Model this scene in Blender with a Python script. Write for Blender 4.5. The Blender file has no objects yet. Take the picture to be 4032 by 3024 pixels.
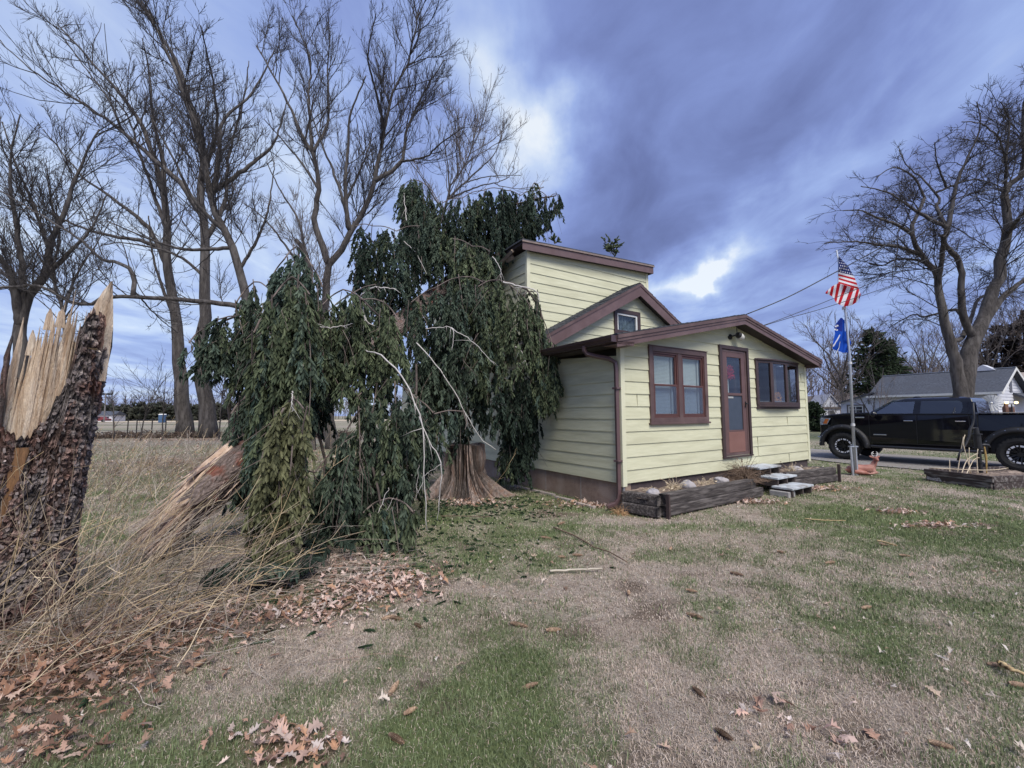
import bpy, math, random
import numpy as np
from mathutils import Vector, Matrix
S = bpy.context.scene
COL = S.collection
R = math.radians

# ------------------------------------------------------------ camera
CAM_H = 1.519; FPX = 1655.245; PITCH = 0.07042; ROLL = -0.005592
_f = np.array([0, math.cos(PITCH), math.sin(PITCH)])
_u0 = np.array([0, -math.sin(PITCH), math.cos(PITCH)]); _r0 = np.array([1., 0, 0])
_r = math.cos(ROLL)*_r0 + math.sin(ROLL)*_u0
_u = -math.sin(ROLL)*_r0 + math.cos(ROLL)*_u0
cam_d = bpy.data.cameras.new('camera'); cam = bpy.data.objects.new('camera', cam_d); COL.objects.link(cam)
cam_d.sensor_width = 36; cam_d.lens = 36*FPX/4032; cam_d.clip_start = .05; cam_d.clip_end = 3000
cam.matrix_world = Matrix(((_r[0], _u[0], -_f[0], 0), (_r[1], _u[1], -_f[1], 0), (_r[2], _u[2], -_f[2], CAM_H), (0, 0, 0, 1)))
S.camera = cam
S.render.resolution_x = 1024; S.render.resolution_y = 768
S.view_settings.view_transform = 'Standard'; S.view_settings.look = 'None'
S.view_settings.gamma = 1; S.view_settings.exposure = EXPO = 1.5

def pt(px, py, Y):
    """surveyed image point at world depth Y -> world coordinate"""
    d = _f + (px-2016)/FPX*_r - (py-1512)/FPX*_u
    q = d*(Y/d[1]); return np.array([q[0], q[1], q[2]+CAM_H])
def gd(px, py, z=0.0):
    d = _f + (px-2016)/FPX*_r - (py-1512)/FPX*_u
    q = d*((z-CAM_H)/d[2]); return np.array([q[0], q[1], z])

# ------------------------------------------------------------ sky and light
SUN_EL, SUN_AZ = R(52), R(158)     # azimuth clockwise from +Y
w = bpy.data.worlds.new('World'); S.world = w; w.use_nodes = True
N = w.node_tree.nodes; L = w.node_tree.links; N.clear()
def nd(t, **k):
    n = N.new(t)
    for a, b in k.items(): setattr(n, a, b)
    return n
def setin(n, i, v):
    if hasattr(v, 'is_linked') or hasattr(v, 'links'): L.new(v, n.inputs[i])
    else: n.inputs[i].default_value = v
def M(op, a, b=0.0, c=None, clamp=False):
    n = nd('ShaderNodeMath', operation=op); n.use_clamp = clamp
    setin(n, 0, a); setin(n, 1, b)
    if c is not None: setin(n, 2, c)
    return n.outputs[0]
def VM(op, a, b=None, out=0):
    n = nd('ShaderNodeVectorMath', operation=op); setin(n, 0, a)
    if b is not None:
        if op == 'SCALE': setin(n, 3, b)
        else: setin(n, 1, b)
    return n.outputs[out]
def srgb(c):
    return tuple(((x/255)/12.92 if x/255 <= .04045 else ((x/255+.055)/1.055)**2.4) for x in c)
tc = nd('ShaderNodeTexCoord').outputs['Generated']
sep = nd('ShaderNodeSeparateXYZ'); L.new(tc, sep.inputs[0])
zc = M('MAXIMUM', sep.outputs[2], 0.0)
den = M('ADD', zc, 0.09)
comb = nd('ShaderNodeCombineXYZ'); L.new(M('DIVIDE', sep.outputs[0], den), comb.inputs[0]); L.new(M('DIVIDE', sep.outputs[1], den), comb.inputs[1])
mp = nd('ShaderNodeMapping'); mp.inputs['Rotation'].default_value = (0, 0, R(-14)); mp.inputs['Scale'].default_value = (1.15, .68, 1)
L.new(comb.outputs[0], mp.inputs[0])
n1 = nd('ShaderNodeTexNoise'); n1.inputs['Scale'].default_value = 1.15; n1.inputs['Detail'].default_value = 8; n1.inputs['Roughness'].default_value = .5; n1.inputs['Distortion'].default_value = .35
n1.noise_dimensions = '3D'; L.new(mp.outputs[0], n1.inputs['Vector'])
n2 = nd('ShaderNodeTexNoise'); n2.inputs['Scale'].default_value = 2.9; n2.inputs['Detail'].default_value = 9; n2.inputs['Roughness'].default_value = .56; n2.inputs['Distortion'].default_value = .5
L.new(mp.outputs[0], n2.inputs['Vector'])
# wobble the direction so the brighter gaps between clouds have soft uneven rims
n3 = nd('ShaderNodeTexNoise'); n3.inputs['Scale'].default_value = 4.5; n3.inputs['Detail'].default_value = 9; L.new(tc, n3.inputs['Vector'])
wob = VM('SCALE', VM('SUBTRACT', n3.outputs['Color'], (.5, .5, .5)), .33)
dirw = VM('ADD', tc, wob)
def blob(px, py, rx, ry, rot, amp):
    """soft gap (or dark bank) in the cloud deck seen in direction px,py; rx,ry in radians"""
    d = pt(px, py, 10) - np.array([0, 0, CAM_H]); d = d/np.linalg.norm(d)
    right = np.cross(d, [0, 0, 1]); right /= np.linalg.norm(right); up = np.cross(right, d)
    c, s = math.cos(R(rot)), math.sin(R(rot))
    e1 = (c*right+s*up)/rx; e2 = (-s*right+c*up)/ry
    v = VM('SUBTRACT', dirw, tuple(d))
    a = VM('DOT_PRODUCT', v, tuple(e1), 1); b = VM('DOT_PRODUCT', v, tuple(e2), 1)
    q = M('ADD', M('MULTIPLY', a, a), M('MULTIPLY', b, b))
    return M('MULTIPLY', M('POWER', 2.718, M('MULTIPLY', q, -1.0)), amp)
t = M('ADD', M('MULTIPLY', M('SUBTRACT', n1.outputs[0], .5), .50), .49)
t = M('ADD', t, M('MULTIPLY', M('SUBTRACT', n2.outputs[0], .5), .62))
for bl in [
    (2800, 1075, .040, .016, 28, .42), (2730, 1105, .05, .02, 20, .30), (2700, 1120, .17, .05, 25, .22), (2080, 520, .07, .16, 25, .52), (1960, 330, .10, .20, 0, .12),
    (3250, 690, .35, .04, 27, .12), (3900, 250, .35, .25, 20, .02), (2500, 300, .40, .20, 30, -.13), (2500, 780, .26, .13, 30, -.17), (3050, 520, .35, .05, 32, -.13),
    (1200, 950, .40, .30, 0, .22), (300, 950, .35, .20, 0, .22), (700, 1450, .6, .08, 0, .05), (300, 150, .30, .25, 0, .16),
    (3550, 820, .20, .05, 25, -.16), (2330, 1050, .12, .2, 20, -.08), (150, 560, .25, .07, -20, -.12), (3000, 1250, .30, .05, 0, .06)]:
    t = M('ADD', t, blob(*bl))
# low banded layers near the horizon
hz = nd('ShaderNodeMapping'); hz.inputs['Scale'].default_value = (2.2, 2.2, 22); L.new(tc, hz.inputs[0])
n4 = nd('ShaderNodeTexNoise'); n4.inputs['Scale'].default_value = 1.3; n4.inputs['Detail'].default_value = 4; L.new(hz.outputs[0], n4.inputs['Vector'])
low = M('SUBTRACT', 1.0, M('MULTIPLY', zc, 3.2), clamp=True)
t = M('ADD', t, M('MULTIPLY', low, M('MULTIPLY', M('SUBTRACT', n4.outputs[0], .5), 1.1)))
ramp = nd('ShaderNodeValToRGB'); L.new(t, ramp.inputs[0])
k = 1/2**EXPO
stops = [(0, (88, 96, 142)), (.22, (107, 119, 172)), (.42, (131, 148, 206)), (.62, (158, 179, 231)), (.85, (200, 217, 246)), (1.0, (238, 245, 253))]
els = ramp.color_ramp.elements
while len(els) < len(stops): els.new(.5)
for e, (p_, c_) in zip(els, stops):
    e.position = p_; e.color = tuple(x*k for x in srgb(c_)) + (1,)
sky = nd('ShaderNodeTexSky', sky_type='NISHITA'); sky.sun_disc = False; sky.sun_elevation = SUN_EL; sky.sun_rotation = SUN_AZ
cs = VM('SCALE', ramp.outputs[0], 10.0)
mx = nd('ShaderNodeMix', data_type='RGBA'); mx.inputs[0].default_value = .93
L.new(sky.outputs[0], mx.inputs[6]); L.new(cs, mx.inputs[7])
bg = nd('ShaderNodeBackground'); bg.inputs[1].default_value = .1; L.new(mx.outputs[2], bg.inputs[0])
wo = nd('ShaderNodeOutputWorld'); L.new(bg.outputs[0], wo.inputs[0])
sd = bpy.data.lights.new('sun', 'SUN'); sd.energy = 1.5; sd.angle = R(35); sd.color = (1, .95, .86)
so = bpy.data.objects.new('sun', sd); COL.objects.link(so)
sdir = Vector((math.sin(SUN_AZ)*math.cos(SUN_EL), math.cos(SUN_AZ)*math.cos(SUN_EL), math.sin(SUN_EL)))
so.rotation_euler = sdir.to_track_quat('Z', 'Y').to_euler()

# ------------------------------------------------------------ helpers
rng = np.random.default_rng(7); random.seed(7)
def _hash(ix, iy, iz, s):
    h = (ix*374761393 + iy*668265263 + iz*2147483647 + s*1274126177) & 0xffffffff
    h = ((h ^ (h >> 13))*1274126177) & 0xffffffff
    return ((h ^ (h >> 16)) & 0xffff)/65535.0
def noise3(p, s=0):
    p = np.asarray(p, float); i = np.floor(p).astype(np.int64); f = p-i; f = f*f*(3-2*f); o = 0
    for dx in (0, 1):
        for dy in (0, 1):
            for dz in (0, 1):
                wgt = (f[..., 0] if dx else 1-f[..., 0])*(f[..., 1] if dy else 1-f[..., 1])*(f[..., 2] if dz else 1-f[..., 2])
                o = o + wgt*_hash(i[..., 0]+dx, i[..., 1]+dy, i[..., 2]+dz, s)
    return o
def fbm(p, o=4, s=0):
    p = np.asarray(p, float); a, t_, r = 1., 0., 0.
    for k_ in range(o):
        r = r + a*noise3(p*2**k_, s+k_); t_ += a; a *= .5
    return r/t_
class MB:
    def __init__(s): s.V = []; s.F = []; s.n = 0; s.C = []
    def add(s, v, f, c=None):
        v = np.asarray(v, float).reshape(-1, 3); s.V.append(v)
        if isinstance(f, np.ndarray): s.F.append(f+s.n)
        else:
            for q in f: s.F.append(np.array([q])+s.n)
        s.C.append(np.broadcast_to(np.array(c if c is not None else (1, 1, 1), float), (len(v), 3)))
        s.n += len(v); return s
    def box(s, a, b, M_=None, c=None):
        x0, y0, z0 = a; x1, y1, z1 = b
        v = np.array([(x, y, z) for z in (z0, z1) for x, y in ((x0, y0), (x1, y0), (x1, y1), (x0, y1))], float)
        if M_ is not None: v = v@np.array(M_)[:3, :3].T + np.array(M_)[:3, 3]
        return s.add(v, np.array([(3, 2, 1, 0), (4, 5, 6, 7), (0, 1, 5, 4), (1, 2, 6, 5), (2, 3, 7, 6), (3, 0, 4, 7)]), c)
    def prism(s, poly, ext, c=None):
        p = np.asarray(poly, float); n = len(p); v = np.vstack([p, p+np.asarray(ext, float)])
        s.add(v, [tuple(range(n))[::-1], tuple(range(n, 2*n))]+[(i, (i+1) % n, (i+1) % n+n, i+n) for i in range(n)], c); return s
    def tube(s, pts, rad, n=8, cap=True, c=None, ph=0.0):
        P = np.asarray(pts, float); m = len(P); rad = np.broadcast_to(np.asarray(rad, float), (m,))
        T = np.gradient(P, axis=0); T /= np.linalg.norm(T, axis=1)[:, None]+1e-9
        ref = np.array([0, 0, 1.]) if abs(T[0, 2]) < .9 else np.array([1., 0, 0])
        A = []; a = np.cross(T[0], ref); a /= np.linalg.norm(a)
        for i in range(m):
            a = a-T[i]*(a@T[i]); l = np.linalg.norm(a); a = a/l if l > 1e-6 else np.cross(T[i], ref); A.append(a)
        A = np.array(A); B = np.cross(T, A); th = np.arange(n)*2*math.pi/n+ph
        v = P[:, None]+rad[:, None, None]*(np.cos(th)[None, :, None]*A[:, None]+np.sin(th)[None, :, None]*B[:, None])
        i = np.arange(m-1)[:, None]*n; j = np.arange(n)[None]; j2 = (j+1) % n
        f = np.stack([i+j, i+j2, i+n+j2, i+n+j], -1).reshape(-1, 4)
        b0 = s.n; s.add(v.reshape(-1, 3), f, c)
        if cap:
            s.F.append(np.array([list(range(n))[::-1]])+b0); s.F.append(np.array([list(range((m-1)*n, m*n))])+b0)
        return s
    def grid(s, G, c=None, wrap=False):
        a, b = G.shape[:2]; i = np.arange(a-1)[:, None]*b; j = np.arange(b if wrap else b-1)[None]; j2 = (j+1) % b
        f = np.stack([i+j, i+j2, i+b+j2, i+b+j], -1).reshape(-1, 4)
        return s.add(G.reshape(-1, 3), f, None if c is None else np.asarray(c).reshape(-1, 3))
    def ball(s, c0, r, n=10, m=7, c=None, sq=None):
        th = np.linspace(0, math.pi, m); ph = np.arange(n)*2*math.pi/n; r = np.broadcast_to(np.asarray(r, float), (3,))
        G = np.stack([np.sin(th)[:, None]*np.cos(ph)[None], np.sin(th)[:, None]*np.sin(ph)[None], -np.cos(th)[:, None]*np.ones(n)[None]], -1)*r+np.asarray(c0, float)
        return s.grid(G, wrap=True) if c is None else s.grid(G, np.broadcast_to(np.array(c, float), G.shape), True)
    def build(s, name, mat, parent=None, smooth=False, bevel=0, col=False, loc=None):
        me = bpy.data.meshes.new(name); V = np.vstack(s.V); me.vertices.add(len(V)); me.vertices.foreach_set('co', V.ravel())
        tot = np.concatenate([np.full(len(f), f.shape[1]) for f in s.F]); lp = np.concatenate([f.ravel() for f in s.F])
        st = np.concatenate([[0], np.cumsum(tot)[:-1]])
        me.loops.add(len(lp)); me.loops.foreach_set('vertex_index', lp.astype(np.int32)); me.polygons.add(len(tot))
        me.polygons.foreach_set('loop_start', st.astype(np.int32)); me.polygons.foreach_set('loop_total', tot.astype(np.int32))
        me.polygons.foreach_set('use_smooth', np.full(len(tot), bool(smooth)))
        me.update(calc_edges=True)
        if col:
            C = np.vstack(s.C); at = me.color_attributes.new('tint', 'FLOAT_COLOR', 'POINT')
            at.data.foreach_set('color', np.hstack([C, np.ones((len(C), 1))]).astype(np.float32).ravel())
        me.materials.append(mat); o = bpy.data.objects.new(name, me); COL.objects.link(o)
        if parent is not None: o.parent = parent
        if bevel:
            b = o.modifiers.new('bevel', 'BEVEL'); b.width = bevel; b.segments = 2; b.limit_method = 'ANGLE'
        return o
def tag(o, label=None, cat=None, group=None, kind=None):
    if label: o['label'] = label
    if cat: o['category'] = cat
    if group: o['group'] = group
    if kind: o['kind'] = kind
    return o
def thing(name, label, cat, loc=(0, 0, 0), rz=0.0, group=None):
    o = bpy.data.objects.new(name, None); o.empty_display_size = .2; COL.objects.link(o)
    o.location = tuple(loc); o.rotation_euler = (0, 0, rz); return tag(o, label, cat, group)

# ------------------------------------------------------------ materials
def mat(name, c1, c2=None, scale=6, rough=.7, bump=0, bscale=40, stretch=(1, 1, 1), metal=0, spec=.5, detail=5, tint=False,
        c3=None, s3=1.2, lo=.35, hi=.65, trans=0, rvar=0.0, wave=None, bd=.01):
    m = bpy.data.materials.new(name); m.use_nodes = True; t_ = m.node_tree; n = t_.nodes; l = t_.links; p = n['Principled BSDF']
    p.inputs['Roughness'].default_value = rough; p.inputs['Metallic'].default_value = metal; p.inputs['Specular IOR Level'].default_value = spec
    tcn = n.new('ShaderNodeTexCoord'); mpn = n.new('ShaderNodeMapping'); mpn.inputs['Scale'].default_value = stretch; l.new(tcn.outputs['Object'], mpn.inputs[0])
    out = None
    if c2 is not None:
        nz = n.new('ShaderNodeTexNoise'); nz.inputs['Scale'].default_value = scale; nz.inputs['Detail'].default_value = detail; nz.inputs['Roughness'].default_value = .6; l.new(mpn.outputs[0], nz.inputs['Vector'])
        cr = n.new('ShaderNodeValToRGB'); cr.color_ramp.elements[0].position = lo; cr.color_ramp.elements[1].position = hi
        cr.color_ramp.elements[0].color = (*c1, 1); cr.color_ramp.elements[1].color = (*c2, 1); l.new(nz.outputs[0], cr.inputs[0]); out = cr.outputs[0]
        if c3 is not None:
            n3_ = n.new('ShaderNodeTexNoise'); n3_.inputs['Scale'].default_value = s3; n3_.inputs['Detail'].default_value = 4; l.new(mpn.outputs[0], n3_.inputs['Vector'])
            mr = n.new('ShaderNodeMapRange'); mr.inputs[1].default_value = .48; mr.inputs[2].default_value = .66; l.new(n3_.outputs[0], mr.inputs[0])
            mm = n.new('ShaderNodeMix'); mm.data_type = 'RGBA'; l.new(mr.outputs[0], mm.inputs[0]); l.new(out, mm.inputs[6]); mm.inputs[7].default_value = (*c3, 1); out = mm.outputs[2]
        if rvar:
            mr2 = n.new('ShaderNodeMapRange'); mr2.inputs[3].default_value = rough-rvar; mr2.inputs[4].default_value = rough+rvar; l.new(nz.outputs[0], mr2.inputs[0]); l.new(mr2.outputs[0], p.inputs['Roughness'])
    if tint:
        at = n.new('ShaderNodeAttribute'); at.attribute_name = 'tint'
        mm = n.new('ShaderNodeMix'); mm.data_type = 'RGBA'; mm.blend_type = 'MULTIPLY'; mm.inputs[0].default_value = 1
        if out: l.new(out, mm.inputs[6])
        else: mm.inputs[6].default_value = (*c1, 1)
        l.new(at.outputs['Color'], mm.inputs[7]); out = mm.outputs[2]
    if out: l.new(out, p.inputs['Base Color'])
    else: p.inputs['Base Color'].default_value = (*c1, 1)
    if bump:
        nb = n.new('ShaderNodeTexNoise'); nb.inputs['Scale'].default_value = bscale; nb.inputs['Detail'].default_value = 6; l.new(mpn.outputs[0], nb.inputs['Vector'])
        bn = n.new('ShaderNodeBump'); bn.inputs['Strength'].default_value = bump; bn.inputs['Distance'].default_value = bd; l.new(nb.outputs[0], bn.inputs['Height']); l.new(bn.outputs[0], p.inputs['Normal'])
    if trans:
        tb = n.new('ShaderNodeBsdfTranslucent'); ms = n.new('ShaderNodeMixShader'); ms.inputs[0].default_value = trans
        if out: l.new(out, tb.inputs[0])
        else: tb.inputs[0].default_value = (*c1, 1)
        l.new(p.outputs[0], ms.inputs[1]); l.new(tb.outputs[0], ms.inputs[2]); l.new(ms.outputs[0], n['Material Output'].inputs[0])
    return m
def glass_mat(name, tintc=(.9, .93, .95), refl=.25, rough=.02):
    m = bpy.data.materials.new(name); m.use_nodes = True; n = m.node_tree.nodes; l = m.node_tree.links
    n.remove(n['Principled BSDF']); g = n.new('ShaderNodeBsdfGlossy'); g.inputs['Roughness'].default_value = rough; g.inputs[0].default_value = (1, 1, 1, 1)
    tr = n.new('ShaderNodeBsdfTransparent'); tr.inputs[0].default_value = (*tintc, 1); ms = n.new('ShaderNodeMixShader')
    fr = n.new('ShaderNodeLayerWeight'); pw = n.new('ShaderNodeMath'); pw.operation = 'POWER'; pw.inputs[1].default_value = 4; l.new(fr.outputs['Facing'], pw.inputs[0]); ma = n.new('ShaderNodeMath'); ma.operation = 'MULTIPLY_ADD'; ma.use_clamp = True; ma.inputs[1].default_value = .8; ma.inputs[2].default_value = refl
    l.new(pw.outputs[0], ma.inputs[0]); l.new(ma.outputs[0], ms.inputs[0]); l.new(tr.outputs[0], ms.inputs[1]); l.new(g.outputs[0], ms.inputs[2]); l.new(ms.outputs[0], n['Material Output'].inputs[0])
    return m
# ============================================================ HOUSE
HC = np.array([1.7435, 6.7095, 0.0]); HYAW = 1.00377
HA = np.array([math.sin(HYAW), math.cos(HYAW), 0]); HN = np.array([-math.cos(HYAW), math.sin(HYAW), 0])
def hw(u, v, z=0.0): return HC+u*HA+v*HN+np.array([0, 0, z])     # house u,v,z -> world
house = thing('yellow_house', 'small pale yellow clapboard house with brown trim and a taller boxy rear storey', 'house', HC, math.pi/2-HYAW)
SID = mat('yellow_siding_paint', (.57, .565, .39), (.64, .63, .45), 3, .62, .45, 30, stretch=(1, 1, 9), c3=(.52, .51, .35), s3=.9)
CRN = mat('yellow_corner_paint', (.62, .61, .43), (.66, .65, .48), 5, .55, .1, 40)
TRM = mat('brown_trim_paint', (.085, .052, .050), (.105, .064, .060), 7, .55, .2, 60, c3=(.14, .09, .085), s3=2.5)
TRD = mat('dark_brown_trim_paint', (.045, .028, .028), (.06, .036, .034), 7, .5, .1, 60)
FAS = mat('brown_fascia_paint', (.115, .072, .072), (.145, .092, .090), 5, .5, .15, 40, c3=(.11, .066, .062), s3=2.0)
SASH = mat('red_brown_sash', (.080, .032, .028), (.10, .042, .035), 9, .45)
DOORM = mat('brown_door_paint', (.105, .058, .054), (.13, .072, .066), 4, .45, .1, 60)
KICK = mat('faded_brown_kick_panel', (.19, .092, .075), (.22, .11, .09), 4, .5, .1, 30)
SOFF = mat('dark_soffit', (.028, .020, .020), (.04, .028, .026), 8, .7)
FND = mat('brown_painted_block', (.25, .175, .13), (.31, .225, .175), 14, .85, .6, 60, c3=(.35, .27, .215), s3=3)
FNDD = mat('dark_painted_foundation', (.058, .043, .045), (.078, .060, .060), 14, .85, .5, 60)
GUT = mat('brown_metal_gutter', (.055, .034, .036), (.07, .043, .045), 5, .32, spec=.6)
DSP = mat('brown_metal_downspout', (.10, .060, .062), (.12, .074, .074), 6, .35, spec=.6)
BLK = mat('black_metal', (.012, .012, .013), (.02, .02, .02), 20, .5)
WHT = mat('white_painted_frame', (.62, .62, .60), (.7, .7, .68), 8, .5)
BLIND = mat('white_window_blind', (.78, .78, .77), (.84, .84, .82), 8, .6)
SCR = mat('grey_window_screen', (.30, .33, .38), (.34, .37, .42), 30, .8)
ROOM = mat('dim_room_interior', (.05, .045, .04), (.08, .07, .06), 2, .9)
GLS = glass_mat('window_glass', (.80, .84, .84), .045)
def shingle_mat():
    m = bpy.data.materials.new('dark_roof_shingle'); m.use_nodes = True; n = m.node_tree.nodes; l = m.node_tree.links; p = n['Principled BSDF']; p.inputs['Roughness'].default_value = .95
    tcn = n.new('ShaderNodeTexCoord'); nz = n.new('ShaderNodeTexNoise'); nz.inputs['Scale'].default_value = 130; nz.inputs['Detail'].default_value = 3; l.new(tcn.outputs['Object'], nz.inputs[0])
    n2_ = n.new('ShaderNodeTexNoise'); n2_.inputs['Scale'].default_value = 4; l.new(tcn.outputs['Object'], n2_.inputs[0])
    cr = n.new('ShaderNodeValToRGB'); cr.color_ramp.elements[0].position = .35; cr.color_ramp.elements[1].position = .7; cr.color_ramp.elements[0].color = (.04, .042, .05, 1); cr.color_ramp.elements[1].color = (.15, .16, .185, 1); l.new(nz.outputs[0], cr.inputs[0])
    mm = n.new('ShaderNodeMix'); mm.data_type = 'RGBA'; mm.blend_type = 'MULTIPLY'; mm.inputs[0].default_value = .6; l.new(cr.outputs[0], mm.inputs[6]); l.new(n2_.outputs[0], mm.inputs[7]); l.new(mm.outputs[2], p.inputs['Base Color'])
    bn = n.new('ShaderNodeBump'); bn.inputs['Strength'].default_value = .7; bn.inputs['Distance'].default_value = .004; l.new(nz.outputs[0], bn.inputs['Height']); l.new(bn.outputs[0], p.inputs['Normal'])
    return m
SHG = shingle_mat()
EX = .2032
def lap_wall(mb, O, A, Nn, z0, z1, lo, hi, opens=(), brk=(), lap=.015):
    """lapped boards: O origin, A along, Nn outward; board bottoms proud by lap"""
    O, A, Nn = map(lambda x: np.array(x, float), (O, A, Nn)); Z = np.array([0, 0, 1.])
    def P(u, z, k0):
        off = lap*(1-(z-k0)/EX)+.002; return O+A*u+Nn*off+Z*z
    k = 0
    while z0+k*EX < z1-1e-6:
        a = z0+k*EX; b = min(a+EX, z1); cuts = sorted(set([a, b]+[c for o in opens for c in o[2:4] if a < c < b]+[c for c in brk if a < c < b]))
        for c0, c1 in zip(cuts[:-1], cuts[1:]):
            zm = (c0+c1)/2; iv = [(lo, hi)]
            segs = [(None, None)]
            blocks = sorted((o[0], o[1]) for o in opens if o[2] < zm < o[3]); s0 = None; ends = []
            cur = ('lo',)
            for bl in blocks: ends.append((cur, ('c', bl[0]))); cur = ('c', bl[1])
            ends.append((cur, ('hi',)))
            ev = lambda e, z: lo(z) if e[0] == 'lo' else hi(z) if e[0] == 'hi' else e[1]
            for e0, e1 in ends:
                if ev(e1, zm)-ev(e0, zm) < .005: continue
                mb.add([P(ev(e0, c0), c0, a), P(ev(e1, c0), c0, a), P(ev(e1, c1), c1, a), P(ev(e0, c1), c1, a)], [(0, 1, 2, 3)])
                if c0 == a:   # underside lip
                    q = lambda u: O+A*u+Nn*.0+Z*a
                    mb.add([q(ev(e0, c0)), q(ev(e1, c0)), P(ev(e1, c0), c0, a), P(ev(e0, c0), c0, a)], [(0, 1, 2, 3)])
        k += 1
# openings in the front face (u0,u1,z0,z1)
W1 = (.70, 2.24, 1.39, 2.61); DR = (2.78, 3.69, .68, 2.80); BW = (4.08, 5.84, 1.66, 2.62)
fz = lambda u: 3.30-.212*abs(u-3.2)
m = MB()
lap_wall(m, (0, 0, 0), (1, 0, 0), (0, -1, 0), .408, 3.30, lambda z: max(.0, 3.2-(3.30-z)/.212), lambda z: min(6.30, 3.2+(3.30-z)/.212), (W1, DR, BW), brk=(3.30-.212*3.2, 3.30-.212*3.1))
m.build('front_wall', SID, house)
m = MB()
lap_wall(m, (0, 11, 0), (0, -1, 0), (-1, 0, 0), .408, 2.95, lambda z: 0, lambda z: 11.0 if z < 2.62 else 11-2.4, brk=(2.62,))
m.build('side_wall', SID, house)
m = MB()
lap_wall(m, (6.3, 0, 0), (0, 1, 0), (1, 0, 0), .408, 2.95, lambda z: 0 if z < 2.62 else 2.4, lambda z: 11.0, brk=(2.62,))
lap_wall(m, (6.3, 11, 0), (-1, 0, 0), (0, 1, 0), .408, 4.5, lambda z: max(0, 3.25-(4.5-z)/.535), lambda z: min(6.3, 3.25+(4.5-z)/.535))
m.build('rear_wall', SID, house)
m = MB()
gz = 4.70-.20
lap_wall(m, (0, 2.35, 0), (1, 0, 0), (0, -1, 0), 2.506, gz, lambda z: max(0., 3.05-(gz-z)/.535), lambda z: min(6.3, 3.05+(gz-z)/.535), ((2.40, 3.15, 3.4, 3.95),), brk=(gz-.535*3.05,))
m.build('gable_wall', SID, house)
m = MB()
tz = lambda u: 5.13+.052*u
lap_wall(m, (.1, 2.75, 0), (1, 0, 0), (0, -1, 0), 2.811, 5.34, lambda z: max(0, (z-5.135)/.052), lambda z: 3.96, brk=(5.135,))
lap_wall(m, (.1, 8.2, 0), (0, -1, 0), (-1, 0, 0), 2.608, 5.13, lambda z: 0, lambda z: 5.45)
lap_wall(m, (4.06, 2.75, 0), (0, 1, 0), (1, 0, 0), 2.608, 5.33, lambda z: 0, lambda z: 5.45)
lap_wall(m, (4.06, 8.2, 0), (-1, 0, 0), (0, 1, 0), 2.608, 5.13, lambda z: 0, lambda z: 3.96)
m.build('upper_storey_wall', SID, house)
g_ = random.Random(5); JNT = mat('board_joint_line', (.44, .43, .31), None, rough=.9)
for k_ in (0, 1, 2, 4, 6, 9):
    m = MB(); u_ = g_.choice([1.3, 2.5, 4.0, 4.6, 5.3]) if k_ < 5 else g_.choice([.35, 6.05]); m.box((u_, -.0225, .408+k_*EX+.004), (u_+.0025, -.004, .408+(k_+1)*EX-.012)); m.build('board_joint', JNT, house)
# corner boards
for (x, y, z0, z1, q) in ((-.022, -.022, .36, 2.60, 1), (6.322, -.022, .36, 2.6, -1), (.078, 2.728, 2.85, 5.12, 1), (4.082, 2.728, 3.9, 5.32, -1)):
    m = MB(); m.box((min(x, x+q*.09), y, z0), (max(x, x+q*.09), y+.022, z1)); m.box((min(x, x+q*.022), y+.0225, z0), (max(x, x+q*.022), y+.09, z1)); m.build('corner_board', CRN, house, bevel=.003)
# foundation
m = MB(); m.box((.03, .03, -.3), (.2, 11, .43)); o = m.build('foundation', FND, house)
MRT = mat('pale_mortar', (.30, .26, .23), (.36, .32, .29), 20, .9)
for v0 in (1.02, 2.05, 3.1, 4.15, 5.2): m = MB(); m.box((.0265, v0, .0), (.0295, v0+.022, .405)); m.build('foundation_joint', MRT, house)
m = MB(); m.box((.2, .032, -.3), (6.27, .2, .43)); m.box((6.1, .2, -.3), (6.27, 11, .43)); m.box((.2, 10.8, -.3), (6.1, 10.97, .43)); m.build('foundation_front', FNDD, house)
m = MB(); m.box((.0, .0, -.05), (.03, .03, .36)); m.build('corner_angle', mat('galvanised_angle', (.35, .36, .38), (.45, .46, .48), 12, .45, metal=.6), house)
# interior shell so that the panes look into a dim room
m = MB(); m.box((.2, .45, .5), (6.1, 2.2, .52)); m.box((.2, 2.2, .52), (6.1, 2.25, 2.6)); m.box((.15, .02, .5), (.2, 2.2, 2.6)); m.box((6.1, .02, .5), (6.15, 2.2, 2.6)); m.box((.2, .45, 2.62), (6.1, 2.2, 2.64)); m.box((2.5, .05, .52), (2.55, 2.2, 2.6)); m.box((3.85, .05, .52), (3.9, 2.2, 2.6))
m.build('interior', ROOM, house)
def roof_sheet(name, p0, p1, v0, v1, th=.035, over=0):
    """courses of shingles from eave p0=(u,z) to ridge p1 between v0..v1, each course a thin lapped slab"""
    p0 = np.array(p0, float); p1 = np.array(p1, float); Ls = np.linalg.norm(p1-p0); d = (p1-p0)/Ls; nrm = np.array([-d[1], d[0]]); nrm *= np.sign(nrm[1])
    mb = MB(); r = random.Random(3); k_ = int(Ls/.125); st = Ls/k_
    for i in range(k_):
        a = p0+d*(i*st-.002); b = p0+d*((i+1)*st+.03); v = v0+r.random()*-.12
        while v < v1:
            v2 = v+.30+r.random()*.02; va, vb = max(v, v0+r.uniform(-.003, .006)), min(v2-.004, v1)
            if vb-va > .02:
                t0 = th*r.uniform(.75, 1.15)
                q = [a, b, b+nrm*.006, a+nrm*t0*.55]
                mb.prism([(x[0], va, x[1]) for x in q], (0, vb-va, 0))
            v = v2
    return mb.build(name, SHG, house)
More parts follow.
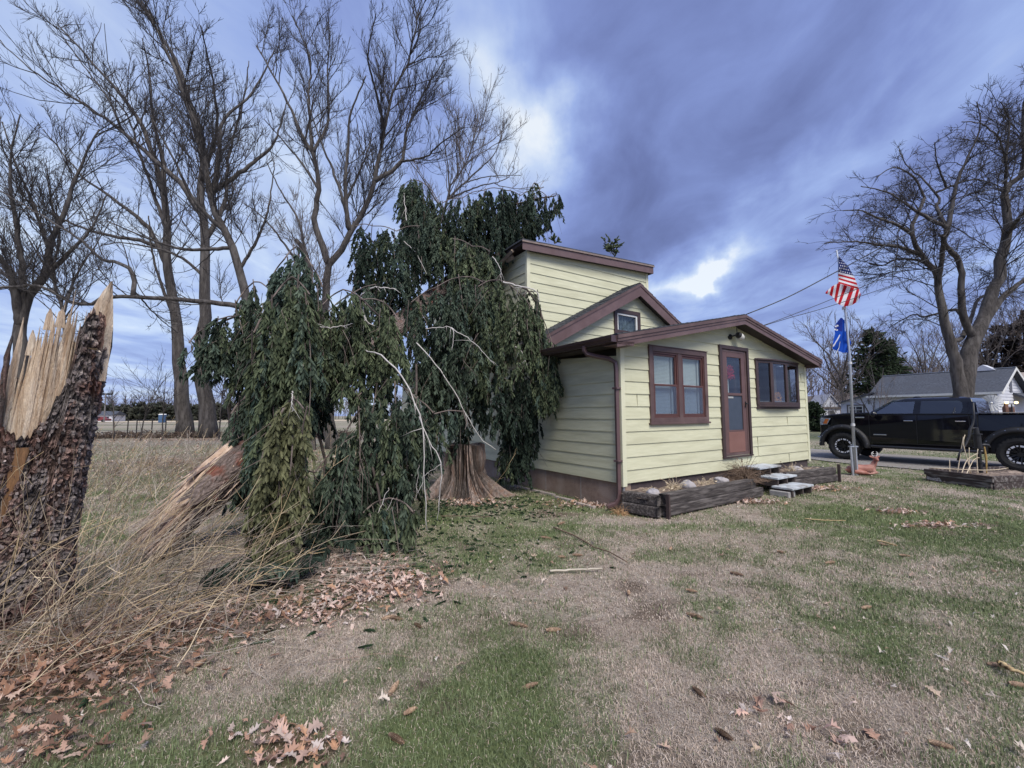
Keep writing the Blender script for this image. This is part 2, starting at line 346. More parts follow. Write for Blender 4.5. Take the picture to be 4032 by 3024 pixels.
def slab(name, p0, p1, v0, v1, th, mt, drop=0.0, dz=0.0):
    mb = MB(); mb.prism([(p0[0], v0, p0[1]-drop), (p1[0], v0, p1[1]-drop), (p1[0], v0, p1[1]-drop-th), (p0[0], v0, p0[1]-drop-th)], (0, v1-v0, 0)); return mb.build(name, mt, house)
# porch roof
pe0, pr, pe1 = (-.38, 2.70), (3.2, 3.44), (6.46, 2.75)
roof_sheet('porch_roof', pe0, pr, -.31, 2.33); roof_sheet('porch_roof', pe1, pr, -.31, 2.33)
slab('porch_roof_deck', pe0, pr, -.285, 2.33, .05, SOFF, .004); slab('porch_roof_deck', pr, pe1, -.285, 2.33, .05, SOFF, .004)
for a_, b_ in ((pe0, pr), (pr, pe1)):
    slab('rake_trim', a_, b_, -.325, -.288, .055, TRM, .006); slab('rake_trim', a_, b_, -.312, -.288, .045, TRM, .063); slab('rake_board', a_, b_, -.300, -.2865, .115, FAS, .075)
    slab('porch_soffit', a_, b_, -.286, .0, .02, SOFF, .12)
m = MB(); m.prism([(-.38, -.3, 2.555), (-.02, -.3, 2.555), (.0, -.3, 2.62), (-.38, -.3, 2.60)], (0, .29, 0)); m.build('eave_return', FAS, house)
m = MB(); m.prism([(6.46, -.3, 2.57), (6.31, -.3, 2.57), (6.31, -.3, 2.65), (6.46, -.3, 2.67)], (0, 2.6, 0)); m.build('eave_return', TRM, house)
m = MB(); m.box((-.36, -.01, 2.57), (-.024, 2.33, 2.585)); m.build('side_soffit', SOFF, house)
m = MB(); m.box((-.375, -.28, 2.575), (-.355, 2.33, 2.68)); m.build('side_fascia', TRD, house)
def gutter(v0, v1, z, u):
    mb = MB(); prof = [(0, 0), (-.07, 0), (-.085, .03), (-.115, .06), (-.125, .10), (-.115, .105), (-.105, .065), (-.075, .035), (-.062, .008), (0, .008)]
    mb.prism([(u+x, v0, z+y) for x, y in prof], (0, v1-v0, 0)); mb.box((u-.12, v0-.004, z), (u, v0, z+.10)); mb.box((u-.12, v1, z), (u, v1+.004, z+.10)); return mb.build('gutter', GUT, house)
gutter(-.29, 2.36, 2.585, -.376)
# downspout
def spout(path, wx=.062, wy=.045):
    mb = MB(); P_ = np.array(path, float); mb.tube(P_, .042, 4, True, ph=math.pi/4); return mb
dp = spout([(-.44, .36, 2.61), (-.44, .36, 2.53), (-.41, .335, 2.475), (-.30, .22, 2.43), (-.15, .10, 2.39), (-.075, .045, 2.33), (-.065, .035, 2.22), (-.065, .035, .27), (-.075, .045, .17), (-.12, .07, .10), (-.24, .13, .06)]).build('downspout', DSP, house, bevel=.008)
for z in (1.9, .75): m = MB(); m.box((-.115, -.017, z), (-.012, .087, z+.03)); m.build('strap', DSP, dp, bevel=.003)
# gable roof of the older house
ge0, gr, ge1 = (-.30, 2.91), (3.05, 4.70), (6.60, 2.80)
roof_sheet('gable_roof', ge0, gr, 2.12, 11.1); roof_sheet('gable_roof', ge1, gr, 2.12, 11.1)
slab('gable_roof_deck', ge0, gr, 2.15, 11.1, .04, SOFF, .004); slab('gable_roof_deck', gr, ge1, 2.15, 11.1, .04, SOFF, .004)
for a_, b_ in ((ge0, gr), (gr, ge1)):
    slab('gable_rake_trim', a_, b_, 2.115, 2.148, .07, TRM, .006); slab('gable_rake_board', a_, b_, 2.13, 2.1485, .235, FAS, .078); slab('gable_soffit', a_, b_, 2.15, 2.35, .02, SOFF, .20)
m = MB(); m.box((-.29, 2.15, 2.66), (-.27, 11, 2.88)); m.build('side_fascia', TRD, house)
gutter(2.42, 9.5, 2.74, -.292)
# upper storey roof: a low slope with a deep brown fascia, torn open on the left side
m = MB(); m.prism([(-.14, 2.58, 5.285), (4.16, 2.58, 5.51), (4.16, 2.58, 5.48), (-.14, 2.58, 5.255)], (0, 5.8, 0)); m.build('upper_roof', SHG, house)
m = MB(); m.prism([(-.10, 2.62, 5.25), (4.12, 2.62, 5.475), (4.12, 2.62, 5.30), (.12, 2.62, 5.10), (.12, 2.62, 5.20), (-.10, 2.62, 5.19)], (0, 5.7, 0)); m.build('upper_roof_deck', SOFF, house)
m = MB(); m.prism([(-.12, 2.595, 5.254), (4.14, 2.595, 5.478), (4.14, 2.595, 5.27), (-.12, 2.595, 5.055)], (0, .022, 0)); m.build('upper_rake_board', FAS, house, bevel=.003)
m = MB(); m.prism([(-.14, 2.570, 5.2545), (4.16, 2.570, 5.4795), (4.16, 2.57, 5.445), (-.14, 2.57, 5.22)], (0, .024, 0)); m.build('upper_rake_trim', mat('faded_roof_edge', (.20, .15, .13), (.26, .2, .17), 8, .6), house)
m = MB(); m.prism([(4.118, 2.618, 5.27), (4.14, 2.618, 5.27), (4.14, 2.618, 5.477), (4.118, 2.618, 5.476)], (0, 5.7, 0)); m.build('upper_side_fascia', FAS, house)
WOOD = mat('raw_split_board', (.22, .17, .13), (.36, .29, .22), 7, .8, .4, 40, stretch=(1, 1, 1), c3=(.12, .09, .075), s3=6)
for (a_, b_, t_) in (((-.12, 3.0, 5.16), (-.32, 4.3, 4.72), .05), ((-.05, 3.1, 5.06), (-.30, 4.1, 4.95), .06), ((-.2, 3.5, 5.22), (-.15, 5.2, 5.25), .09), ((-.28, 3.7, 5.05), (-.10, 3.55, 4.70), .05)):
    m = MB(); m.tube([a_, ((a_[0]+b_[0])/2+.02, (a_[1]+b_[1])/2, (a_[2]+b_[2])/2-.02), b_], [t_, t_, t_*.5], 4); m.build('broken_board', WOOD, house)
# small gable window
def frame(mb, u0, u1, z0, z1, w_, v0, v1):
    mb.box((u0, v0, z0), (u0+w_, v1, z1)); mb.box((u1-w_, v0, z0), (u1, v1, z1)); mb.box((u0+w_, v0, z0), (u1-w_, v1, z0+w_)); mb.box((u0+w_, v0, z1-w_), (u1-w_, v1, z1)); return mb
gw = frame(MB(), 2.32, 3.23, 3.42, 4.03, .095, 2.305, 2.345).build('gable_window', TRD, house, bevel=.003)
frame(MB(), 2.417, 3.133, 3.455, 3.933, .045, 2.325, 2.375).build('sash', WHT, gw, bevel=.003)
m = MB(); m.box((2.46, 2.35, 3.5), (3.09, 2.354, 3.89)); m.build('pane', GLS, gw)
LACE = mat('grey_lace_curtain', (.10, .12, .13), (.24, .28, .30), 9, .9, .5, 12, lo=.4, hi=.6)
G = np.zeros((8, 40, 3)); uu = np.linspace(2.4, 3.15, 40); zz = np.linspace(3.4, 3.95, 8)
G[..., 0] = uu[None]; G[..., 2] = zz[:, None]; G[..., 1] = 2.42+.02*np.sin(uu*60)[None]+.01*np.sin(zz*30)[:, None]
MB().grid(G).build('curtain', LACE, gw, smooth=True)
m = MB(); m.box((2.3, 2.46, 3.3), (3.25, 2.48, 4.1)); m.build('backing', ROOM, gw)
# double window
w1 = frame(MB(), .655, 2.285, 1.35, 2.655, .085, -.040, .0); w1.box((1.43, -.030, 1.435), (1.53, .0, 2.57)); w1.box((.63, -.058, 1.318), (2.31, .0, 1.352)); w1.box((.64, -.052, 2.656), (2.30, 0, 2.672))
w1 = w1.build('double_window', TRM, house, bevel=.004)
frame(MB(), .74, 1.4295, 1.436, 2.568, .03, -.022, .06).build('inner_frame', SASH, w1, bevel=.002); frame(MB(), 1.5305, 2.20, 1.436, 2.568, .03, -.022, .06).build('inner_frame', SASH, w1, bevel=.002)
for (a_, b_) in ((.771, 1.399), (1.561, 2.169)):
    s1 = frame(MB(), a_, b_, 1.98, 2.537, .035, -.005, .03).build('upper_sash', SASH, w1, bevel=.003)
    s2 = frame(MB(), a_, b_, 1.467, 2.015, .035, -.018, -.0055)
    s2.box((a_+.03, -.026, 1.98), (b_-.03, -.0185, 2.01)); s2 = s2.build('lower_sash', SASH, w1, bevel=.003)
    m = MB(); m.box((a_+.036, .010, 2.02), (b_-.036, .013, 2.50)); m.build('pane', GLS, s1)
    m = MB(); m.box((a_+.036, -.012, 1.504), (b_-.036, -.009, 1.978)); m.build('pane', GLS, s2)
    m = MB()
    z = 1.47
    while z < 2.53:
        m.box((a_+.01, .07, z), (b_-.09, .076, z+.019)); z += .024
    m.box((a_+.005, .06, 2.50), (b_-.085, .09, 2.535)); m.build('blind', BLIND, w1)
    m = MB(); m.box((b_-.075, .05, 1.45), (b_-.03, .09, 2.55)); m.build('white_jamb', WHT, w1)
    m = MB(); m.box((a_-.02, .12, 1.42), (b_+.02, .125, 2.58)); m.build('shade_backing', mat('cream_shade', (.35, .33, .31), (.4, .38, .35), 3, .9), w1)
    m = MB(); m.box((a_+.036, -.0255, 1.504), (b_-.036, -.0245, 1.978)); m.build('screen', glass_mat('window_screen_mesh', (.84, .87, .92), .05, .5), w1)
# door
dr = MB(); dr.box((2.71, -.045, .665), (2.795, .0, 2.85)); dr.box((3.675, -.045, .665), (3.75, .0, 2.85)); dr.box((2.795, -.045, 2.775), (3.675, .0, 2.85)); dr.box((2.70, -.055, .635), (3.76, .0, .665))
fr_ = dr.build('door_frame', TRD, house, bevel=.004)
m = frame(MB(), 2.80, 3.67, .675, 2.77, .05, -.02, .03); m.build('door_stop', TRM, house, bevel=.003)
m = MB(); DL, DRr = 2.985, 3.495
m.box((2.851, -.015, .70), (DL, .03, 2.72)); m.box((DRr, -.015, .70), (3.619, .03, 2.72)); m.box((DL, -.015, 2.625), (DRr, .03, 2.72)); m.box((DL, -.015, 1.855), (DRr, .03, 1.905)); m.box((DL, -.015, 1.135), (DRr, .03, 1.17))
door = m.build('storm_door', DOORM, house, bevel=.004)
m = MB(); m.box((DL-.03, -.019, .73), (DRr+.03, .01, 1.134)); m.build('kick_panel', KICK, door, bevel=.005)
m = MB(); m.box((DL+.002, .004, 1.907), (DRr-.002, .008, 2.623)); m.build('upper_pane', GLS, door)
m = MB(); m.box((DL+.002, .004, 1.172), (DRr-.002, .008, 1.853)); m.build('lower_screen', mat('dark_door_screen', (.045, .06, .085), (.055, .07, .10), 6, .45), door)
m = MB(); m.box((DL+.01, -.004, 1.80), (DL+.2, .003, 1.835)); m.build('sticker', mat('grey_label', (.35, .36, .36), None), door)
m = MB(); m.box((3.575, -.03, 1.62), (3.605, -.0155, 1.74)); m.tube([(3.59, -.03, 1.70), (3.59, -.065, 1.70), (3.56, -.075, 1.69), (3.515, -.075, 1.69)], .011, 8); m.build('handle', BLK, door, bevel=.003)
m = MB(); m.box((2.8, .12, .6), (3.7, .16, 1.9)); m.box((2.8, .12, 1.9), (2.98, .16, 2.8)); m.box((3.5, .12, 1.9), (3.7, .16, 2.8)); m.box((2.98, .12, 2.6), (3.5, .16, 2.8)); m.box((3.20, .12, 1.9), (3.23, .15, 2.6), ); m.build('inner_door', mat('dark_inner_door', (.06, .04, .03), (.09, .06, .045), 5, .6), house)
m = MB(); m.box((3.19, .115, 1.9), (3.24, .119, 2.2)); m.build('pale_mullion', WHT, house)
# bow window
pts_ = [(4.05, -.03), (4.50, -.115), (5.14, -.115), (5.85, -.03)]
m = MB(); m.prism([(4.02, 0, 1.635)]+[(x, y-.03, 1.635) for x, y in pts_]+[(5.89, 0, 1.635)], (0, 0, .045)); m.prism([(4.0, 0, 2.63)]+[(x, y-.045, 2.63) for x, y in pts_]+[(5.92, 0, 2.63)], (0, 0, .035))
m.prism([(4.02, 0, 1.59), (4.04, -.05, 1.59), (5.87, -.05, 1.59), (5.89, 0, 1.59)], (0, 0, .044)); m.box((4.02, -.045, 1.681), (4.075, .0, 2.629)); m.box((5.825, -.045, 1.681), (5.885, 0, 2.629))
bay = m.build('bow_window', TRD, house, bevel=.004)
for (a_, b_) in zip(pts_[:-1], pts_[1:]):
    a_, b_ = np.array(a_), np.array(b_); Lw = np.linalg.norm(b_-a_); d_ = (b_-a_)/Lw; ang = math.atan2(d_[1], d_[0])
    Mx = Matrix.Translation((a_[0], a_[1], 0))@Matrix.Rotation(ang, 4, 'Z')
    mb = MB()
    for bx in (((.0, -.012, 1.682), (.05, .035, 2.628)), ((Lw-.05, -.012, 1.682), (Lw, .035, 2.628)), ((.05, -.012, 1.682), (Lw-.05, .035, 1.74)), ((.05, -.012, 2.575), (Lw-.05, .035, 2.628))): mb.box(*bx, M_=Mx)
    s_ = mb.build('casement', TRD, bay, bevel=.003)
    mb = MB(); mb.box((.05, .010, 1.74), (Lw-.05, .013, 2.575), M_=Mx); mb.build('pane', GLS, s_)
    mb = MB(); mb.box((.075, .03, 1.745), (.09, .035, 2.57), M_=Mx); mb.box((.075, .03, 1.745), (Lw-.075, .035, 1.757), M_=Mx); mb.build('track', mat('grey_track', (.2, .2, .2), None, rough=.4), s_)
m = MB(); m.box((4.1, .03, 1.62), (5.82, .45, 1.66)); m.build('inner_sill', mat('interior_wood_sill', (.25, .20, .14), (.3, .25, .18), 4, .6), house)
m = MB()
for k_ in range(9): m.tube([(4.12+.012*k_, .16+.015*(k_ % 2), 1.7), (4.12+.012*k_, .16+.015*(k_ % 2), 2.6)], .01, 5)
for k_ in range(7): m.tube([(5.12+.012*k_, .14+.015*(k_ % 2), 1.7), (5.12+.012*k_, .14+.015*(k_ % 2), 2.6)], .01, 5)
m.build('curtain', mat('tan_curtain', (.28, .19, .10), (.36, .25, .14), 9, .9), house)
# wall lamp
lp = MB(); lp.tube([(3.13, -.002, 3.035), (3.13, -.035, 3.035)], .055, 14); lp.tube([(3.13, -.03, 3.035), (3.15, -.11, 3.055), (3.19, -.15, 3.05)], .014, 8); lp.tube([(3.165, -.15, 3.07), (3.20, -.15, 3.06), (3.225, -.15, 3.05)], [.045, .06, .062], 14)
lp.tube([(3.17, -.14, 3.08), (3.17, -.14, 3.26)], .009, 6)
lp = lp.build('wall_lamp', BLK, house, smooth=False)
m = MB(); m.tube([(3.22, -.15, 3.05), (3.26, -.15, 3.035), (3.32, -.15, 3.012), (3.36, -.15, 2.997)], [.058, .07, .062, .03], 16); m.build('glass_shade', mat('frosted_lamp_glass', (.55, .54, .50), (.62, .60, .55), 8, .25), lp, smooth=True)
m = MB(); m.tube([(3.25, -.15, 3.06), (3.29, -.15, 3.10)], .02, 8); m.build('lamp_knob', mat('amber_bulb', (.45, .32, .12), None, rough=.3), lp)
# small red cord of wreath: things hung inside the panes
def wreath(name, label, c0, rad, tube_r, colr, seed, flat=1.0, nn=260, leaf=.035):
    mb = MB(); r = np.random.default_rng(seed)
    for i in range(nn):
        a = r.random()*2*math.pi; rr = rad+r.normal()*tube_r*.5; cc = np.array([math.cos(a)*rr*flat, r.normal()*.018, math.sin(a)*rr])
        d = r.normal(size=3); d[1] *= .35; d /= np.linalg.norm(d); e = np.cross(d, r.normal(size=3)); e /= np.linalg.norm(e); s_ = leaf*r.uniform(.6, 1.3)
        mb.add([cc-e*s_*.25, cc+d*s_*.5+e*s_*.1, cc+d*s_, cc+d*s_*.5-e*s_*.4], [(0, 1, 2, 3)])
    mm_ = mat(name+'_fibre', colr, tuple(x*.5 for x in colr), 30, .6, lo=.3, hi=.7)
    p_ = hw(*c0); o_ = mb.build(name, mm_); o_.location = p_; o_.rotation_euler = (0, 0, math.pi/2-HYAW); return tag(o_, label, 'wreath')
wreath('wreath', 'bright red tinsel wreath behind the glass of the brown front door', (3.21, .065, 2.33), .105, .05, (.85, .02, .05), 5, .75, nn=420)
wreath('straw_wreath', 'orange straw wreath standing in the middle pane of the bow window', (4.93, -.005, 1.83), .10, .05, (.85, .36, .05), 6, 1.0, nn=420)
# ============================================================ GROUND
def patch_w(x, y):
    """0..1 greenness of the lawn at ground x,y (worn straw patches, greener strips)"""
    p = np.stack([x*.55, y*.55, np.zeros_like(x)], -1); a = fbm(p, 4, 3)
    b = fbm(np.stack([x*2.6, y*2.6, np.zeros_like(x)+4], -1), 3, 9)
    g = (a-.5)*1.6+(b-.5)*1.5+.44
    def bump(px, py, rx, ry, amp):
        c = gd(px, py); return amp*np.exp(-(((x-c[0])/rx)**2+((y-c[1])/ry)**2))
    g = g+bump(2000, 2650, .28, .45, .24)+bump(2050, 2180, .8, 1.0, .42)+bump(1900, 2420, .5, .45, .28)+bump(3500, 2050, 1.6, 1.2, .75)+bump(3000, 2350, .9, .3, .2)+bump(3400, 2430, .55, .3, .5)+bump(1600, 2900, .25, .25, .3)+bump(4000, 2150, 1.5, 1.2, .5)+bump(2750, 2080, 1.2, .35, .4)
    g = g+(fbm(np.stack([x*9, y*9, np.zeros_like(x)+2], -1), 2, 14)-.5)*.7
    g = g-bump(2550, 2300, .9, .7, .55)-bump(1100, 2600, .8, .6, .35)-bump(3200, 2750, .7, .5, .45)-bump(2800, 2900, .5, .4, .4)-bump(2500, 2050, .5, .25, .6)-bump(1850, 1985, .6, .4, .5)
    return np.clip(g, 0, 1)
# torn, matted spots where soil shows
def soil_w(x, y):
    o = np.clip((fbm(np.stack([x*1.9, y*2.6, x*0+7], -1), 3, 51)-.66)*7, 0, 1)
    for px, py, rx, ry, a in ((3200, 2680, .16, .05, 1.2), (3400, 2870, .14, .10, 1.3), (3480, 2960, .12, .05, 1.2), (2700, 2250, .22, .06, 1), (2470, 2430, .12, .04, 1), (2100, 2200, .2, .05, .5), (2900, 2740, .2, .05, 1), (1850, 1985, .7, .3, 1), (2450, 2020, .35, .1, 1)):
        c = gd(px, py); o = o+a*np.exp(-(((x-c[0])/rx)**2+((y-c[1])/ry)**2))
    return np.clip(o, 0, 1)
def ground_h(x, y):
    h = (fbm(np.stack([x*.35, y*.35, np.zeros_like(x)], -1), 3, 21)-.5)*.06+(fbm(np.stack([x*2.2, y*2.2, np.zeros_like(x)], -1), 3, 22)-.5)*.022
    for px, py, rx, ry, a in ((3150, 2640, .30, .05, -.03), (3330, 2850, .25, .05, -.035), (2750, 2250, .3, .1, -.015)):
        c = gd(px, py); h = h+a*np.exp(-(((x-c[0]-.6*(y-c[1])*-1)/rx)**2+((y-c[1])/ry/2)**2))
    fade = np.clip((y-9)/6, 0, 1); return h*(1-fade)+0*fade - .012
def ground_mat():
    m = bpy.data.materials.new('lawn_soil_and_thatch'); m.use_nodes = True; n = m.node_tree.nodes; l = m.node_tree.links; p = n['Principled BSDF']; p.inputs['Roughness'].default_value = .95; p.inputs['Specular IOR Level'].default_value = .15
    at = n.new('ShaderNodeAttribute'); at.attribute_name = 'tint'; tcn = n.new('ShaderNodeTexCoord')
    def nz(sc, d=6):
        q = n.new('ShaderNodeTexNoise'); q.inputs['Scale'].default_value = sc; q.inputs['Detail'].default_value = d; q.inputs['Roughness'].default_value = .7; l.new(tcn.outputs['Object'], q.inputs[0]); return q
    def rp(q, a, b, lo=.35, hi=.65):
        c = n.new('ShaderNodeValToRGB'); c.color_ramp.elements[0].position = lo; c.color_ramp.elements[1].position = hi; c.color_ramp.elements[0].color = (*a, 1); c.color_ramp.elements[1].color = (*b, 1); l.new(q.outputs[0], c.inputs[0]); return c
    def mix(f, a, b, t_='MIX'):
        q = n.new('ShaderNodeMix'); q.data_type = 'RGBA'; q.blend_type = t_
        if isinstance(f, float): q.inputs[0].default_value = f
        else: l.new(f, q.inputs[0])
        l.new(a, q.inputs[6]); l.new(b, q.inputs[7]); return q.outputs[2]
    fine = nz(90, 8); mid = nz(14, 5)
    straw = mix(.75, rp(fine, (.12, .09, .075), (.58, .49, .42)).outputs[0], rp(mid, (.20, .16, .125), (.42, .37, .31)).outputs[0])
    green = mix(.5, rp(fine, (.035, .05, .02), (.20, .24, .10)).outputs[0], rp(mid, (.09, .11, .05), (.17, .20, .085)).outputs[0])
    sx = n.new('ShaderNodeSeparateColor'); l.new(at.outputs['Color'], sx.inputs[0])
    base = mix(sx.outputs[0], straw, green)
    leafy = rp(nz(30, 7), (.045, .026, .017), (.24, .15, .105), .38, .62).outputs[0]
    base = mix(sx.outputs[1], base, leafy)
    dirt = rp(nz(24, 6), (.075, .056, .043), (.22, .17, .13)).outputs[0]; base = mix(sx.outputs[2], base, dirt)
    l.new(base, p.inputs['Base Color'])
    bn = n.new('ShaderNodeBump'); bn.inputs['Strength'].default_value = .9; bn.inputs['Distance'].default_value = .02; l.new(fine.outputs[0], bn.inputs['Height']); l.new(bn.outputs[0], p.inputs['Normal'])
    return m
GM = ground_mat()
# where fallen leaves collect (image patches measured on the ground): px,py, half width, half depth, amount
LP = [(300, 2560, .75, .35, 1.3), (100, 2700, .6, .3, 1.2), (650, 2450, .65, .28, .9), (1050, 2430, .5, .2, .5), (1480, 2300, .50, .34, 1.7), (1330, 2210, .5, .22, 1.1), (1250, 2400, .4, .2, .8), (1180, 2960, .20, .13, 1.2), (1050, 2900, .25, .1, .6),
      (3530, 2020, .25, .12, 1.3), (3680, 2075, .42, .10, 1.3), (2990, 1975, .35, .12, 1.3), (3200, 1925, .7, .18, .9), (2330, 1985, .7, .22, .7), (1850, 1980, .5, .25, .5), (800, 1830, 3.5, 2.0, .55), (150, 2950, .3, .2, .7), (2400, 1990, .3, .15, .8), (900, 1730, 6, 1.2, .7), (3150, 2850, .25, .15, .4)]
def leaf_w(x, y):
    o = np.zeros_like(x)
    for px, py, rx, ry, a in LP:
        c = gd(px, py); o = o+a*np.exp(-(((x-c[0])/rx)**2+((y-c[1])/ry)**2))
    return o
def sheet(x0, x1, y0, y1, nx, ny, mb):
    xs = np.linspace(x0, x1, nx); ys = np.linspace(y0, y1, ny); X, Y = np.meshgrid(xs, ys); Z = ground_h(X, Y)
    g = patch_w(X, Y); lf = np.clip(leaf_w(X, Y)*.9, 0, 1)*(.5+.5*fbm(np.stack([X*3, Y*3, X*0], -1), 3, 5))
    far = np.clip((Y-14)/10, 0, 1); g = g*(1-far)+far*np.clip(.35+(fbm(np.stack([X*.12, Y*.12, X*0], -1), 3, 8)-.5)*1.6, 0, 1)
    mb.grid(np.stack([X, Y, Z], -1), np.stack([g, lf, soil_w(X, Y)*(Y < 14)], -1))
m = MB(); sheet(-14, 14, .3, 15.0, 340, 200, m)
def flat(x0, x1, y0, y1, nx, ny): sheet(x0, x1, y0, y1, nx, ny, m)
flat(-14, 14, 15.0, 60, 40, 70); flat(-14, 14, 60, 420, 8, 20); flat(-14, 14, -30, .3, 20, 20)
flat(-260, -14, -30, 60, 90, 60); flat(-400, -14, 60, 420, 20, 30); flat(14, 260, -30, 60, 90, 60); flat(14, 400, 60, 420, 20, 30)
tag(m.build('ground', GM, col=True, smooth=True), kind='structure')
# gravel drive under the truck
DRV = mat('gravel_driveway', (.17, .155, .14), (.33, .31, .29), 60, .95, .8, 120, c3=(.24, .21, .18), s3=.8, bd=.02)
c0 = gd(3330, 1805); c1 = gd(4006, 1862); dv = (c1-c0)/np.linalg.norm(c1-c0); pv = np.array([dv[1], -dv[0], 0]); pv = -pv if pv[1] > 0 else pv
m = MB(); us = np.linspace(-30, 25, 90); ws = np.linspace(-1.0, 1.0, 14); G = np.zeros((90, 14, 3))
for i, u_ in enumerate(us):
    mid = c0+dv*u_-pv*.75; hwid = 2.1+.15*math.sin(u_*.9)+.1*math.sin(u_*2.3)
    for j, w_ in enumerate(ws): q = mid+pv*w_*hwid; G[i, j] = (q[0], q[1], .012+(fbm(np.array([q[0]*2, q[1]*2, 0.]), 2, 6)-.5)*.02*(abs(w_) < .95))
m.grid(G); tag(m.build('driveway', DRV, smooth=True), kind='structure')
# distant field strips
m = MB(); a_, b_ = gd(200, 1660), gd(1400, 1662); m.add([(-200, 98, .02), (-14, 98, .02), (-14, 122, .02), (-200, 122, .02)], [(0, 1, 2, 3)])
tag(m.build('field_path', mat('pale_dirt_track', (.42, .34, .24), (.5, .42, .30), .3, .95)), kind='structure')

# grass: short winter turf, one object
def blades(xy, h, wd, colr, lean=.8, flat_=False):
    n = len(xy); a = rng.random(n)*2*np.pi; z = ground_h(xy[:, 0], xy[:, 1])
    d = np.stack([np.cos(a), np.sin(a), np.zeros(n)], -1); side = np.stack([-d[:, 1], d[:, 0], np.zeros(n)], -1)
    b = np.stack([xy[:, 0], xy[:, 1], z-.003], -1); l_ = (lean*rng.random(n))[:, None]*h[:, None]
    tip = b+d*l_*1.1; tip[:, 2] += h*np.sqrt(np.clip(1-(lean*.5)**2, .05, 1)); mid = b+d*l_*.35; mid[:, 2] += h*.6
    V = np.stack([b-side*wd[:, None], b+side*wd[:, None], mid+side*wd[:, None]*.8, mid-side*wd[:, None]*.8, tip], 1)
    base = np.arange(n)[:, None]*5; F4 = base+np.array([[0, 1, 2, 3]]); F3 = base+np.array([[3, 2, 4]])
    return V.reshape(-1, 3), F4, F3, np.repeat(colr, 5, 0)
def scatter(n, y0, y1, pw=1.0):
    """uniform over the visible wedge of ground between depths y0,y1"""
    y = (y0**2+(y1**2-y0**2)*rng.random(n)**pw)**.5; x = (rng.random(n)*2-1)*(y*1.42+.6); return np.stack([x, y], -1)
def house_mask(xy, pad=.0):
    q = xy-HC[:2]; u = q@HA[:2]; v = q@HN[:2]; return ~((u > -pad) & (u < 6.3+pad) & (v > -pad) & (v < 11+pad))
def drive_mask(xy):
    q = xy-(c0[:2]-pv[:2]*.75); return np.abs(q@pv[:2]) > 1.95
GRM = mat('grass_blade', (1, 1, 1), None, rough=.75, spec=.2, tint=True, trans=.25)
SW = lambda xy: soil_w(xy[:, 0], xy[:, 1])
gm = MB()
for n, y0, y1, hh, ww in ((150000, 1.6, 3.2, .030, .0016), (150000, 3.2, 5.6, .032, .0026), (110000, 5.6, 10, .036, .0045), (60000, 10, 22, .04, .009)):
    xy = scatter(n, y0, y1); xy = xy[house_mask(xy) & drive_mask(xy)]
    g = patch_w(xy[:, 0], xy[:, 1]); lf = leaf_w(xy[:, 0], xy[:, 1]); keep = rng.random(len(xy)) < np.clip(1.15-lf*.8-SW(xy)*.6, .12, 1); xy = xy[keep]; g = g[keep]
    clm = .55+.9*fbm(np.column_stack([xy*7, xy[:, 0]*0]), 3, 61)
    isg = rng.random(len(xy)) < (g*.8+.05); r_ = rng.random(len(xy))[:, None]
    cg = np.array([.09, .125, .05])*(1-r_)+np.array([.28, .33, .17])*r_; cs_ = np.array([.36, .28, .215])*(1-r_)+np.array([.74, .63, .53])*r_
    colr = np.where(isg[:, None], cg, cs_)*(.72+.5*fbm(np.column_stack([xy*4, xy[:, 0]*0+3]), 3, 62))[:, None]; h = clm*np.where(isg, hh*(.7+.9*rng.random(len(xy))), hh*(.35+.7*rng.random(len(xy))))
    V, F4, F3, C_ = blades(xy, h, ww*(.7+.6*rng.random(len(xy))), colr, np.where(isg, .9, 1.9))
    gm.add(V, F4, C_); gm.F.append(F3+gm.n-len(V))
tag(gm.build('grass', GRM, col=True), 'short patchy winter turf, green strips between straw coloured worn areas', 'grass', kind='stuff')
# fallen oak leaves, one object
def leaf_batch(xy, size, zoff, curl=.8, lob=True):
    n = len(xy)
    out = np.array([(0, 0), (.10, .10), (.05, .20), (.26, .30), (.10, .38), (.34, .52), (.13, .58), (.28, .76), (.10, .80), (.0, 1.0), (-.10, .80), (-.28, .76), (-.13, .58), (-.34, .52), (-.10, .38), (-.26, .30), (-.05, .20), (-.10, .10)])
    k_ = len(out); P = np.zeros((n, k_+1, 3)); P[:, :k_, 0] = out[None, :, 0]*(1+.9*(rng.random((n, k_))-.5))*(.55+.6*rng.random((n, 1))); P[:, :k_, 1] = out[None, :, 1]-.5; P[:, k_] = (0, 0, 0)
    cu = (rng.random(n)-.3)*curl*2; cv = (rng.random(n)-.5)*curl*2
    P[..., 2] = cu[:, None]*P[..., 0]**2*3+cv[:, None]*P[..., 1]**2*1.6+.04*rng.random((n, k_+1))
    P *= size[:, None, None]; a = rng.random(n)*2*np.pi; tx = rng.normal(size=n)*.34; ty = rng.normal(size=n)*.34
    c, s = np.cos(a), np.sin(a); x = P[..., 0]; y = P[..., 1]; z = P[..., 2]+x*tx[:, None]+y*ty[:, None]
    X = x*c[:, None]-y*s[:, None]; Y = x*s[:, None]+y*c[:, None]
    lift = -z.min(1)
    V = np.stack([X+xy[:, :1], Y+xy[:, 1:2], z+lift[:, None]+zoff[:, None]+ground_h(xy[:, 0], xy[:, 1])[:, None]], -1)
    b = np.arange(n)[:, None, None]*(k_+1); i = np.arange(k_)[None, :, None]
    F = b+np.concatenate([i, (i+1) % k_, np.full_like(i, k_)], -1); return V.reshape(-1, 3), F.reshape(-1, 3), k_+1
LFM = mat('dry_leaf', (1, 1, 1), None, rough=.7, spec=.3, tint=True, trans=.2)
lm = MB()
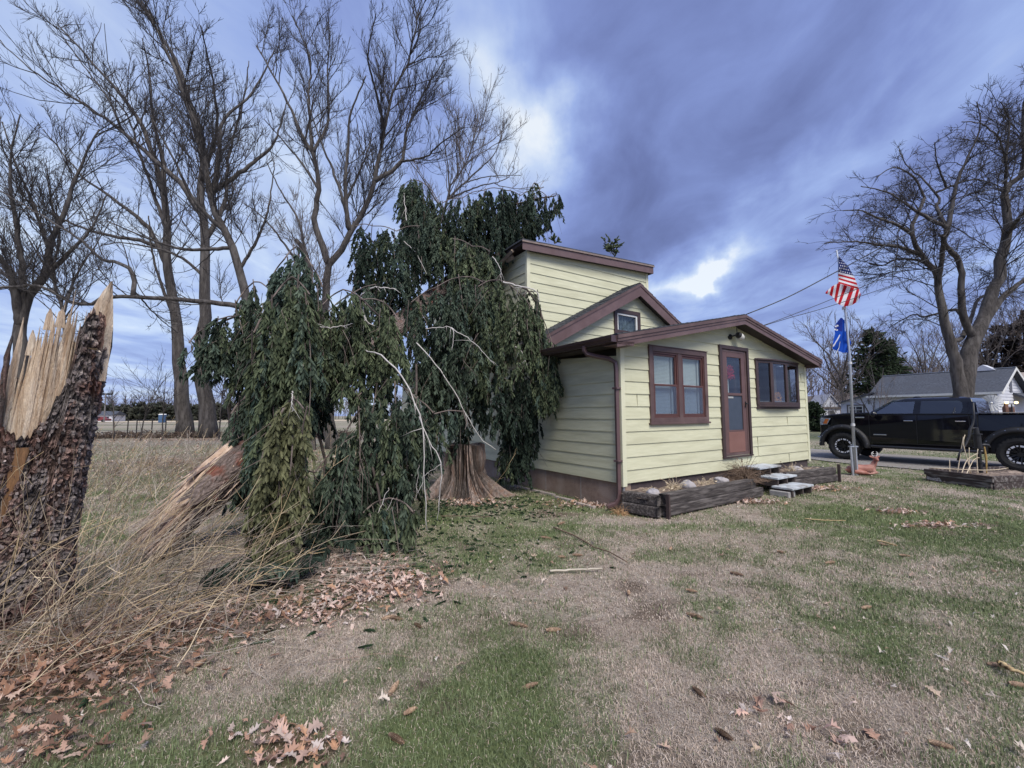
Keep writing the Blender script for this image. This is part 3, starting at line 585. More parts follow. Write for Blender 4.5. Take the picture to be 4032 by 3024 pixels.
def add_leaves(xy, s0, s1, pal, z=.03):
    n = len(xy)
    if not n: return
    V, F, k_ = leaf_batch(xy, s0+(s1-s0)*rng.random(n), rng.random(n)*z)
    pal = np.array(pal); c = pal[rng.integers(0, len(pal), n)]*(.7+.6*rng.random((n, 1))); lm.add(V, F, np.repeat(c, k_, 0))
PAL = [(.52, .35, .28), (.36, .22, .16), (.60, .44, .37), (.26, .16, .12), (.56, .43, .36), (.44, .26, .16), (.62, .53, .48), (.60, .47, .40)]
PALD = [(.26, .14, .09), (.34, .19, .12), (.17, .10, .07), (.42, .27, .20), (.50, .36, .28), (.22, .16, .13)]
for px, py, rx, ry, a in LP:
    c = gd(px, py); n = int(620*rx*ry*4*a) if rx < 2 else 1300
    n = min(n, 1400); xy = c[:2]+rng.normal(size=(n, 2))*np.array([rx, ry])*.62; xy = xy[house_mask(xy) & (xy[:, 1] > 1.2)]
    far = c[1] > 6; add_leaves(xy, .022 if not far else .04, .085 if not far else .09, PALD if px < 900 else PAL, .05 if px < 900 else .035)
# stray leaves all over
for n, y0, y1, a, b in ((320, 1.7, 5, .03, .085), (5200, 1.7, 6, .008, .030), (4200, 4, 12, .012, .042), (900, 5, 16, .03, .08)):
    xy = scatter(n, y0, y1); xy = xy[house_mask(xy) & drive_mask(xy)]; xy = xy[(fbm(np.column_stack([xy*1.3, xy[:, 0]*0]), 3, 31) > .44)]; add_leaves(xy, a, b, [(.50, .43, .36), (.42, .32, .24), (.30, .20, .14), (.60, .54, .48), (.46, .33, .25)], .045)
# under the distant left trees
xy = np.column_stack([rng.uniform(-34, -6, 5200), 10+rng.random(5200)**.8*22]); xy = xy[house_mask(xy)]; add_leaves(xy, .06, .13, PALD+PAL, .02)
tag(lm.build('leaf_litter', LFM, col=True), 'curled dry oak leaves drifted over the lawn in tan and brown patches', 'leaves', kind='stuff')
# small pale thatch bits
# ============================================================ BARE TREES
def resample(P, m):
    P = np.asarray(P, float); s = np.concatenate([[0], np.cumsum(np.linalg.norm(np.diff(P, axis=0), axis=1))]); t_ = np.linspace(0, s[-1], m)
    # smooth (catmull) interpolation through the surveyed joints
    out = np.zeros((m, 3))
    for k_, q in enumerate(t_):
        i = min(max(np.searchsorted(s, q)-1, 0), len(P)-2); u = (q-s[i])/(s[i+1]-s[i]+1e-9)
        p0 = P[max(i-1, 0)]; p1 = P[i]; p2 = P[i+1]; p3 = P[min(i+2, len(P)-1)]
        out[k_] = .5*((2*p1)+(-p0+p2)*u+(2*p0-5*p1+4*p2-p3)*u*u+(-p0+3*p1-3*p2+p3)*u**3)
    return out, s[-1]
def tubes(mb, P, Rr, n, c=None):
    """batch of tubes P (K,m,3), radii (K,m)"""
    K, m_ = P.shape[:2]
    if K == 0: return
    T = np.gradient(P, axis=1); T /= np.linalg.norm(T, axis=2, keepdims=True)+1e-9
    ref = np.where(np.abs(T[:, :1, 2:3]) < .85, np.array([[[0, 0, 1.]]]), np.array([[[1., 0, 0]]])); ref = np.broadcast_to(ref, T.shape)
    A = np.cross(T, ref); A /= np.linalg.norm(A, axis=2, keepdims=True)+1e-9; B = np.cross(T, A)
    th = np.arange(n)*2*np.pi/n
    V = P[:, :, None]+Rr[:, :, None, None]*(np.cos(th)[None, None, :, None]*A[:, :, None]+np.sin(th)[None, None, :, None]*B[:, :, None])
    b = np.arange(K)[:, None, None]*(m_*n); i = np.arange(m_-1)[None, :, None]*n; j = np.arange(n)[None, None]; j2 = (j+1) % n
    F = np.stack([b+i+j, b+i+j2, b+i+n+j2, b+i+n+j], -1).reshape(-1, 4)
    mb.add(V.reshape(-1, 3), F, None if c is None else np.repeat(c, m_*n, 0))
def sprout(P, Rr, per_m, t0, lr, lmin, lmax, rr, rmin, up, spread, m_, g, droop=0., wig=.12, tipbias=0.):
    """children of every branch: returns (K,m,3),(K,m)"""
    L_ = np.linalg.norm(np.diff(P, axis=1), axis=2).sum(1); nc = np.maximum(1, g.poisson(L_*per_m)); idx = np.repeat(np.arange(len(P)), nc); K = len(idx)
    t_ = t0+(1-t0)*g.random(K)**(1-tipbias); mm = P.shape[1]-1; x = t_*mm; i = np.minimum(x.astype(int), mm-1); f = (x-i)[:, None]
    p0 = P[idx, i]*(1-f)+P[idx, i+1]*f; tan = P[idx, i+1]-P[idx, i]; tan /= np.linalg.norm(tan, axis=1, keepdims=True)+1e-9
    r0 = Rr[idx, i]*(1-f[:, 0])+Rr[idx, i+1]*f[:, 0]
    pr = g.normal(size=(K, 3)); pr -= tan*(pr*tan).sum(1, keepdims=True); pr /= np.linalg.norm(pr, axis=1, keepdims=True)
    an = spread*(.7+.6*g.random(K))[:, None]; d = tan*np.cos(an)+pr*np.sin(an); d[:, 2] += up*.5; d /= np.linalg.norm(d, axis=1, keepdims=True)
    ln = np.clip(L_[idx]*lr*(1.15-t_*.75)*(.6+.8*g.random(K)), lmin, lmax); out = np.zeros((K, m_, 3)); out[:, 0] = p0; st = (ln/(m_-1))[:, None]
    for k_ in range(1, m_):
        d = d+g.normal(size=(K, 3))*wig; d[:, 2] += up*.22-droop; d /= np.linalg.norm(d, axis=1, keepdims=True); out[:, k_] = out[:, k_-1]+d*st
    ra = np.clip(np.minimum(r0*.75, rr*ln), rmin, None)
    return out, ra[:, None]*np.linspace(1, .45, m_)[None]**1.0
BARK = mat('grey_brown_bark', (.032, .027, .025), (.085, .074, .068), 5, .9, .9, 26, stretch=(3, 3, .6), bd=.03, c3=(.12, .108, .10), s3=1.6)
BARKD = mat('dark_branch_bark', (.022, .019, .019), (.044, .037, .035), 4, .9)
BARKL = mat('lighter_far_branch_bark', (.085, .072, .070), (.13, .112, .105), 3, .9)
def bare_tree(name, label, limbs, Y, seed, bark=None, twigm=None, dens=1.0, tw=.009, up=.35, cat='tree', group=None, lv=3, spread=.75, droop=0, l1=.42, top=None, wob=.0):
    """limbs: (points [(px,py[,dY])...], r_start, r_end, first bare fraction)"""
    g = np.random.default_rng(seed); base = None; mb = MB(); L0 = []; R0 = []; B0 = []
    for li, (pts, r0, r1, bare) in enumerate(limbs):
        n = len(pts); Q = []
        dY = g.normal()*Y*.06 if li else 0
        for k_, q in enumerate(pts):
            yy = Y+(q[2] if len(q) > 2 else dY*k_/(n-1)*(1.6)); Q.append(pt(q[0], q[1], yy))
        if li == 0: Q[0][2] = min(Q[0][2], -.1); base = Q[0].copy()
        if li:
            allp = np.concatenate(L0); j_ = np.argmin(((allp-Q[0])**2).sum(1)); sh = allp[j_]-Q[0]; Q = [q_+sh*max(0, 1-k_/(n-1)*1.5) for k_, q_ in enumerate(Q)]
        P_, L_ = resample(Q, 26); P_[1:-1] += g.normal(size=(24, 3))*L_*.0022
        rr = r1+(r0-r1)*(1-np.linspace(0, 1, 26))**1.35
        if li == 0: rr = rr*(1+.35*np.exp(-np.arange(26)/1.2))
        L0.append(P_); R0.append(rr); B0.append(bare); mb.tube(P_-base, rr, 10 if r0 > .12 else 7)
    root = thing(name, label, cat, base, 0, group); mb.build('trunk', bark or BARK, root, smooth=True)
    P0 = np.array(L0); R0 = np.array(R0); br = MB(); A = []
    for P_, r_, bare in zip(P0, R0, B0):
        A.append(sprout(P_[None], r_[None], 30/Y*1.35*dens, bare, l1, Y*.045, Y*.17, .0075, tw*1.1, up, spread, 9, g, droop))
    P1 = np.concatenate([a[0] for a in A]); R1 = np.concatenate([a[1] for a in A])
    P2, R2 = sprout(P1, R1, 30/Y*1.9*dens, .1, .46, Y*.022, Y*.085, .0075, tw*.9, up, .7, 7, g, droop*1.3)
    tubes(br, P1-base, R1, 5); tubes(br, P2-base, R2, 4)
    if lv > 2:
        P3, R3 = sprout(P2, R2, 30/Y*5.2*dens, .05, .5, Y*.010, Y*.034, .008, tw*.8, up, .62, 4, g, droop*1.5, .16); tubes(br, P3-base, R3, 3); print(name, len(P1), len(P2), len(P3))
    br.build('crown', twigm or BARKD, root)
    return root
TG = 'bare trees along the left field edge'
bare_tree('bare_tree', 'tall bare tree with straight trunk, left one of the close pair at field edge', [
    ([(728, 1722), (712, 1500), (690, 1254), (668, 1030), (645, 800), (625, 690), (590, 560), (520, 440), (440, 330), (330, 210), (230, 100)], .48, .05, .35),
    ([(668, 1030), (595, 885), (440, 768), (330, 700), (172, 510)], .2, .03, .15), ([(655, 1000), (560, 960), (368, 917), (200, 840), (94, 784), (0, 730)], .16, .03, .15),
    ([(645, 800), (640, 640), (600, 480), (590, 300), (560, 150)], .2, .03, .15), ([(650, 900), (560, 640), (480, 420), (340, 300)], .15, .03, .2), ([(690, 1254), (640, 1130), (600, 1000), (585, 850)], .15, .04, .3)], 30, 11, dens=.62, tw=.016, group=TG, up=.4)
bare_tree('bare_tree', 'tall bare tree with thick trunk, right one of the close pair at field edge', [
    ([(822, 1722), (800, 1500), (800, 1254), (812, 1000), (795, 800), (790, 620), (760, 480), (720, 330), (640, 150), (560, 0), (520, -80)], .5, .06, .35),
    ([(800, 850), (705, 705), (611, 627), (500, 525), (376, 440), (235, 352), (94, 250), (0, 157)], .22, .03, .12), ([(790, 620), (783, 509), (705, 298), (666, 196), (580, 24)], .2, .03, .15),
    ([(800, 950), (880, 800), (900, 600), (960, 400), (980, 240)], .18, .03, .15), ([(805, 1100), (700, 1010), (520, 960), (400, 960)], .12, .03, .2), ([(790, 700), (850, 520), (840, 330), (790, 100)], .16, .03, .15), ([(500, 525), (440, 400), (300, 220), (200, 70)], .08, .02, .1)], 29, 12, dens=.62, tw=.016, group=TG, up=.4)
bare_tree('bare_tree', 'leaning dark bare tree with a long level limb behind the fallen spruce', [
    ([(1030, 1800), (1010, 1500), (980, 1285), (925, 1011), (870, 886), (830, 784), (807, 627), (784, 533), (729, 407), (682, 266), (619, 118), (549, 0), (520, -60)], .26, .05, .4),
    ([(846, 800), (870, 666), (870, 549), (886, 470), (1000, 353), (1080, 200)], .13, .03, .15), ([(850, 760), (994, 650), (1080, 560), (1127, 407)], .12, .025, .12),
    ([(975, 1250), (900, 1228), (705, 1199), (549, 1183), (439, 1175), (313, 1199), (157, 1128), (-20, 1136)], .12, .05, .1), ([(580, 1186), (564, 1089), (500, 1050), (407, 1019), (313, 940), (157, 846), (0, 752)], .09, .03, .15),
    ([(925, 1011), (870, 1000), (720, 990), (560, 930), (420, 870)], .09, .025, .1), ([(930, 1030), (1010, 920), (1060, 800), (1080, 640)], .08, .02, .1), ([(870, 886), (760, 780), (690, 640), (600, 470)], .1, .025, .15), ([(600, 1190), (640, 1260), (700, 1310)], .04, .02, .2)], 18, 13, dens=.85, tw=.010, group=TG, up=.38)
bare_tree('bare_tree', 'tall bare tree that forks into two grey stems above the middle of the fallen spruce', [
    ([(1310, 1790), (1295, 1500), (1284, 1222), (1292, 1060), (1370, 940), (1449, 784), (1480, 690), (1503, 549), (1550, 376), (1605, 259), (1645, 47)], .27, .03, .45),
    ([(1290, 1050), (1237, 878), (1253, 745), (1229, 611), (1174, 502), (1130, 400), (1080, 300), (1010, 180)], .16, .03, .3), ([(1229, 611), (1214, 400), (1221, 235), (1150, 63)], .09, .02, .1),
    ([(1370, 940), (1362, 901), (1355, 752), (1370, 564), (1380, 450), (1440, 300)], .12, .03, .2), ([(1480, 697), (1582, 627), (1605, 502), (1684, 337), (1750, 235)], .11, .025, .12), ([(1519, 541), (1480, 368), (1449, 220), (1480, 55)], .08, .02, .1),
    ([(1229, 611), (1290, 480), (1290, 300), (1300, 120)], .08, .02, .1), ([(1253, 760), (1180, 640), (1120, 560), (1040, 470)], .07, .02, .15), ([(1582, 627), (1680, 610), (1740, 560), (1830, 500)], .06, .02, .1), ([(1400, 900), (1340, 720), (1250, 520), (1190, 330)], .09, .02, .1), ([(1362, 800), (1440, 620), (1470, 500)], .07, .02, .1)], 19, 14, dens=1.0, tw=.0085, group=TG, up=.5)
bare_tree('bare_tree', 'slender grey bare tree with a snapped top beside the forked tree', [
    ([(1225, 1800), (1225, 1300), (1222, 1100), (1195, 980), (1165, 945)], .2, .1, .6), ([(1222, 1100), (1120, 960), (1040, 860), (960, 800)], .07, .02, .1), ([(1200, 1000), (1170, 860), (1110, 760), (1050, 640)], .07, .02, .1)], 18, 15, dens=.9, tw=.009, group=TG, twigm=BARKL)
bare_tree('bare_tree', 'pale slender bare tree fanning out above the top of the spruce', [
    ([(1735, 1750), (1740, 1000), (1762, 768), (1810, 680), (1865, 550), (1880, 450)], .22, .03, .5), ([(1762, 780), (1850, 700), (1950, 600), (1985, 480)], .09, .02, .1), ([(1762, 790), (1880, 740), (2000, 700), (2030, 620)], .08, .02, .1),
    ([(1762, 768), (1760, 640), (1740, 520)], .08, .02, .1), ([(1745, 850), (1660, 700), (1600, 620)], .08, .02, .1), ([(1810, 690), (1800, 560), (1790, 450)], .06, .02, .1), ([(1850, 700), (1930, 690), (2050, 690)], .05, .02, .1)], 30, 16, dens=.75, tw=.013, group=TG, twigm=BARKL, up=.45)
bare_tree('bare_tree', 'dense bare tree at the far left edge behind the broken trunk', [
    ([(75, 1722), (80, 1400), (78, 1285), (118, 1160), (172, 1097), (196, 980), (274, 784), (330, 627), (392, 509)], .45, .04, .4), ([(78, 1285), (40, 1090), (-30, 960), (-60, 800)], .25, .05, .1), ([(90, 1260), (95, 1050), (60, 850), (40, 650), (80, 450)], .2, .03, .1),
    ([(196, 980), (130, 800), (60, 640), (10, 480)], .12, .03, .1), ([(172, 1097), (260, 1010), (360, 900), (420, 760)], .14, .03, .1), ([(118, 1160), (0, 1060), (-80, 1000)], .12, .03, .1)], 24, 17, dens=.85, tw=.013, group=TG)
bare_tree('bare_tree', 'thin dark bare tree between the far left tree and the close pair', [
    ([(262, 1722), (262, 1400), (245, 1230), (215, 1100), (235, 900), (290, 700)], .16, .03, .4), ([(245, 1230), (300, 1080), (380, 960), (450, 850)], .09, .02, .1), ([(225, 1120), (150, 1000), (90, 900)], .08, .02, .1), ([(235, 900), (200, 780), (180, 620)], .07, .02, .1)], 24, 18, dens=.8, tw=.012, group=TG)
for k_, (x, y0, dx, hgt, lab) in enumerate(((862, 1690, 60, 330, 'thin dark sapling just right of the close pair of trunks'), (905, 1700, -30, 260, 'short crooked sapling second right of the close pair of trunks'), (640, 1700, 14, 230, 'thin sapling left of the close pair of trunks'), (552, 1712, 90, 210, 'leaning sapling in the field edge left of the close pair'), (1010, 1700, 70, 300, 'dark sapling half hidden at the left edge of the spruce'), (450, 1714, -10, 180, 'small sapling in the field edge nearest the far floodlight pole'))):
    bare_tree('sapling', lab, [([(x, y0), (x+dx*.3, y0-hgt*.5), (x+dx, y0-hgt)], .05, .015, .15), ([(x+dx*.2, y0-hgt*.35), (x+dx*.2+50, y0-hgt*.7)], .025, .01, .1), ([(x+dx*.3, y0-hgt*.5), (x+dx*.3-60, y0-hgt*.8)], .025, .01, .1)], 26, 30+k_, dens=1.2, tw=.009, group='saplings along the field edge', lv=2)
RG = 'bare trees on the right'
bare_tree('bare_tree', 'big spreading bare tree with two thick grey stems behind the black pickup', [
    ([(3792, 1700), (3785, 1560), (3765, 1430), (3722, 1291), (3693, 1110), (3679, 1060), (3621, 1001), (3592, 907), (3610, 850), (3640, 780)], .33, .07, .45),
    ([(3822, 1700), (3818, 1560), (3830, 1440), (3850, 1330), (3880, 1265), (3932, 1110), (3961, 943), (3975, 871), (3954, 755), (4011, 690), (4032, 620), (4035, 400)], .40, .08, .4),
    ([(3679, 1074), (3635, 1037), (3534, 1023), (3476, 1045), (3420, 1037)], .08, .03, .25), ([(3621, 1001), (3534, 972), (3462, 965), (3368, 951), (3245, 958)], .1, .02, .2), ([(3599, 914), (3534, 878), (3462, 857), (3390, 830), (3320, 830)], .09, .02, .15),
    ([(3840, 1300), (3800, 1230), (3787, 1146), (3780, 1037), (3722, 965), (3715, 921)], .17, .1, .5), ([(3715, 930), (3729, 907), (3765, 726), (3809, 625), (3860, 500), (3845, 400)], .12, .02, .2), ([(3715, 930), (3607, 857), (3534, 791), (3490, 755), (3390, 733)], .1, .02, .15),
    ([(3718, 930), (3679, 842), (3693, 798), (3635, 712), (3570, 650), (3540, 590)], .09, .02, .15), ([(3700, 1120), (3712, 1000), (3718, 930)], .09, .09, .9), ([(3875, 1290), (3961, 1168), (4032, 1103), (4110, 1040)], .2, .06, .2), ([(3975, 871), (4032, 827), (4110, 780)], .12, .03, .2),
    ([(4020, 680), (4004, 603), (3954, 530), (3870, 490), (3787, 480)], .07, .02, .15), ([(3835, 1290), (3790, 1225), (3751, 1218), (3642, 1247), (3592, 1240), (3500, 1290)], .1, .02, .4), ([(3760, 730), (3850, 700), (3950, 740)], .06, .02, .1), ([(4030, 600), (3990, 470), (3940, 400)], .07, .02, .1), ([(3765, 1330), (3800, 1320), (3830, 1250), (3850, 1180), (3900, 1160)], .12, .06, .6), ([(3640, 780), (3600, 700), (3520, 660), (3450, 700)], .06, .02, .1), ([(3765, 726), (3700, 640), (3680, 560)], .06, .02, .1)],
    20, 21, dens=1.12, tw=.0105, group=RG, up=.12, droop=.035, spread=.85)
bare_tree('bare_tree', 'bushy many-stemmed bare tree in the distance behind the flagpole', [
    ([(3318, 1650), (3315, 1520), (3260, 1400), (3200, 1330), (3170, 1280)], .17, .03, .2), ([(3316, 1520), (3300, 1400), (3290, 1250)], .12, .02, .1), ([(3318, 1500), (3370, 1380), (3400, 1270)], .12, .02, .1), ([(3320, 1530), (3430, 1420), (3500, 1330)], .11, .02, .1), ([(3315, 1540), (3230, 1480), (3130, 1400)], .1, .02, .1), ([(3318, 1500), (3340, 1380), (3350, 1240)], .1, .02, .1), ([(3320, 1560), (3450, 1500), (3560, 1430)], .1, .02, .1), ([(3316, 1540), (3250, 1420), (3240, 1290)], .1, .02, .1), ([(3318, 1560), (3400, 1450), (3450, 1300)], .1, .02, .1)], 44, 22, dens=1.15, tw=.017, group=RG, twigm=BARKL, lv=3)
for k_, (x, w_, top, lab) in enumerate(((3650, 150, 1290, 'twiggy bare tree behind the grey roof, left of the big two-stemmed tree'), (3900, 130, 1230, 'twiggy bare tree behind the grey roof, right of the big two-stemmed tree'), (3770, 140, 1270, 'twiggy bare tree seen between the two thick stems'), (4060, 120, 1150, 'twiggy bare tree at the right edge behind the beige roof'))):
    bare_tree('bare_tree', lab, [([(x, 1650), (x, 1520), (x-10, 1400), (x-20, top)], .16, .03, .2)]+[([(x, 1540-20*j), (x+s_*w_*.5, 1430-25*j), (x+s_*w_, top+60-20*j)], .1, .02, .1) for j, s_ in enumerate((-1, 1, -.6, .6))], 48+3*k_, 40+k_, dens=1.1, tw=.018, group=RG, twigm=BARKL)
bare_tree('shrub', 'low leafless shrub in front of the white shed', [([(3265, 1690), (3255, 1640), (3235, 1600)], .05, .02, .1), ([(3265, 1680), (3290, 1620), (3310, 1580)], .05, .02, .1), ([(3265, 1680), (3268, 1620), (3275, 1560)], .04, .02, .1)], 33, 50, dens=1.0, tw=.014, twigm=BARKL, lv=2, cat='shrub')
bare_tree('shrub', 'leafless shrub growing against the white garage beside its window', [([(3440, 1680), (3440, 1600), (3455, 1540)], .05, .02, .1), ([(3440, 1660), (3400, 1590), (3380, 1550)], .05, .02, .1), ([(3445, 1650), (3490, 1590), (3510, 1560)], .04, .02, .1)], 27, 51, dens=1.0, tw=.012, twigm=BARKL, lv=2, cat='shrub')
# ============================================================ FALLEN SPRUCE
NEED = mat('spruce_needles', (1, 1, 1), None, rough=.85, spec=.12, tint=True, trans=.12)
TWG = mat('dead_spruce_twig', (.10, .078, .066), (.19, .15, .13), 9, .85)
PALE = mat('bleached_bare_branch', (.40, .37, .34), (.58, .55, .52), 8, .7, .3, 40)
def fingers(mb, B, D, Lg, Rd, colr, g, spikes=5):
    """needle covered shoots: plump tapering brushes with needle tips standing off them"""
    K = len(B); D = D/np.linalg.norm(D, axis=1, keepdims=True); rf = g.normal(size=(K, 3)); A = np.cross(D, rf); A /= np.linalg.norm(A, axis=1, keepdims=True); Bn = np.cross(D, A)
    prof = np.array([.35, .85, 1.0, .80, .12]); s_ = np.array([0, .18, .5, .82, 1.0]); n = 5; th = np.arange(n)*2*np.pi/n
    bend = g.normal(size=(K, 3))*.10; bend[:, 2] -= .10
    C = B[:, None]+D[:, None]*(s_[None, :, None]*Lg[:, None, None])+bend[:, None]*(s_**2)[None, :, None]*Lg[:, None, None]
    rr = Rd[:, None, None]*prof[None, :, None]*(1+.35*(g.random((K, 5, n))-.5))
    V = C[:, :, None]+rr[..., None]*(np.cos(th)[None, None, :, None]*A[:, None, None]+np.sin(th)[None, None, :, None]*Bn[:, None, None])
    b = np.arange(K)[:, None, None]*25; i = np.arange(4)[None, :, None]*5; j = np.arange(5)[None, None]; j2 = (j+1) % 5
    F = np.stack([b+i+j, b+i+j2, b+i+5+j2, b+i+5+j], -1).reshape(-1, 4)
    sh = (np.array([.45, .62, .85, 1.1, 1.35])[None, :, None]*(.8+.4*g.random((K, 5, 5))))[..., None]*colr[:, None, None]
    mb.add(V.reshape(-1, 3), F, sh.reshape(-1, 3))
    q = g.random((K, spikes)); a = g.random((K, spikes))*2*np.pi; rad = np.cos(a)[..., None]*A[:, None]+np.sin(a)[..., None]*Bn[:, None]
    p0 = B[:, None]+D[:, None]*(q*Lg[:, None])[..., None]+bend[:, None]*(q**2*Lg[:, None])[..., None]+rad*(Rd[:, None, None]*.6)
    nd_ = rad*.8+D[:, None]*.75; ln = (Rd*1.15)[:, None, None]*(.7+.6*g.random((K, spikes, 1))); sd_ = np.cross(nd_, D[:, None])*.0035/.03*Rd[:, None, None]/.6*1.4
    T = np.stack([p0-sd_, p0+sd_, p0+nd_*ln], 2); nF = np.arange(K*spikes*3).reshape(-1, 3)
    mb.add(T.reshape(-1, 3), nF, np.repeat((colr[:, None]*(.8+.7*g.random((K, spikes, 1)))).reshape(-1, 3), 3, 0))
GREENS = {'deep': ((.025, .039, .028), (.098, .126, .088)), 'blue': ((.028, .047, .036), (.105, .142, .108)), 'olive': ((.055, .060, .030), (.175, .178, .095)), 'mid': ((.038, .055, .032), (.130, .155, .088)), 'dark': ((.018, .029, .022), (.046, .064, .046))}
def spray(g, base, L_, out, n, colr, fl, fr, mb, tw, hang=1.0):
    """one drooping twig with shoots on both sides"""
    m_ = 7; P_ = np.zeros((m_, 3)); P_[0] = base; d = out/np.linalg.norm(out)
    for k_ in range(1, m_): d = d+np.array([0, 0, -.34*hang])+g.normal(size=3)*.07; d /= np.linalg.norm(d); P_[k_] = P_[k_-1]+d*L_/(m_-1)
    tw.append((P_, .0045)); t_ = np.sort(g.random(n)*.92+.08); x = t_*(m_-1); i = np.minimum(x.astype(int), m_-2); f = (x-i)[:, None]
    B = P_[i]*(1-f)+P_[i+1]*f; T = P_[i+1]-P_[i]; T /= np.linalg.norm(T, axis=1, keepdims=True)
    side = np.cross(T, np.array([0, 0, 1.])+g.normal(size=(n, 3))*.9); side /= np.linalg.norm(side, axis=1, keepdims=True)+1e-9; side *= np.where(np.arange(n) % 2, 1, -1)[:, None]
    D = T*.8+side*(.55+.25*g.random((n, 1))); D[:, 2] -= .45*hang
    ln = fl*(.65+.6*g.random(n)); ln[-1] *= 1.1; D[-1] = T[-1]
    r_ = g.random((n, 1)); lo, hi = np.array(colr[0]), np.array(colr[1]); mb.append((B, D, ln, fr*(.8+.4*g.random(n)), lo*(1-r_)+hi*r_))
DMUL = 112
def bough(nm, cols, Y, dY, col, dens, seed, hang=1.0, fl=.078, fr=.0120, sl=.36, twigs=.4, lab=None, flatg=False, parent=None, org=None):
    """a hanging bough filling the space under a surveyed upper line: cols [(px, pytop, pybottom)]"""
    g = np.random.default_rng(seed); cols = np.array(cols, float); xs = cols[:, 0]; out = []; tws = []
    o0 = np.argsort(np.argsort(xs)); area = 0
    for a_, b_ in zip(cols[:-1], cols[1:]): area += np.linalg.norm(b_[:2]-a_[:2])*.5*((a_[2]-a_[1])+(b_[2]-b_[1]))*(Y/FPX)**2
    n = int(area*dens*DMUL)
    if n < 4: n = 4
    seg = np.array([np.linalg.norm(b_[:2]-a_[:2])*((a_[2]-a_[1])+(b_[2]-b_[1])) for a_, b_ in zip(cols[:-1], cols[1:])]); seg = seg/seg.sum()
    slp = sl*FPX/Y
    done = 0; sm_ = .14*FPX/Y
    while done < n:     # hanging strands, each a stack of sprays
        i = g.choice(len(seg), p=seg); u = g.random(); a_, b_ = cols[i], cols[i+1]; c_ = a_*(1-u)+b_*u; bot = max(c_[2]-slp*.8, c_[1]+4)
        py = c_[1]+(bot-c_[1])*g.random()**1.5*.8; end = min(bot, py+g.uniform(.3, 1.3)*FPX/Y); yy = Y+g.uniform(-dY, dY); xx = c_[0]+g.normal()*6; fr_ = fr*g.uniform(.85, 1.15); tone = g.uniform(.72, 1.3)
        cl = GREENS[col if g.random() < .72 else g.choice(['mid', 'deep', 'blue']) if col != 'olive' else col]; cl = (np.array(cl[0])*tone, np.array(cl[1])*tone)
        while True:
            if flatg: b0 = gd(xx+g.normal()*25, min(py, c_[2]), .03+.12*g.random())
            else: b0 = pt(xx, py, yy)
            an = g.random()*2*math.pi; o_ = np.array([math.cos(an), math.sin(an), g.uniform(-1.3, -.2)])
            if flatg: o_[2] = .15
            spray(g, b0, sl*g.uniform(.55, 1.15), o_, int(sl*g.uniform(58, 76)), cl, fl, fr_, out, tws, hang); done += 1; py += sm_*g.uniform(.7, 1.3); xx += g.normal()*.018*FPX/Y; yy += g.normal()*.02
            if py > end: break
    mb = MB(); B = np.concatenate([o[0] for o in out])-org; D = np.concatenate([o[1] for o in out]); Lg = np.concatenate([o[2] for o in out]); Rd = np.concatenate([o[3] for o in out]); C_ = np.concatenate([o[4] for o in out])
    if flatg: B[:, 2] = np.maximum(B[:, 2], .02)
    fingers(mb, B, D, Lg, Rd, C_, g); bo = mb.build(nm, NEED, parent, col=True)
    # the woody skeleton: limbs along the upper line, hanging leaders, twigs
    tb = MB(); P_ = np.array([t_[0] for t_ in tws])-org; tubes(tb, P_[::2], np.full(P_[::2].shape[:2], .0040)*np.linspace(1.2, .6, 7)[None], 3)
    if not flatg:
        for a_, b_ in zip(cols[:-1], cols[1:]):
            tb.tube(resample([pt(a_[0], a_[1]+10, Y)-org, pt((a_[0]+b_[0])/2, (a_[1]+b_[1])/2+2, Y+.1)-org, pt(b_[0], b_[1]+10, Y)-org], 8)[0], .010, 5)
        for c_ in cols:
            q = [pt(c_[0]+g.normal()*12, c_[1]+(c_[2]-c_[1])*s_, Y+g.normal()*.12)-org for s_ in (0, .3, .6, .9)]; tb.tube(resample(q, 10)[0], np.linspace(.008, .004, 10), 4)
        nt = int(area*twigs*22)
        for _ in range(nt):
            i = g.choice(len(seg), p=seg); u = g.random(); c_ = cols[i]*(1-u)+cols[i+1]*u; py = c_[1]+(c_[2]-c_[1])*g.random()*.75; b0 = pt(c_[0], py, Y+g.uniform(-dY, dY)); d = g.normal(size=3)*.5; d[2] = -.5-g.random()
            d /= np.linalg.norm(d); l_ = .25+.5*g.random(); q = np.array([b0, b0+d*l_*.5+g.normal(size=3)*.03, b0+(d+[0, 0, -.3])*l_])-org; tb.tube(q, [.005, .0035, .002], 3, False)
    tb.build('twigs', TWG, bo)
    if lab: bo['label'] = lab
    return bo
P0 = gd(545, 2150, .18); P2 = pt(1760, 1120, 10.3); PD = (P2-P0)/np.linalg.norm(P2-P0); PE = P2+PD*4.2
spruce = thing('fallen_spruce', 'big uprooted looking spruce snapped off and leaning onto the house roof, dark green hanging boughs', 'tree', P0)
BKS = bpy.data.materials.new('spruce_bark')
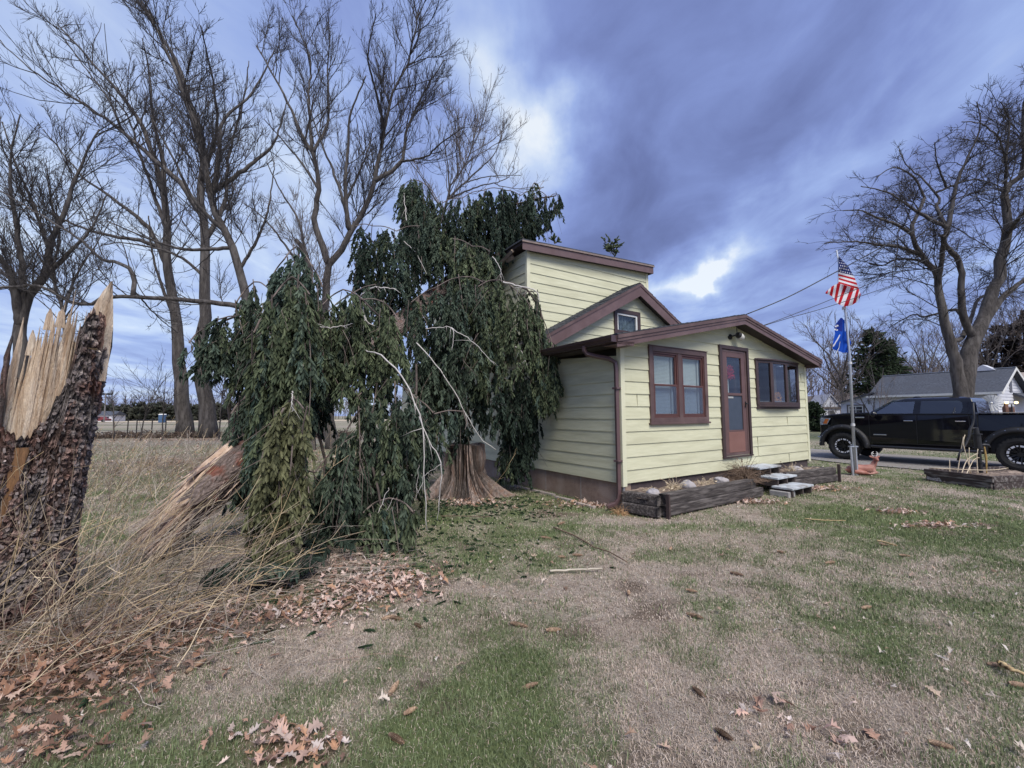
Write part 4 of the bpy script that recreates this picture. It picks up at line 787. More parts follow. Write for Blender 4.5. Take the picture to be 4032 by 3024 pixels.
def bark_mat(m, cold=(.10, .075, .068), colh=(.30, .24, .22), red=(.22, .085, .060)):
    m.use_nodes = True; n = m.node_tree.nodes; l = m.node_tree.links; p = n['Principled BSDF']; p.inputs['Roughness'].default_value = .88; p.inputs['Specular IOR Level'].default_value = .2
    tcn = n.new('ShaderNodeTexCoord'); nz = n.new('ShaderNodeTexNoise'); nz.inputs['Scale'].default_value = 42; nz.inputs['Detail'].default_value = 8; nz.inputs['Roughness'].default_value = .7; l.new(tcn.outputs['Object'], nz.inputs[0])
    nr = n.new('ShaderNodeTexNoise'); nr.inputs['Scale'].default_value = 5; nr.inputs['Detail'].default_value = 5; l.new(tcn.outputs['Object'], nr.inputs[0])
    at = n.new('ShaderNodeAttribute'); at.attribute_name = 'tint'
    cr = n.new('ShaderNodeValToRGB'); cr.color_ramp.elements[0].position = .32; cr.color_ramp.elements[1].position = .68; cr.color_ramp.elements[0].color = (*cold, 1); cr.color_ramp.elements[1].color = (*colh, 1); l.new(nz.outputs[0], cr.inputs[0])
    mr = n.new('ShaderNodeMapRange'); mr.inputs[1].default_value = .52; mr.inputs[2].default_value = .68; l.new(nr.outputs[0], mr.inputs[0])
    mm = n.new('ShaderNodeMix'); mm.data_type = 'RGBA'; l.new(mr.outputs[0], mm.inputs[0]); l.new(cr.outputs[0], mm.inputs[6]); mm.inputs[7].default_value = (*red, 1)
    m2 = n.new('ShaderNodeMix'); m2.data_type = 'RGBA'; m2.blend_type = 'MULTIPLY'; m2.inputs[0].default_value = 1; l.new(mm.outputs[2], m2.inputs[6]); l.new(at.outputs['Color'], m2.inputs[7]); l.new(m2.outputs[2], p.inputs['Base Color'])
    bn = n.new('ShaderNodeBump'); bn.inputs['Strength'].default_value = .8; bn.inputs['Distance'].default_value = .012; l.new(nz.outputs[0], bn.inputs['Height']); l.new(bn.outputs[0], p.inputs['Normal'])
    return m
bark_mat(BKS)
def plates(U, V, sc, seed):
    """voronoi-like bark plates: returns relief 0..1 (1 = plate, 0 = crack) and plate id"""
    x, y = U*sc[0], V*sc[1]; x = x+.35*(noise3(np.stack([x*1.3, y*1.3, x*0], -1), seed)-.5)*2; ix, iy = np.floor(x).astype(int), np.floor(y).astype(int)
    d1 = np.full(x.shape, 9.); d2 = np.full(x.shape, 9.); idd = np.zeros(x.shape)
    for dx in (-1, 0, 1):
        for dy in (-1, 0, 1):
            cx, cy = ix+dx, iy+dy; h1 = _hash(cx, cy, cx*0, seed); h2 = _hash(cx, cy, cx*0+7, seed); dd = np.hypot(cx+.1+.8*h1-x, cy+.1+.8*h2-y)
            nw = dd < d1; d2 = np.where(nw, d1, np.minimum(d2, dd)); idd = np.where(nw, _hash(cx, cy, cx*0+3, seed), idd); d1 = np.where(nw, dd, d1)
    return np.clip((d2-d1)*3.2, 0, 1), idd
def log_mesh(mb, A_, B_, ra, rb, nu, nv, seed, sc, amp, endf=None):
    A_, B_ = np.array(A_), np.array(B_); ax = B_-A_; Ln = np.linalg.norm(ax); ax /= Ln; e1 = np.cross(ax, [0, 0, 1]); e1 /= np.linalg.norm(e1); e2 = np.cross(e1, ax)
    u = np.linspace(0, 1, nu)[:, None]*np.ones((1, nv)); th = np.ones((nu, 1))*np.arange(nv)[None]*2*np.pi/nv
    rr = ra+(rb-ra)*u; rel, idd = plates(th*ra, u*Ln, sc, seed)
    # keep the seam closed: blend relief around the wrap
    r2 = rr*(1+.06*np.sin(th*2+1)+.04*np.sin(th*3+u*4))+amp*(rel*(.5+.6*idd)-.4)
    s_ = u*Ln if endf is None else endf(u, th)*Ln
    G = A_+ax*s_[..., None]+r2[..., None]*(np.cos(th)[..., None]*e1+np.sin(th)[..., None]*e2)
    col = (.42+.58*rel*(.55+.6*idd))[..., None]*np.ones(3); mb.grid(G, col, wrap=True); return ax, e1, e2
mb = MB()
gg = np.random.default_rng(4); jag = gg.random(160)
def logend(u, th):
    cut = .075+.045*np.cos(th-2.3)+.02*np.sin(th*7)+.015*np.sin(th*13)     # bark torn away farther along one flank
    return cut+(1-cut)*u
log_mesh(mb, P0-P0, P2-P0, .27, .19, 320, 160, 3, (22, 9), .020, logend)
log_mesh(mb, P2-P0, PE-P0, .19, .05, 90, 40, 5, (9, 6), .012)
mb.build('trunk', BKS, spruce, smooth=True, col=True)
e1 = np.cross(PD, [0, 0, 1]); e1 /= np.linalg.norm(e1); e2 = np.cross(e1, PD)
RAW = mat('raw_split_wood', (.36, .25, .18), (.52, .38, .28), 9, .75, .5, 60, stretch=(1, 1, 1), c3=(.60, .46, .36), s3=7)
def shards(mb, C0, ax, e1, e2, R_, n, l0, l1, seed, back=-.3, thick=.02):
    g = np.random.default_rng(seed)
    for _ in range(n):
        a = g.random()*2*np.pi; r_ = R_*math.sqrt(g.random())*.95; c = C0+(math.cos(a)*e1+math.sin(a)*e2)*r_; L_ = g.uniform(l0, l1)*(0.4+.6*g.random()); w_ = thick*g.uniform(.5, 1.6)
        b = c+ax*back; q = c+ax*L_+g.normal(size=3)*.02; d1 = (math.cos(a)*e1+math.sin(a)*e2); d2 = (-math.sin(a)*e1+math.cos(a)*e2)
        mb.add([b-d2*w_-d1*w_*.5, b+d2*w_-d1*w_*.5, b+d2*w_+d1*w_*.5, b-d2*w_+d1*w_*.5, (c+q)/2-d2*w_*.8-d1*w_*.3, (c+q)/2+d2*w_*.7-d1*w_*.3, (c+q)/2+d2*w_*.7+d1*w_*.3, (c+q)/2-d2*w_*.8+d1*w_*.3, q],
               [(0, 1, 5, 4), (1, 2, 6, 5), (2, 3, 7, 6), (3, 0, 4, 7), (4, 5, 8), (5, 6, 8), (6, 7, 8), (7, 4, 8)])
e1 = np.cross(PD, [0, 0, 1]); e1 /= np.linalg.norm(e1); e2 = np.cross(e1, PD)
mb = MB(); g = np.random.default_rng(8)
nn_ = 26; na = 70; aa = np.arange(na)*2*np.pi/na; sl_ = np.linspace(0, 1.3, nn_); G = []
for s_ in sl_:
    r_ = (.04+.20*min(1, (s_+.1)/.9)**.8); jit = 1+.16*(noise3(np.stack([aa*4, np.full(na, s_*.7), aa*0], -1), 5)-.5)*2+.10*np.sin(aa*17); G.append(PD*s_+(np.cos(aa)[:, None]*e1+np.sin(aa)[:, None]*e2)*(r_*jit)[:, None]-e2*.10*(1-min(1, s_)))
mb.grid(np.array(G), wrap=True)
for _ in range(150):
    a = g.random()*2*np.pi; s_ = g.uniform(.1, .9); r_ = (.04+.20*min(1, (s_+.1)/.9)**.8); rd = math.cos(a)*e1+math.sin(a)*e2; tn = -math.sin(a)*e1+math.cos(a)*e2; c = PD*s_+rd*r_-e2*.10*(1-min(1, s_)); L_ = g.uniform(.15, .55); w_ = g.uniform(.006, .018); tip = c-PD*L_+rd*g.uniform(-.02, .05)
    mb.add([c-tn*w_, c+tn*w_, c+rd*w_, tip], [(0, 1, 3), (1, 2, 3), (2, 0, 3)])
mb.build('splintered_end', RAW, spruce)
kw = dict(parent=spruce, org=P0)
bough('bough', [(745, 1340, 1450), (800, 1285, 1520), (870, 1245, 1500), (950, 1240, 1480)], 5.9, .35, 'deep', 1.0, 101, **kw)
bough('bough', [(930, 1180, 1600), (1000, 1100, 1700), (1050, 1120, 1700)], 6.0, .4, 'deep', 1.1, 102, **kw)
bough('bough', [(1060, 1100, 1650), (1120, 1010, 1800), (1170, 960, 1800), (1230, 1040, 1750), (1270, 1120, 1700)], 5.9, .35, 'blue', 1.05, 103, **kw)
bough('bough', [(910, 1620, 1950), (960, 1560, 2040), (1020, 1500, 2000), (1080, 1500, 2000)], 5.3, .35, 'blue', 1.2, 104, **kw)
bough('bough', [(1020, 1850, 2120), (1065, 1680, 2320), (1105, 1620, 2350), (1150, 1560, 2230), (1195, 1600, 1980)], 4.0, .12, 'olive', 2.0, 105, hang=1.2, sl=.30, fl=.072, fr=.0125, lab='long olive green bough hanging down to the ground', **kw)
bough('bough', [(1000, 1300, 1850), (1075, 1160, 2020), (1150, 1080, 2080), (1220, 1150, 1900)], 4.75, .16, 'mid', 1.5, 130, hang=1.2, sl=.32, lab='tall grey green column of hanging sprays at the left of the tree', **kw)
bough('bough', [(880, 2290, 2370), (980, 2255, 2380), (1080, 2265, 2390), (1190, 2230, 2350)], 3.7, .2, 'dark', 2.6, 106, flatg=True, fl=.085, sl=.34, lab='dark green bough lying on the ground', **kw)
bough('bough', [(1180, 2200, 2290), (1300, 2150, 2270), (1450, 2150, 2230)], 4.2, .2, 'dark', 1.0, 126, flatg=True, sl=.34, **kw)
bough('bough', [(1225, 1320, 1750), (1290, 1220, 1720), (1380, 1150, 1500), (1480, 1110, 1500)], 6.6, .5, 'deep', 1.0, 107, **kw)
bough('bough', [(1270, 1190, 1560), (1350, 1130, 1640), (1430, 1170, 1660), (1510, 1180, 1640), (1570, 1250, 1500)], 5.8, .35, 'mid', 1.25, 108, lab='lighter green bough in the middle of the tree', **kw)
bough('bough', [(1150, 1850, 2250), (1240, 1850, 2230), (1330, 1750, 2180), (1420, 1600, 2150)], 5.1, .35, 'deep', .8, 109, twigs=1.5, **kw)
bough('bough', [(1400, 1560, 2050), (1480, 1500, 2080), (1560, 1500, 2100), (1640, 1560, 2000)], 5.6, .4, 'deep', 1.15, 110, **kw)
bough('bough', [(1430, 2010, 2160), (1500, 1960, 2185), (1570, 1960, 2180), (1630, 2010, 2120)], 4.85, .2, 'mid', 1.5, 111, lab='bough fanned out with its tips on the grass', **kw)
bough('bough', [(1560, 1600, 1900), (1640, 1560, 1960), (1710, 1620, 1800), (1820, 1610, 1700)], 5.9, .25, 'blue', 1.0, 112, **kw)
bough('bough', [(1400, 880, 1150), (1470, 880, 1300), (1560, 900, 1320), (1650, 880, 1400)], 8.8, .5, 'dark', 1.5, 113, **kw)
bough('bough', [(1585, 730, 900), (1620, 700, 1100), (1680, 720, 1150), (1730, 790, 1150)], 9.4, .3, 'deep', 2.1, 114, lab='upright clump of boughs at the top left of the tree', **kw)
bough('bough', [(1740, 790, 1150), (1820, 770, 1180), (1900, 740, 1180), (1980, 735, 1100)], 9.8, .5, 'dark', 2.0, 115, **kw)
bough('bough', [(1980, 740, 1090), (2050, 760, 1010), (2110, 740, 940), (2160, 770, 925), (2195, 755, 850)], 9.8, .25, 'dark', 2.1, 116, lab='topmost bough reaching out over the roof corner', **kw)
bough('bough', [(2095, 725, 800), (2110, 712, 790), (2125, 735, 800)], 9.8, .05, 'mid', .6, 117, hang=.1, sl=.2, **kw)
bough('bough', [(1620, 1180, 1650), (1720, 1120, 1700), (1820, 1080, 1700), (1900, 1100, 1650)], 7.4, .4, 'deep', 1.15, 118, **kw)
bough('bough', [(1880, 1120, 1600), (1960, 1090, 1620), (2040, 1140, 1560), (2090, 1200, 1450)], 7.6, .3, 'mid', 1.15, 119, **kw)
bough('bough', [(1780, 930, 1400), (1860, 960, 1350), (1930, 980, 1300)], 8.2, .3, 'mid', 1.9, 120, **kw)
bough('bough', [(2060, 1150, 1300), (2100, 1140, 1620), (2140, 1250, 1660), (2185, 1380, 1600)], 7.85, .12, 'mid', 1.7, 121, sl=.3, lab='drooping bough hanging over the gutter in front of the siding', **kw)
bough('bough', [(1870, 1450, 1690), (1960, 1450, 1740), (2050, 1450, 1720), (2110, 1450, 1680)], 7.9, .25, 'dark', 1.2, 122, **kw)
bough('bough', [(1975, 1650, 1880), (2020, 1600, 1915), (2070, 1600, 1915), (2110, 1640, 1800)], 8.25, .12, 'dark', 1.6, 123, sl=.3, lab='narrow dark bough hanging down beside the foundation', **kw)
bough('bough', [(1790, 1600, 1740), (1815, 1600, 1810), (1840, 1620, 1770)], 7.9, .15, 'dark', 1.2, 124, sl=.25, **kw)
bough('bough', [(1640, 1300, 1720), (1740, 1350, 1700), (1850, 1400, 1680)], 8.2, .4, 'dark', .8, 125, **kw)
# inner limbs between trunk and boughs
tb = MB()
for q, r_ in (((950, 1800, 5.9), (900, 1600, 6), (960, 1380, 6.0), (1000, 1250, 6.0)), .035), (((1080, 1700, 6.4), (1120, 1450, 6.0), (1150, 1200, 5.9), (1175, 1000, 5.9)), .04), (((1080, 1720, 6.3), (1110, 1600, 5.0), (1120, 1800, 4.2), (1100, 2200, 4.05)), .03), (((1300, 1500, 7.6), (1200, 1330, 6.8), (1020, 1230, 6.2), (800, 1290, 5.9)), .03), \
    (((1400, 1430, 8), (1400, 1250, 6.5), (1420, 1180, 5.9), (1500, 1250, 5.8)), .03), (((1560, 1290, 9), (1450, 1400, 7), (1450, 1700, 5.7), (1500, 2000, 5)), .035), (((1600, 1250, 9.2), (1640, 1400, 7.2), (1640, 1650, 6.1), (1700, 1750, 5.9)), .03), (((1800, 1080, 10.4), (1700, 900, 9.9), (1640, 750, 9.5)), .035), \
    (((1850, 1020, 10.6), (1900, 850, 10), (2050, 800, 9.8), (2190, 770, 9.8)), .035), (((1700, 1180, 10), (1850, 1120, 8.2), (2000, 1110, 7.7), (2120, 1200, 7.85), (2150, 1500, 7.85)), .03), (((1650, 1200, 9.6), (1750, 1350, 8), (1950, 1480, 8), (2040, 1650, 8.2), (2050, 1850, 8.25)), .028), (((1620, 1240, 9.4), (1500, 1000, 9), (1440, 920, 8.8)), .03), (((1230, 1600, 7.2), (1280, 1850, 5.6), (1250, 2150, 5.1)), .03):
    P_ = resample([pt(*c_)-P0 for c_ in q], 16)[0]; P_[1:-1] += gg.normal(size=(14, 3))*.012; tb.tube(P_, np.linspace(r_, r_*.4, 16), 7)
tb.build('limbs', mat('dark_spruce_limb', (.045, .034, .030), (.095, .075, .066), 9, .9), spruce, smooth=True)
for pth, r_ in (([(1440, 1380, 5.6), (1503, 1403, 5.2), (1589, 1489, 5.0), (1640, 1600, 4.95), (1665, 1685, 4.95), (1672, 1880, 4.95), (1682, 2090, 4.97)], .011), ([(1650, 1640, 5.0), (1690, 1740, 4.98), (1730, 1804, 4.96), (1739, 1880, 4.95), (1722, 2050, 4.98)], .008), ([(1676, 1294, 6.6), (1774, 1289, 6.5), (1785, 1330, 6.5), (1779, 1381, 6.5)], .009), ([(1774, 1289, 6.5), (1860, 1345, 6.6), (1947, 1437, 6.6)], .009),
    ([(1640, 1350, 6.9), (1698, 1413, 6.8), (1785, 1533, 6.8), (1839, 1641, 6.8), (1890, 1720, 6.8), (1953, 1771, 6.8)], .011), ([(1225, 1280, 5.7), (1300, 1290, 5.6), (1390, 1275, 5.6)], .012), ([(1420, 1165, 7.5), (1480, 1130, 7.3), (1560, 1140, 7.3)], .018), ([(1430, 1180, 6), (1440, 1260, 5.9), (1490, 1290, 5.9)], .014), ([(1980, 1110, 7.2), (2060, 1130, 7.2), (2115, 1150, 7.2), (2122, 1190, 7.2)], .016), ([(1940, 1010, 7.6), (1970, 1060, 7.5), (1975, 1110, 7.5)], .009),
    ([(2010, 1360, 7.4), (2050, 1380, 7.4), (2075, 1440, 7.4)], .008), ([(2045, 1590, 8.05), (2060, 1640, 8.05), (2062, 1695, 8.05)], .006), ([(1150, 1540, 3.85), (1148, 1620, 3.85)], .006), ([(1590, 950, 8.6), (1640, 1000, 8.5), (1680, 1080, 8.5)], .009), ([(1600, 870, 9), (1590, 760, 9.1)], .012), ([(1420, 2150, 4.7), (1480, 2040, 4.8), (1530, 1920, 4.9)], .006), ([(1440, 2180, 4.6), (1490, 2080, 4.8), (1550, 1960, 4.9)], .005), ([(1665, 1900, 4.95), (1640, 1940, 4.93), (1650, 1830, 4.94)], .004), ([(1735, 1830, 4.95), (1700, 1850, 4.94), (1660, 1880, 4.93)], .004)):
    P_ = resample([pt(*c_)-P0 for c_ in pth], 18)[0]; P_[1:-1] += gg.normal(size=(16, 3))*.006; m = MB(); m.tube(P_, np.linspace(r_, r_*.45, 18), 6)
    for _ in range(3):
        i = gg.integers(4, 16); d = gg.normal(size=3)*.5; d[2] -= .6; d /= np.linalg.norm(d); l_ = gg.uniform(.08, .3); m.tube([P_[i], P_[i]+d*l_*.5, P_[i]+d*l_+np.array([0, 0, -.02])], [r_*.4, r_*.3, r_*.15], 4)
    m.build('bare_branch', PALE, spruce, smooth=True)
# snapped sprigs lying on the upper roof
for nm, lab, (px, py, Y), hh, sd_ in (('spruce_sprig', 'broken spruce sprig standing up on the edge of the upper roof', (2415, 1005, 10.55), .40, 61), ('spruce_sprig', 'tiny spruce sprig poking over the roof edge near the fallen tree', (2185, 962, 9.7), .16, 62)):
    b0 = pt(px, py, Y); g = np.random.default_rng(sd_); out = []; tws = []
    for _ in range(8 if hh > .2 else 3): spray(g, np.array([0, 0, 0.])+g.normal(size=3)*.05*hh/.4+np.array([0, 0, hh*.15]), hh*g.uniform(.6, 1), np.array([g.normal()*.5+.2, g.normal()*.4, 1.5]), 13 if hh > .2 else 7, GREENS['mid'], .11, .02, out, tws, .35)
    mb = MB(); fingers(mb, *[np.concatenate([o[i] for o in out]) for i in range(5)], g); rt = thing(nm, lab, 'sprig', b0, 0, 'sprigs on the upper roof'); mb.build('needles', NEED, rt, col=True)
    tb = MB()
    for P_, r_ in tws: tb.tube(P_, [.006]*3+[.003]*4, 4)
    tb.build('twig', TWG, rt)
# ============================================================ BROKEN TRUNK at the left edge
TB = np.array([-3.87, 3.33, 0.])
bt = thing('broken_tree_trunk', 'thick standing trunk with flaky grey bark snapped off in tall raw splinters', 'broken tree', TB)
LEAN = np.array([.12, 0.0, 1.0]); LEAN /= np.linalg.norm(LEAN)
nu, nv = 300, 280; Rb = .285
th = np.arange(nv)*2*np.pi/nv
# top outline around the trunk (th=0 is +x; camera is towards +x,-y)
def topz(th):
    a = (np.degrees(th)+360) % 360
    xs = [0, 8, 14, 49, 120, 200, 229, 255, 262, 265, 268, 275, 300, 319, 333, 338, 350, 360]
    zs = [2.36, 2.34, 2.05, 2.0, 1.9, 1.8, 1.62, 1.45, 1.75, 2.12, 1.8, 1.42, 1.40, 1.52, 1.76, 2.25, 2.36, 2.36]
    return np.interp(a, xs, zs)
tz_ = topz(th)+.05*(noise3(np.stack([th*9, th*0, th*0], -1), 3)-.5)*2+.02*np.sin(th*60)
u = np.linspace(0, 1, nu)[:, None]; Z_ = u*tz_[None]-.15*(1-u); flare = 1+.22*np.exp(-np.clip(Z_, 0, 9)/.28)
rel, idd = plates(th[None]*Rb*np.ones((nu, 1)), Z_, (30, 17), 11); rel2, id2 = plates(th[None]*Rb*np.ones((nu, 1)), Z_, (60, 40), 15)
fine = fbm(np.stack([th[None]*Rb*40*np.ones((nu, 1)), Z_*28, Z_*0], -1), 4, 2)
rad = (Rb-.02*Z_/2.2)*flare*(1+.04*np.sin(th*3+.6)[None]+.03*np.sin(th*5+Z_*1.5))+.020*(rel*(.2+1.0*idd))+.018*rel2*id2+.030*(fine-.5)
# the long crack where bark has split open
ck = np.radians(289+(Z_-.66)*17); dth = (th[None]-ck+np.pi) % (2*np.pi)-np.pi; cw = np.clip((Z_-.35)/1.0, 0, 1)*.15+.01; inn = np.exp(-(dth/cw)**4)*(Z_ > .1); rad = rad-.035*inn
G = np.stack([rad*np.cos(th)[None], rad*np.sin(th)[None], np.zeros_like(rad)], -1)+LEAN*Z_[..., None]
tone = (.30+.9*rel*(.2+1.0*idd))*(.45+1.0*rel2*id2+.3*fine)*(.7+.6*fine)
rd_ = (noise3(np.stack([th[None]*6*np.ones((nu, 1)), Z_*5, Z_*0], -1), 40) > .60)
C_ = tone[..., None]*np.where(rd_[..., None], np.array([1.06, .84, .78]), np.array([1.0, 1.0, 1.03]))*1.0
C_ = C_*(1-inn[..., None]*.25)
mb = MB(); mb.grid(G, C_, wrap=True); bark_mat(BKT := bpy.data.materials.new('flaky_spruce_bark'), (.070, .057, .050), (.30, .26, .24), (.15, .095, .078)); bk = mb.build('bark', BKT, bt, smooth=False, col=True)
# loose flakes of bark
mb = MB(); n = 1700; a = gg.random(n)*2*np.pi; z = gg.random(n)*topz(a)*.97; e_ = (Rb-.02*z/2.2)*(1+.22*np.exp(-z/.28))*(1+.04*np.sin(a*3+.6)+.03*np.sin(a*5+z*1.5))+.02
dth = np.abs((a-np.radians(289+(z-.66)*17)+np.pi) % (2*np.pi)-np.pi); ok = dth > .17; a, z, e_ = a[ok], z[ok], e_[ok]; n = len(a)
rad_ = np.stack([np.cos(a), np.sin(a), a*0], -1); tan_ = np.stack([-np.sin(a), np.cos(a), a*0], -1); c_ = rad_*e_[:, None]+LEAN*z[:, None]; up_ = np.array([0, 0, 1.])
sx = gg.uniform(.004, .013, n)[:, None]; sz = gg.uniform(.006, .024, n)[:, None]; lift = gg.uniform(.000, .007, n)[:, None]; ph = gg.normal(size=n)*.35; ta = tan_*np.cos(ph)[:, None]+up_*np.sin(ph)[:, None]; ub = -tan_*np.sin(ph)[:, None]+up_*np.cos(ph)[:, None]
V = np.stack([c_-ta*sx+ub*sz, c_+ta*sx*.8+ub*sz*1.1, c_+ta*sx*1.2+rad_*lift-ub*sz*.7, c_+rad_*lift*1.4-ub*sz*1.2, c_-ta*sx*1.1+rad_*lift-ub*sz*.6], 1)
t_ = gg.uniform(.25, 1.5, n)[:, None]**1.2*np.array([[1, .96, .97]]); mb.add(V.reshape(-1, 3), np.arange(n*5).reshape(-1, 5), np.repeat(t_, 5, 0)); mb.build('bark_flakes', BKT, bk, col=True)
SPL = mat('fresh_split_wood', (.42, .29, .19), (.68, .54, .40), 5, .7, .8, 26, stretch=(9, 9, .8), c3=(.80, .68, .54), s3=2, bd=.02)
GOLD = mat('resin_stained_wood', (.09, .045, .02), (.24, .125, .055), 6, .65, .5, 30, stretch=(6, 6, .9))
# torn inner wood: ragged curtains of splinters
def splinter_wall(a0, a1, z0, zt, r_, n, seed, thick=.035, jag=.22, matn=None, name='splintered_wood'):
    g = np.random.default_rng(seed); mb = MB(); aa = np.radians(np.linspace(a0, a1, n)); hts = np.interp(np.linspace(0, 1, n), np.linspace(0, 1, len(zt)), zt)
    hts = hts+g.normal(size=n)*jag*.35+np.where(g.random(n) < .18, g.random(n)*jag, 0)
    for a, h in zip(aa, hts):
        rr = r_*(1+.04*g.normal()); w_ = abs(np.radians(a1-a0))*r_/n*g.uniform(.7, 1.7); c = np.array([math.cos(a)*rr, math.sin(a)*rr, 0]); tn = np.array([-math.sin(a), math.cos(a), 0]); rn = np.array([math.cos(a), math.sin(a), 0])
        k_ = 6; zz = np.linspace(z0-g.random()*.1, max(h, z0+.08), k_); ww = w_*np.array([1.1, 1.1, 1, .9, .6, .06]); tt = thick*g.uniform(.5, 1.3)*np.array([1.2, 1.1, 1, .8, .5, .05]); off = np.cumsum(g.normal(size=k_)*.006); G = []
        for q, ww_, t2, of in zip(zz, ww, tt, off): b = c+LEAN*q+rn*of; G.append([b-tn*ww_+rn*t2, b+tn*ww_+rn*t2*.7, b+tn*ww_-rn*t2, b-tn*ww_-rn*t2])
        mb.grid(np.array(G), wrap=True)
    return mb.build(name, matn or SPL, bt)
splinter_wall(262, 365, 1.15, [1.8, 2.08, 2.14, 2.28, 2.26, 2.2, 2.24, 2.2], .205, 46, 1, thick=.02)
splinter_wall(255, 350, 1.0, [1.6, 1.9, 2.0, 2.15, 2.2, 2.1], .15, 34, 2, jag=.3, thick=.02)
splinter_wall(268, 330, 1.2, [1.5, 1.6, 1.7, 1.85], .20, 24, 3, jag=.14, thick=.016)
splinter_wall(225, 262, 1.3, [1.7, 1.6, 1.9], .24, 12, 4, jag=.25, thick=.016)
splinter_wall(0, 150, 1.2, [1.9, 1.9, 1.8, 1.7], .20, 30, 5, jag=.2)
mb = MB(); mb.tube([LEAN*1.1, LEAN*1.8], [.18, .14], 20); mb.build('heartwood', SPL, bt)
mb = MB()
zz = np.linspace(.1, 1.30, 16); G = []
for z in zz:
    ck0 = math.radians(289+(z-.66)*17); ww = .004+.034*np.clip((z-.15)/1.2, 0, 1); G.append([np.array([math.cos(ck0+s_*ww/Rb)*(Rb-.012+.006*math.sin(z*37+s_*9)), math.sin(ck0+s_*ww/Rb)*(Rb-.012+.006*math.sin(z*37+s_*9)), 0])+LEAN*z for s_ in np.linspace(-1.2, 1.2, 9)])
mb.grid(np.array(G)); mb.build('resin_streak', GOLD, bt, smooth=True)
# the tall blade of wood with bark on its back
def blade(pth, wd, thk, name, mt, parent):
    mb = MB(); G = []
    for (q, w_) in zip(pth, wd):
        q = np.array(q); sx_ = np.array([.80, .60, 0]); nx = np.array([.6, -.8, 0]); G.append([q-sx_*w_+nx*thk*.2, q-sx_*w_*.3+nx*thk, q+sx_*w_*.4+nx*thk*.8, q+sx_*w_, q+sx_*w_*.3-nx*thk, q-sx_*w_*.5-nx*thk])
    mb.grid(np.array(G), wrap=True); return mb.build(name, mt, parent)
bx = lambda px, py, Y=3.42: pt(px, py, Y)-TB
bl = [bx(375, 1500), bx(372, 1420), bx(375, 1350), bx(392, 1280), bx(408, 1210), bx(425, 1150), bx(442, 1108)]
blade(bl, [.06, .085, .095, .082, .058, .03, .004], .018, 'wood_blade', SPL, bt)
bl2 = [b+np.array([.012, .035, -.02]) for b in bl]; blade(bl2[:5], [.012, .05, .07, .05, .01], .02, 'blade_bark', BARK, bt)
for q in ([bx(262, 1330, 3.25), bx(270, 1290, 3.25), bx(272, 1235, 3.25)], [bx(190, 1300, 3.25), bx(196, 1240, 3.25), bx(200, 1215, 3.25)], [bx(235, 1290, 3.25), bx(243, 1230, 3.25), bx(245, 1218, 3.25)], [bx(120, 1400, 3.25), bx(128, 1330, 3.25), bx(130, 1300, 3.25)], [bx(360, 1370, 3.25), bx(378, 1378, 3.3), bx(398, 1388, 3.3)]):
    blade(q, [.03, .018, .003], .008, 'splinter', SPL, bt)
# ============================================================ OBJECTS
def hbox(mb, u0, u1, v0, v1, z0, z1, jit=0.0): mb.box((u0, v0, z0), (u1, v1, z1))
HR = math.pi/2-HYAW
def hthing(name, label, cat, u, v, z=0, rot=0, group=None): return thing(name, label, cat, hw(u, v, z), HR+rot, group)
TIM = mat('weathered_black_timber', (.032, .026, .025), (.095, .080, .074), 4, .9, .9, 22, stretch=(1.2, 14, 14), c3=(.17, .15, .14), s3=2, bd=.015)
def timber(a, b, w_, h, seed, mb=None):
    """weathered sleeper from a to b (local), split and rounded"""
    mb = mb or MB(); a, b = np.array(a, float), np.array(b, float); d = b-a; L_ = np.linalg.norm(d); d /= L_; s_ = np.array([-d[1], d[0], 0]); n = max(6, int(L_/.05)); m_ = 32; G = []
    ph = np.arange(m_)*2*np.pi/m_
    for i, t_ in enumerate(np.linspace(0, 1, n)):
        e_ = .93 if i in (0, n-1) else 1.; sq = np.sign(np.cos(ph))*np.abs(np.cos(ph))**.28*w_/2*e_; sz = np.sign(np.sin(ph))*np.abs(np.sin(ph))**.28*h/2*e_; p_ = np.stack([np.full(m_, t_*L_*1.5+seed*9), sq*16, sz*16], -1)
        k_ = 1+.10*(fbm(p_, 3, seed)-.5)-.10*np.exp(-((sz/h-.06-.03*math.sin(t_*5+seed))/.035)**2)*(np.abs(np.cos(ph)) > .3)-.05*np.exp(-((sz/h+.26)/.02)**2)
        G.append(a+d*t_*L_+s_*(sq*k_)[:, None]+np.array([0, 0, 1])*(sz*k_+h/2)[:, None])
    G = np.array(G); b0 = mb.n; mb.grid(G, wrap=True); mb.F.append(np.array([list(range(m_))])+b0); mb.F.append(np.array([list(range((n-1)*m_, n*m_))[::-1]])+b0); return mb
SOIL = mat('leafy_bed_soil', (.07, .05, .04), (.24, .18, .14), 26, .95, 1.0, 50, c3=(.36, .28, .22), s3=9, bd=.03)
STK = mat('rusty_brown_stake', (.045, .030, .028), (.075, .05, .045), 12, .7, .3, 60)
